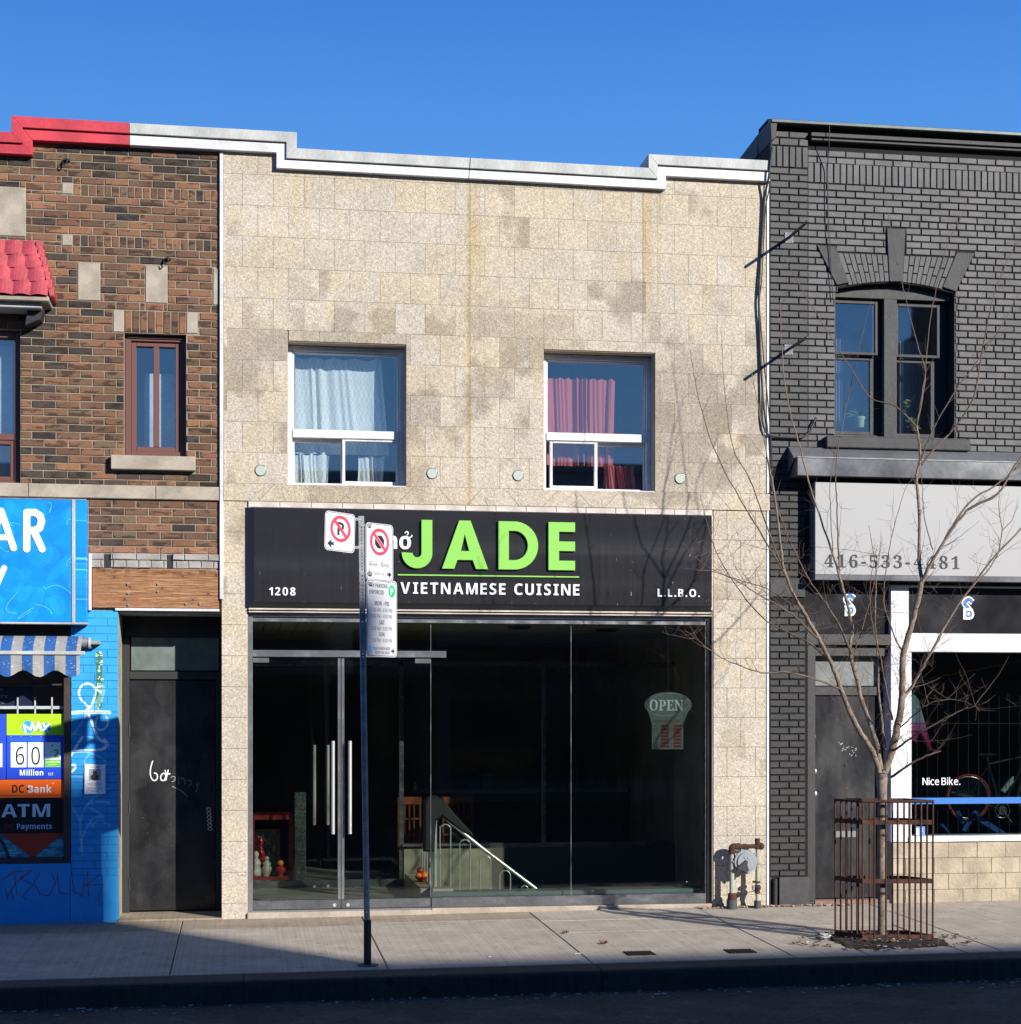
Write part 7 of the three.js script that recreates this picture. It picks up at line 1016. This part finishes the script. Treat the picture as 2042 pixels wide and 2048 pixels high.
// ---------------------------------------------------------------- gas meter on the stone pier
{
  const z = 0.13, s = thing('gas_meter', 'grey round gas meter on rusty pipes against the stone pier', 'gas meter', [5.054, GY(5.1, 0.13), z]);
  const X = (v) => lerp(4.6, 5.307, (v * 0.1246) / 140), Y = (v) => lerp(0.843, -0.037, (v * 0.1246) / 180);
  M.pipe = mat([0.34, 0.36, 0.28], 0.7, { map: rep(mottleTex, 8) });
  const xl = X(510), xr = X(922), yt = Y(425), base = GY(xl, z) - 0.02;
  put(s, 'left_riser', cyl([xl, base, z], [xl, yt - 0.04, z], 0.024, 0.024, 14), M.pipe); put(s, 'riser_sleeve', cyl([xl, base, z], [xl, Y(1280), z], 0.052, 0.052, 16), mat([0.05, 0.055, 0.055], 0.8)); put(s, 'coupling', cyl([xl, Y(1280), z], [xl, Y(1170), z], 0.045, 0.036, 14), M.rust);
  put(s, 'elbow', tube([[xl, yt - 0.07, z], [xl, yt - 0.015, z], [xl + 0.02, yt, z], [xl + 0.08, yt, z]], 0.033, 14, 12), M.rust); put(s, 'top_pipe', cyl([xl + 0.07, yt, z], [xr, yt, z], 0.022, 0.022, 14), M.rust); put(s, 'top_tee', merge([cyl([xr, Y(470), z], [xr, Y(300), z], 0.026, 0.026, 12), new THREE.SphereGeometry(0.036, 12, 10).translate(xr + 0.035, yt, z), cyl([xr, Y(345), z], [xr, Y(300), z], 0.03, 0.022, 6)]), M.rust);
  put(s, 'right_riser', cyl([xr, base, z], [xr, yt, z], 0.02, 0.02, 12), M.pipe); put(s, 'regulator', merge([new THREE.SphereGeometry(0.042, 14, 10).scale(1, 1.3, 1).translate(xr + 0.005, Y(665), z), cyl([xr, Y(760), z], [xr, Y(600), z], 0.03, 0.03, 10)]), M.pipe); put(s, 'valve', merge([cyl([xr - 0.01, Y(1010), z], [xr - 0.01, Y(985), z], 0.04, 0.04, 10), new THREE.SphereGeometry(0.036, 12, 10).translate(xr, Y(1090), z), cyl([xr, Y(1180), z], [xr, Y(1130), z], 0.03, 0.026, 8)]), M.rust); put(s, 'valve_handle', rbox(xr - 0.055, xr - 0.035, Y(1130), Y(1050), z, z + 0.03, 0.004), M.galv); put(s, 'riser_sleeve', cyl([xr, base, z], [xr, Y(1300), z], 0.034, 0.034, 14), mat([0.04, 0.045, 0.045], 0.7));
  const mx = X(715), my = Y(665), r = 0.118, grey = mat([0.23, 0.245, 0.26], 0.45);
  const body = put(s, 'meter_body', merge([cyl([mx, my, z - 0.05], [mx, my, z + 0.045], r, r * 0.96, 32), cyl([mx, my, z + 0.045], [mx, my, z + 0.062], r * 0.8, r * 0.72, 28)]), grey); for (let k = 0; k < 10; k++) { const a = k / 10 * 6.283; put(body, 'flange_bolt', cyl([mx + r * 1.02 * Math.cos(a), my + r * 1.02 * Math.sin(a), z - 0.01], [mx + r * 1.02 * Math.cos(a), my + r * 1.02 * Math.sin(a), z + 0.035], 0.011, 0.011, 8), grey); }
  put(body, 'dial', merge([cyl([mx - 0.01, my + 0.045, z + 0.06], [mx - 0.01, my + 0.045, z + 0.068], 0.014, 0.014, 14), cyl([mx + 0.022, my + 0.04, z + 0.06], [mx + 0.022, my + 0.04, z + 0.068], 0.014, 0.014, 14)]), M.galv); put(body, 'index_cover', ext([[mx - 0.10, my - 0.055], [mx - 0.01, my + 0.02], [mx + 0.01, my + 0.005], [mx + 0.005, my - 0.03], [mx + 0.02, my - 0.075], [mx, my - 0.12], [mx - 0.035, my - 0.09], [mx - 0.09, my - 0.078]], z + 0.055, z + 0.085, 0.005), mat([0.03, 0.032, 0.035], 0.4)); put(s, 'meter_arm', cyl([mx + 0.09, my, z], [xr, my, z], 0.022, 0.022, 10), grey);
  put(s, 'ground_wire', tube([[xr - 0.02, base + 0.19, z - 0.02], [xr - 0.08, base + 0.17, z - 0.03], [xr - 0.12, base + 0.10, z - 0.02], [xr - 0.10, base + 0.02, z]], 0.005, 16, 6), M.whiteDirty);
}
// ---------------------------------------------------------------- things inside the bicycle shop
{
  const bz = -0.75, b = thing('bicycle', 'black bicycle with red rear tyre standing in the shop window', 'bicycle', [8.047, 0.42, bz]);
  const P = (px, py) => [px, py], dark = mat([0.02, 0.022, 0.025], 0.35), c1 = [[7.751,1.001,-0.75]].flat(), c2 = [c1[0] + 0.78, c1[1], bz], bb = [[8.108,0.866,-0.75]].flat(), sd = [[7.946,1.443,-0.75]].flat(), hd = [c1[0] + 0.62, sd[1] - 0.06, bz];
  const wheel = (c, red) => { const w = put(b, 'wheel_tyre', new THREE.TorusGeometry(0.238, 0.013, 8, 56).translate(...c), red ? mat([0.42, 0.03, 0.025], 0.6) : dark); put(w, 'rim', new THREE.TorusGeometry(0.220, 0.008, 6, 56).translate(...c), M.alu); const sp = []; for (let k = 0; k < 20; k++) { const a = k / 20 * 6.283; sp.push(cyl(c, [c[0] + 0.22 * Math.cos(a), c[1] + 0.22 * Math.sin(a), c[2]], 0.001, 0.001, 4)); } put(w, 'spokes', merge(sp), M.alu, { kind: 'stuff' }); put(w, 'hub', cyl([c[0], c[1], c[2] - 0.04], [c[0], c[1], c[2] + 0.04], 0.02, 0.02, 10), M.alu); };
  wheel(c1, true); wheel(c2, false);
  for (const [a, e, r] of [[c1, bb, 0.011], [c1, [sd[0] + 0.03, sd[1] - 0.1, bz], 0.009], [bb, sd, 0.015], [bb, hd, 0.018], [[sd[0] + 0.03, sd[1] - 0.09, bz], [hd[0], hd[1] + 0.05, bz], 0.016], [[hd[0] - 0.01, hd[1] + 0.08, bz], c2, 0.014]]) put(b, 'frame_tube', cyl(a, e, r, r, 10), dark);
  put(b, 'saddle', rbox(sd[0] - 0.10, sd[0] + 0.11, sd[1] - 0.005, sd[1] + 0.025, bz - 0.05, bz + 0.05, 0.012), M.black); put(b, 'chainring', merge([new THREE.TorusGeometry(0.08, 0.008, 6, 32).translate(bb[0], bb[1], bz + 0.05), cyl([bb[0], bb[1], bz + 0.045], [bb[0], bb[1], bz + 0.055], 0.05, 0.05, 20)]), M.alu); put(b, 'crank', cyl([bb[0], bb[1], bz + 0.06], [bb[0] + 0.1, bb[1] - 0.13, bz + 0.06], 0.009), M.alu); put(b, 'pedal', rbox(bb[0] + 0.06, bb[0] + 0.15, bb[1] - 0.15, bb[1] - 0.125, bz + 0.06, bz + 0.13, 0.004), dark);
  put(b, 'bottle', merge([cyl([[8.117,1.063,-0.72]].flat(), [[8.218,1.184,-0.72]].flat(), 0.032, 0.032, 16), cyl([[8.218,1.184,-0.72]].flat(), [[8.234,1.221,-0.72]].flat(), 0.018, 0.014, 12)]), mat([0.42, 0.58, 0.52], 0.3)); put(b, 'handlebar', tube([[hd[0], hd[1] + 0.12, bz - 0.18], [hd[0] + 0.06, hd[1] + 0.13, bz], [hd[0], hd[1] + 0.12, bz + 0.18]], 0.012, 14, 8), dark);
  const st = thing('bicycle_stand', 'blue folding bicycle stand on the shop window floor', 'stand', [7.712, 0.42, -0.5]), blue = mat([0.015, 0.14, 0.46], 0.3);
  const bar = (a, c, w) => { const dx = c[0] - a[0], dy = c[1] - a[1], l = Math.hypot(dx, dy), nx = -dy / l * w, ny = dx / l * w; put(st, 'leg', ext([[a[0] - nx, a[1] - ny], [c[0] - nx, c[1] - ny], [c[0] + nx, c[1] + ny], [a[0] + nx, a[1] + ny]], -0.52, -0.48, 0.004), blue); };
  bar([7.669,0.842], [8.021,0.631], 0.028); bar([7.723,0.873], [7.581,0.667], 0.024); bar([7.515,0.875], [7.581,0.75], 0.022); bar([7.34,0.742], [7.433,0.642], 0.012);
  const jt = canvasTex(128, 512, (c) => { const g = c.createLinearGradient(0, 0, 0, 512); g.addColorStop(0, '#79a8a6'); g.addColorStop(0.42, '#9fa9c4'); g.addColorStop(0.56, '#b95f9c'); g.addColorStop(0.8, '#b01f5c'); g.addColorStop(1, '#8f4a6c'); c.fillStyle = g; c.fillRect(0, 0, 128, 512); });
  const j0 = [[6.969,1.485], [6.969,2.065]], jpts = [[6.947,1.614],[7.028,1.583],[7.06,1.706],[7.103,1.623],[7.168,1.495],[7.201,1.51],[7.168,1.623],[7.125,1.778],[7.082,1.932],[7.049,2.034],[7.006,2.08],[6.947,2.075]];
  const jg = ext(jpts, -0.43, -0.38, 0.012); single('cycling_jersey', 'teal to pink dyed cycling jersey hanging at the shop window edge', 'jersey', uvRect(jg, 6.7, j0[0][1], 0.3, j0[1][1] - j0[0][1]), mat('#ffffff', 0.8, { map: jt }));
  single('yellow_rail', 'thin yellow display rail near the ceiling of the bicycle shop', 'rail', merge([cyl([[7.608,2.27,-1.5]].flat(), [[8.656,2.479,-1.2]].flat(), 0.012, 0.012, 8)]), mat([0.45, 0.26, 0.02], 0.5));
}
// ---------------------------------------------------------------- plants on the sill of the arched window
{
  const z = -0.30, leafM = mat([0.20, 0.30, 0.12], 0.6, { physical: true, transmission: 0.3, thickness: 0, side: THREE.DoubleSide }), sillY = 4.1;
  const blade = (b, dir, len, w, droop) => { const n = 7, L = []; let p = b.slice(), d = dir.slice(); for (let i = 0; i < n; i++) { const e = [p[0] + d[0] * len / n, p[1] + d[1] * len / n, p[2] + d[2] * len / n], wa = w * Math.sin((i / n) * 2.6 + 0.5), wb = w * Math.sin(((i + 1) / n) * 2.6 + 0.5); L.push([[p[0], p[1] - wa, p[2] + wa], [e[0], e[1] - wb, e[2] + wb], [e[0], e[1] + wb, e[2] - wb], [p[0], p[1] + wa, p[2] - wa]]); p = e; d = [d[0], d[1] - droop, d[2]]; const m = Math.hypot(...d); d = d.map((v) => v / m); } return quads(L); };
  const px = 6.395, py = 4.784, a = thing('spider_plant', 'spider plant in a pale green pot on the arched window sill', 'plant', [px, py, z]);
  put(a, 'pot', new THREE.LatheGeometry([[0.04, 0], [0.045, 0.004], [0.056, 0.085], [0.062, 0.087], [0.062, 0.11], [0.052, 0.11], [0.05, 0.09], [0.001, 0.09]].map(([r, h]) => new THREE.Vector2(r, h)), 20).translate(px, py, z), mat([0.42, 0.46, 0.30], 0.6));
  for (let k = 0; k < 22; k++) { const t = rr(0, 6.28), e = rr(0.5, 1.3), dir = [Math.cos(t) * Math.cos(e), Math.sin(e), Math.sin(t) * Math.cos(e) * 0.5]; put(a, 'leaf', blade([px, py + 0.1, z], dir, rr(0.12, 0.26), 0.006, 0.2), leafM); }
  const qx = 6.955, b = thing('leafy_plant', 'leafy green houseplant leaning on the right half of the arched window', 'plant', [qx, py, z]);
  put(b, 'pot', new THREE.LatheGeometry([[0.035, 0], [0.05, 0.05], [0.052, 0.06], [0.001, 0.055]].map(([r, h]) => new THREE.Vector2(r, h)), 18).translate(qx, py - 0.02, z), mat([0.2, 0.12, 0.08], 0.7)); const stem = [[qx, py, z], [qx - 0.05, py + 0.1, z], [qx - 0.09, py + 0.2, z], [qx - 0.08, py + 0.28, z]]; put(b, 'stem', tube(stem, 0.004, 16, 6), leafM);
  for (let k = 0; k < 26; k++) { const t = k / 26, p = t < 0.6 ? stem[Math.min(3, t / 0.6 * 4 | 0)] : [qx + rr(-0.06, 0.09), py + rr(0.02, 0.08), z]; put(b, 'leaf', blade([p[0] + rr(-0.02, 0.02), p[1] + rr(-0.02, 0.02), z + rr(-0.02, 0.02)], [rr(-1, 1), rr(-0.2, 0.8), rr(-0.5, 0.5)], rr(0.04, 0.08), 0.014, 0.1), leafM); }
  const cm = mat([0.42, 0.45, 0.5], 0.8, { physical: true, transmission: 0.25, thickness: 0, side: THREE.DoubleSide });
  for (const [u, v, l] of [[6.189, 6.456, 'pale curtain behind the left half of the arched window'], [6.875, 7.146, 'pale curtain behind the right half of the arched window']]) { const n = 40, pos = [], uv = [], ix = []; for (let j = 0; j <= 1; j++) for (let i = 0; i <= n; i++) { pos.push(lerp(u, v - j * 0.0 - (1 - j) * 0.07, i / n), lerp(4.25, 5.72, j), -0.48 + 0.02 * Math.sin(i * 1.1)); uv.push(i / n, j); } for (let i = 0; i < n; i++) ix.push(i, i + 1, i + n + 2, i, i + n + 2, i + n + 1); const g = new THREE.BufferGeometry(); g.setAttribute('position', new THREE.Float32BufferAttribute(pos, 3)); setUV(g, uv); g.setIndex(ix); g.computeVertexNormals(); single('pale_curtain', l, 'curtain', g, cm); }
}

// ---------------------------------------------------------------- the row across the street, behind the camera: it shades the road and shows in the glass
{
  const A = 0.78, B = 0.54, brickF = mat([0.20, 0.10, 0.07], 0.9, { map: rep(mottleTex, 0.5) }), greyF = mat([0.26, 0.24, 0.22], 0.9, { map: rep(mottleTex, 0.4) }), frameF = M.white, gl = mat([0.02, 0.025, 0.03], 0.08);
  let Z = 21.6; const H = (z, y = -0.1) => (Z - z) * B + y;
  const block = (lab, x0, x1, h, m, depth = 12) => {
    const o = thing('opposite_building', lab, 'building', [(x0 + x1) / 2, -0.06, Z + depth / 2], 'buildings across the street');
    put(o, 'wall', box(x0, x1, -0.06, h - 0.25, Z, Z + depth), m); put(o, 'parapet', rbox(x0, x1, h - 0.25, h, Z - 0.06, Z + depth, 0.02), greyF);
    const n = Math.max(1, Math.round((x1 - x0) / 2.6));
    for (let fl = 1; fl * 3.3 + 2 < h; fl++) for (let k = 0; k < n; k++) { const c = lerp(x0, x1, (k + 0.5) / n), y = fl * 3.3 + 0.6; const w = put(o, 'window', box(c - 0.55, c + 0.55, y, y + 1.5, Z - 0.02, Z + 0.01), gl); put(w, 'sill', rbox(c - 0.65, c + 0.65, y - 0.12, y - 0.01, Z - 0.1, Z, 0.01), greyF); }
    put(o, 'shop_front', box(x0 + 0.3, x1 - 0.3, 0.4, 2.7, Z - 0.03, Z + 0.01), gl); put(o, 'fascia', rbox(x0 + 0.1, x1 - 0.1, 2.75, 3.4, Z - 0.12, Z, 0.01), m === brickF ? greyF : brickF);
    return o;
  };
  block('low two storey brick shop row across the street', -16, 4.5, 7.3, brickF); block('low grey stucco shop across the street', 4.5, 19.5, 7.6, greyF);
  Z = 30; const edge = 0.33 + A * (Z - 1.6);
  block('narrow tall brick building set back across the street', edge - 1.8, edge, H(0, 1.28), brickF, 4); block('long five storey grey building set back across the street', edge, edge + 26, H(2.74), greyF);
}

renderer.render(scene, camera);
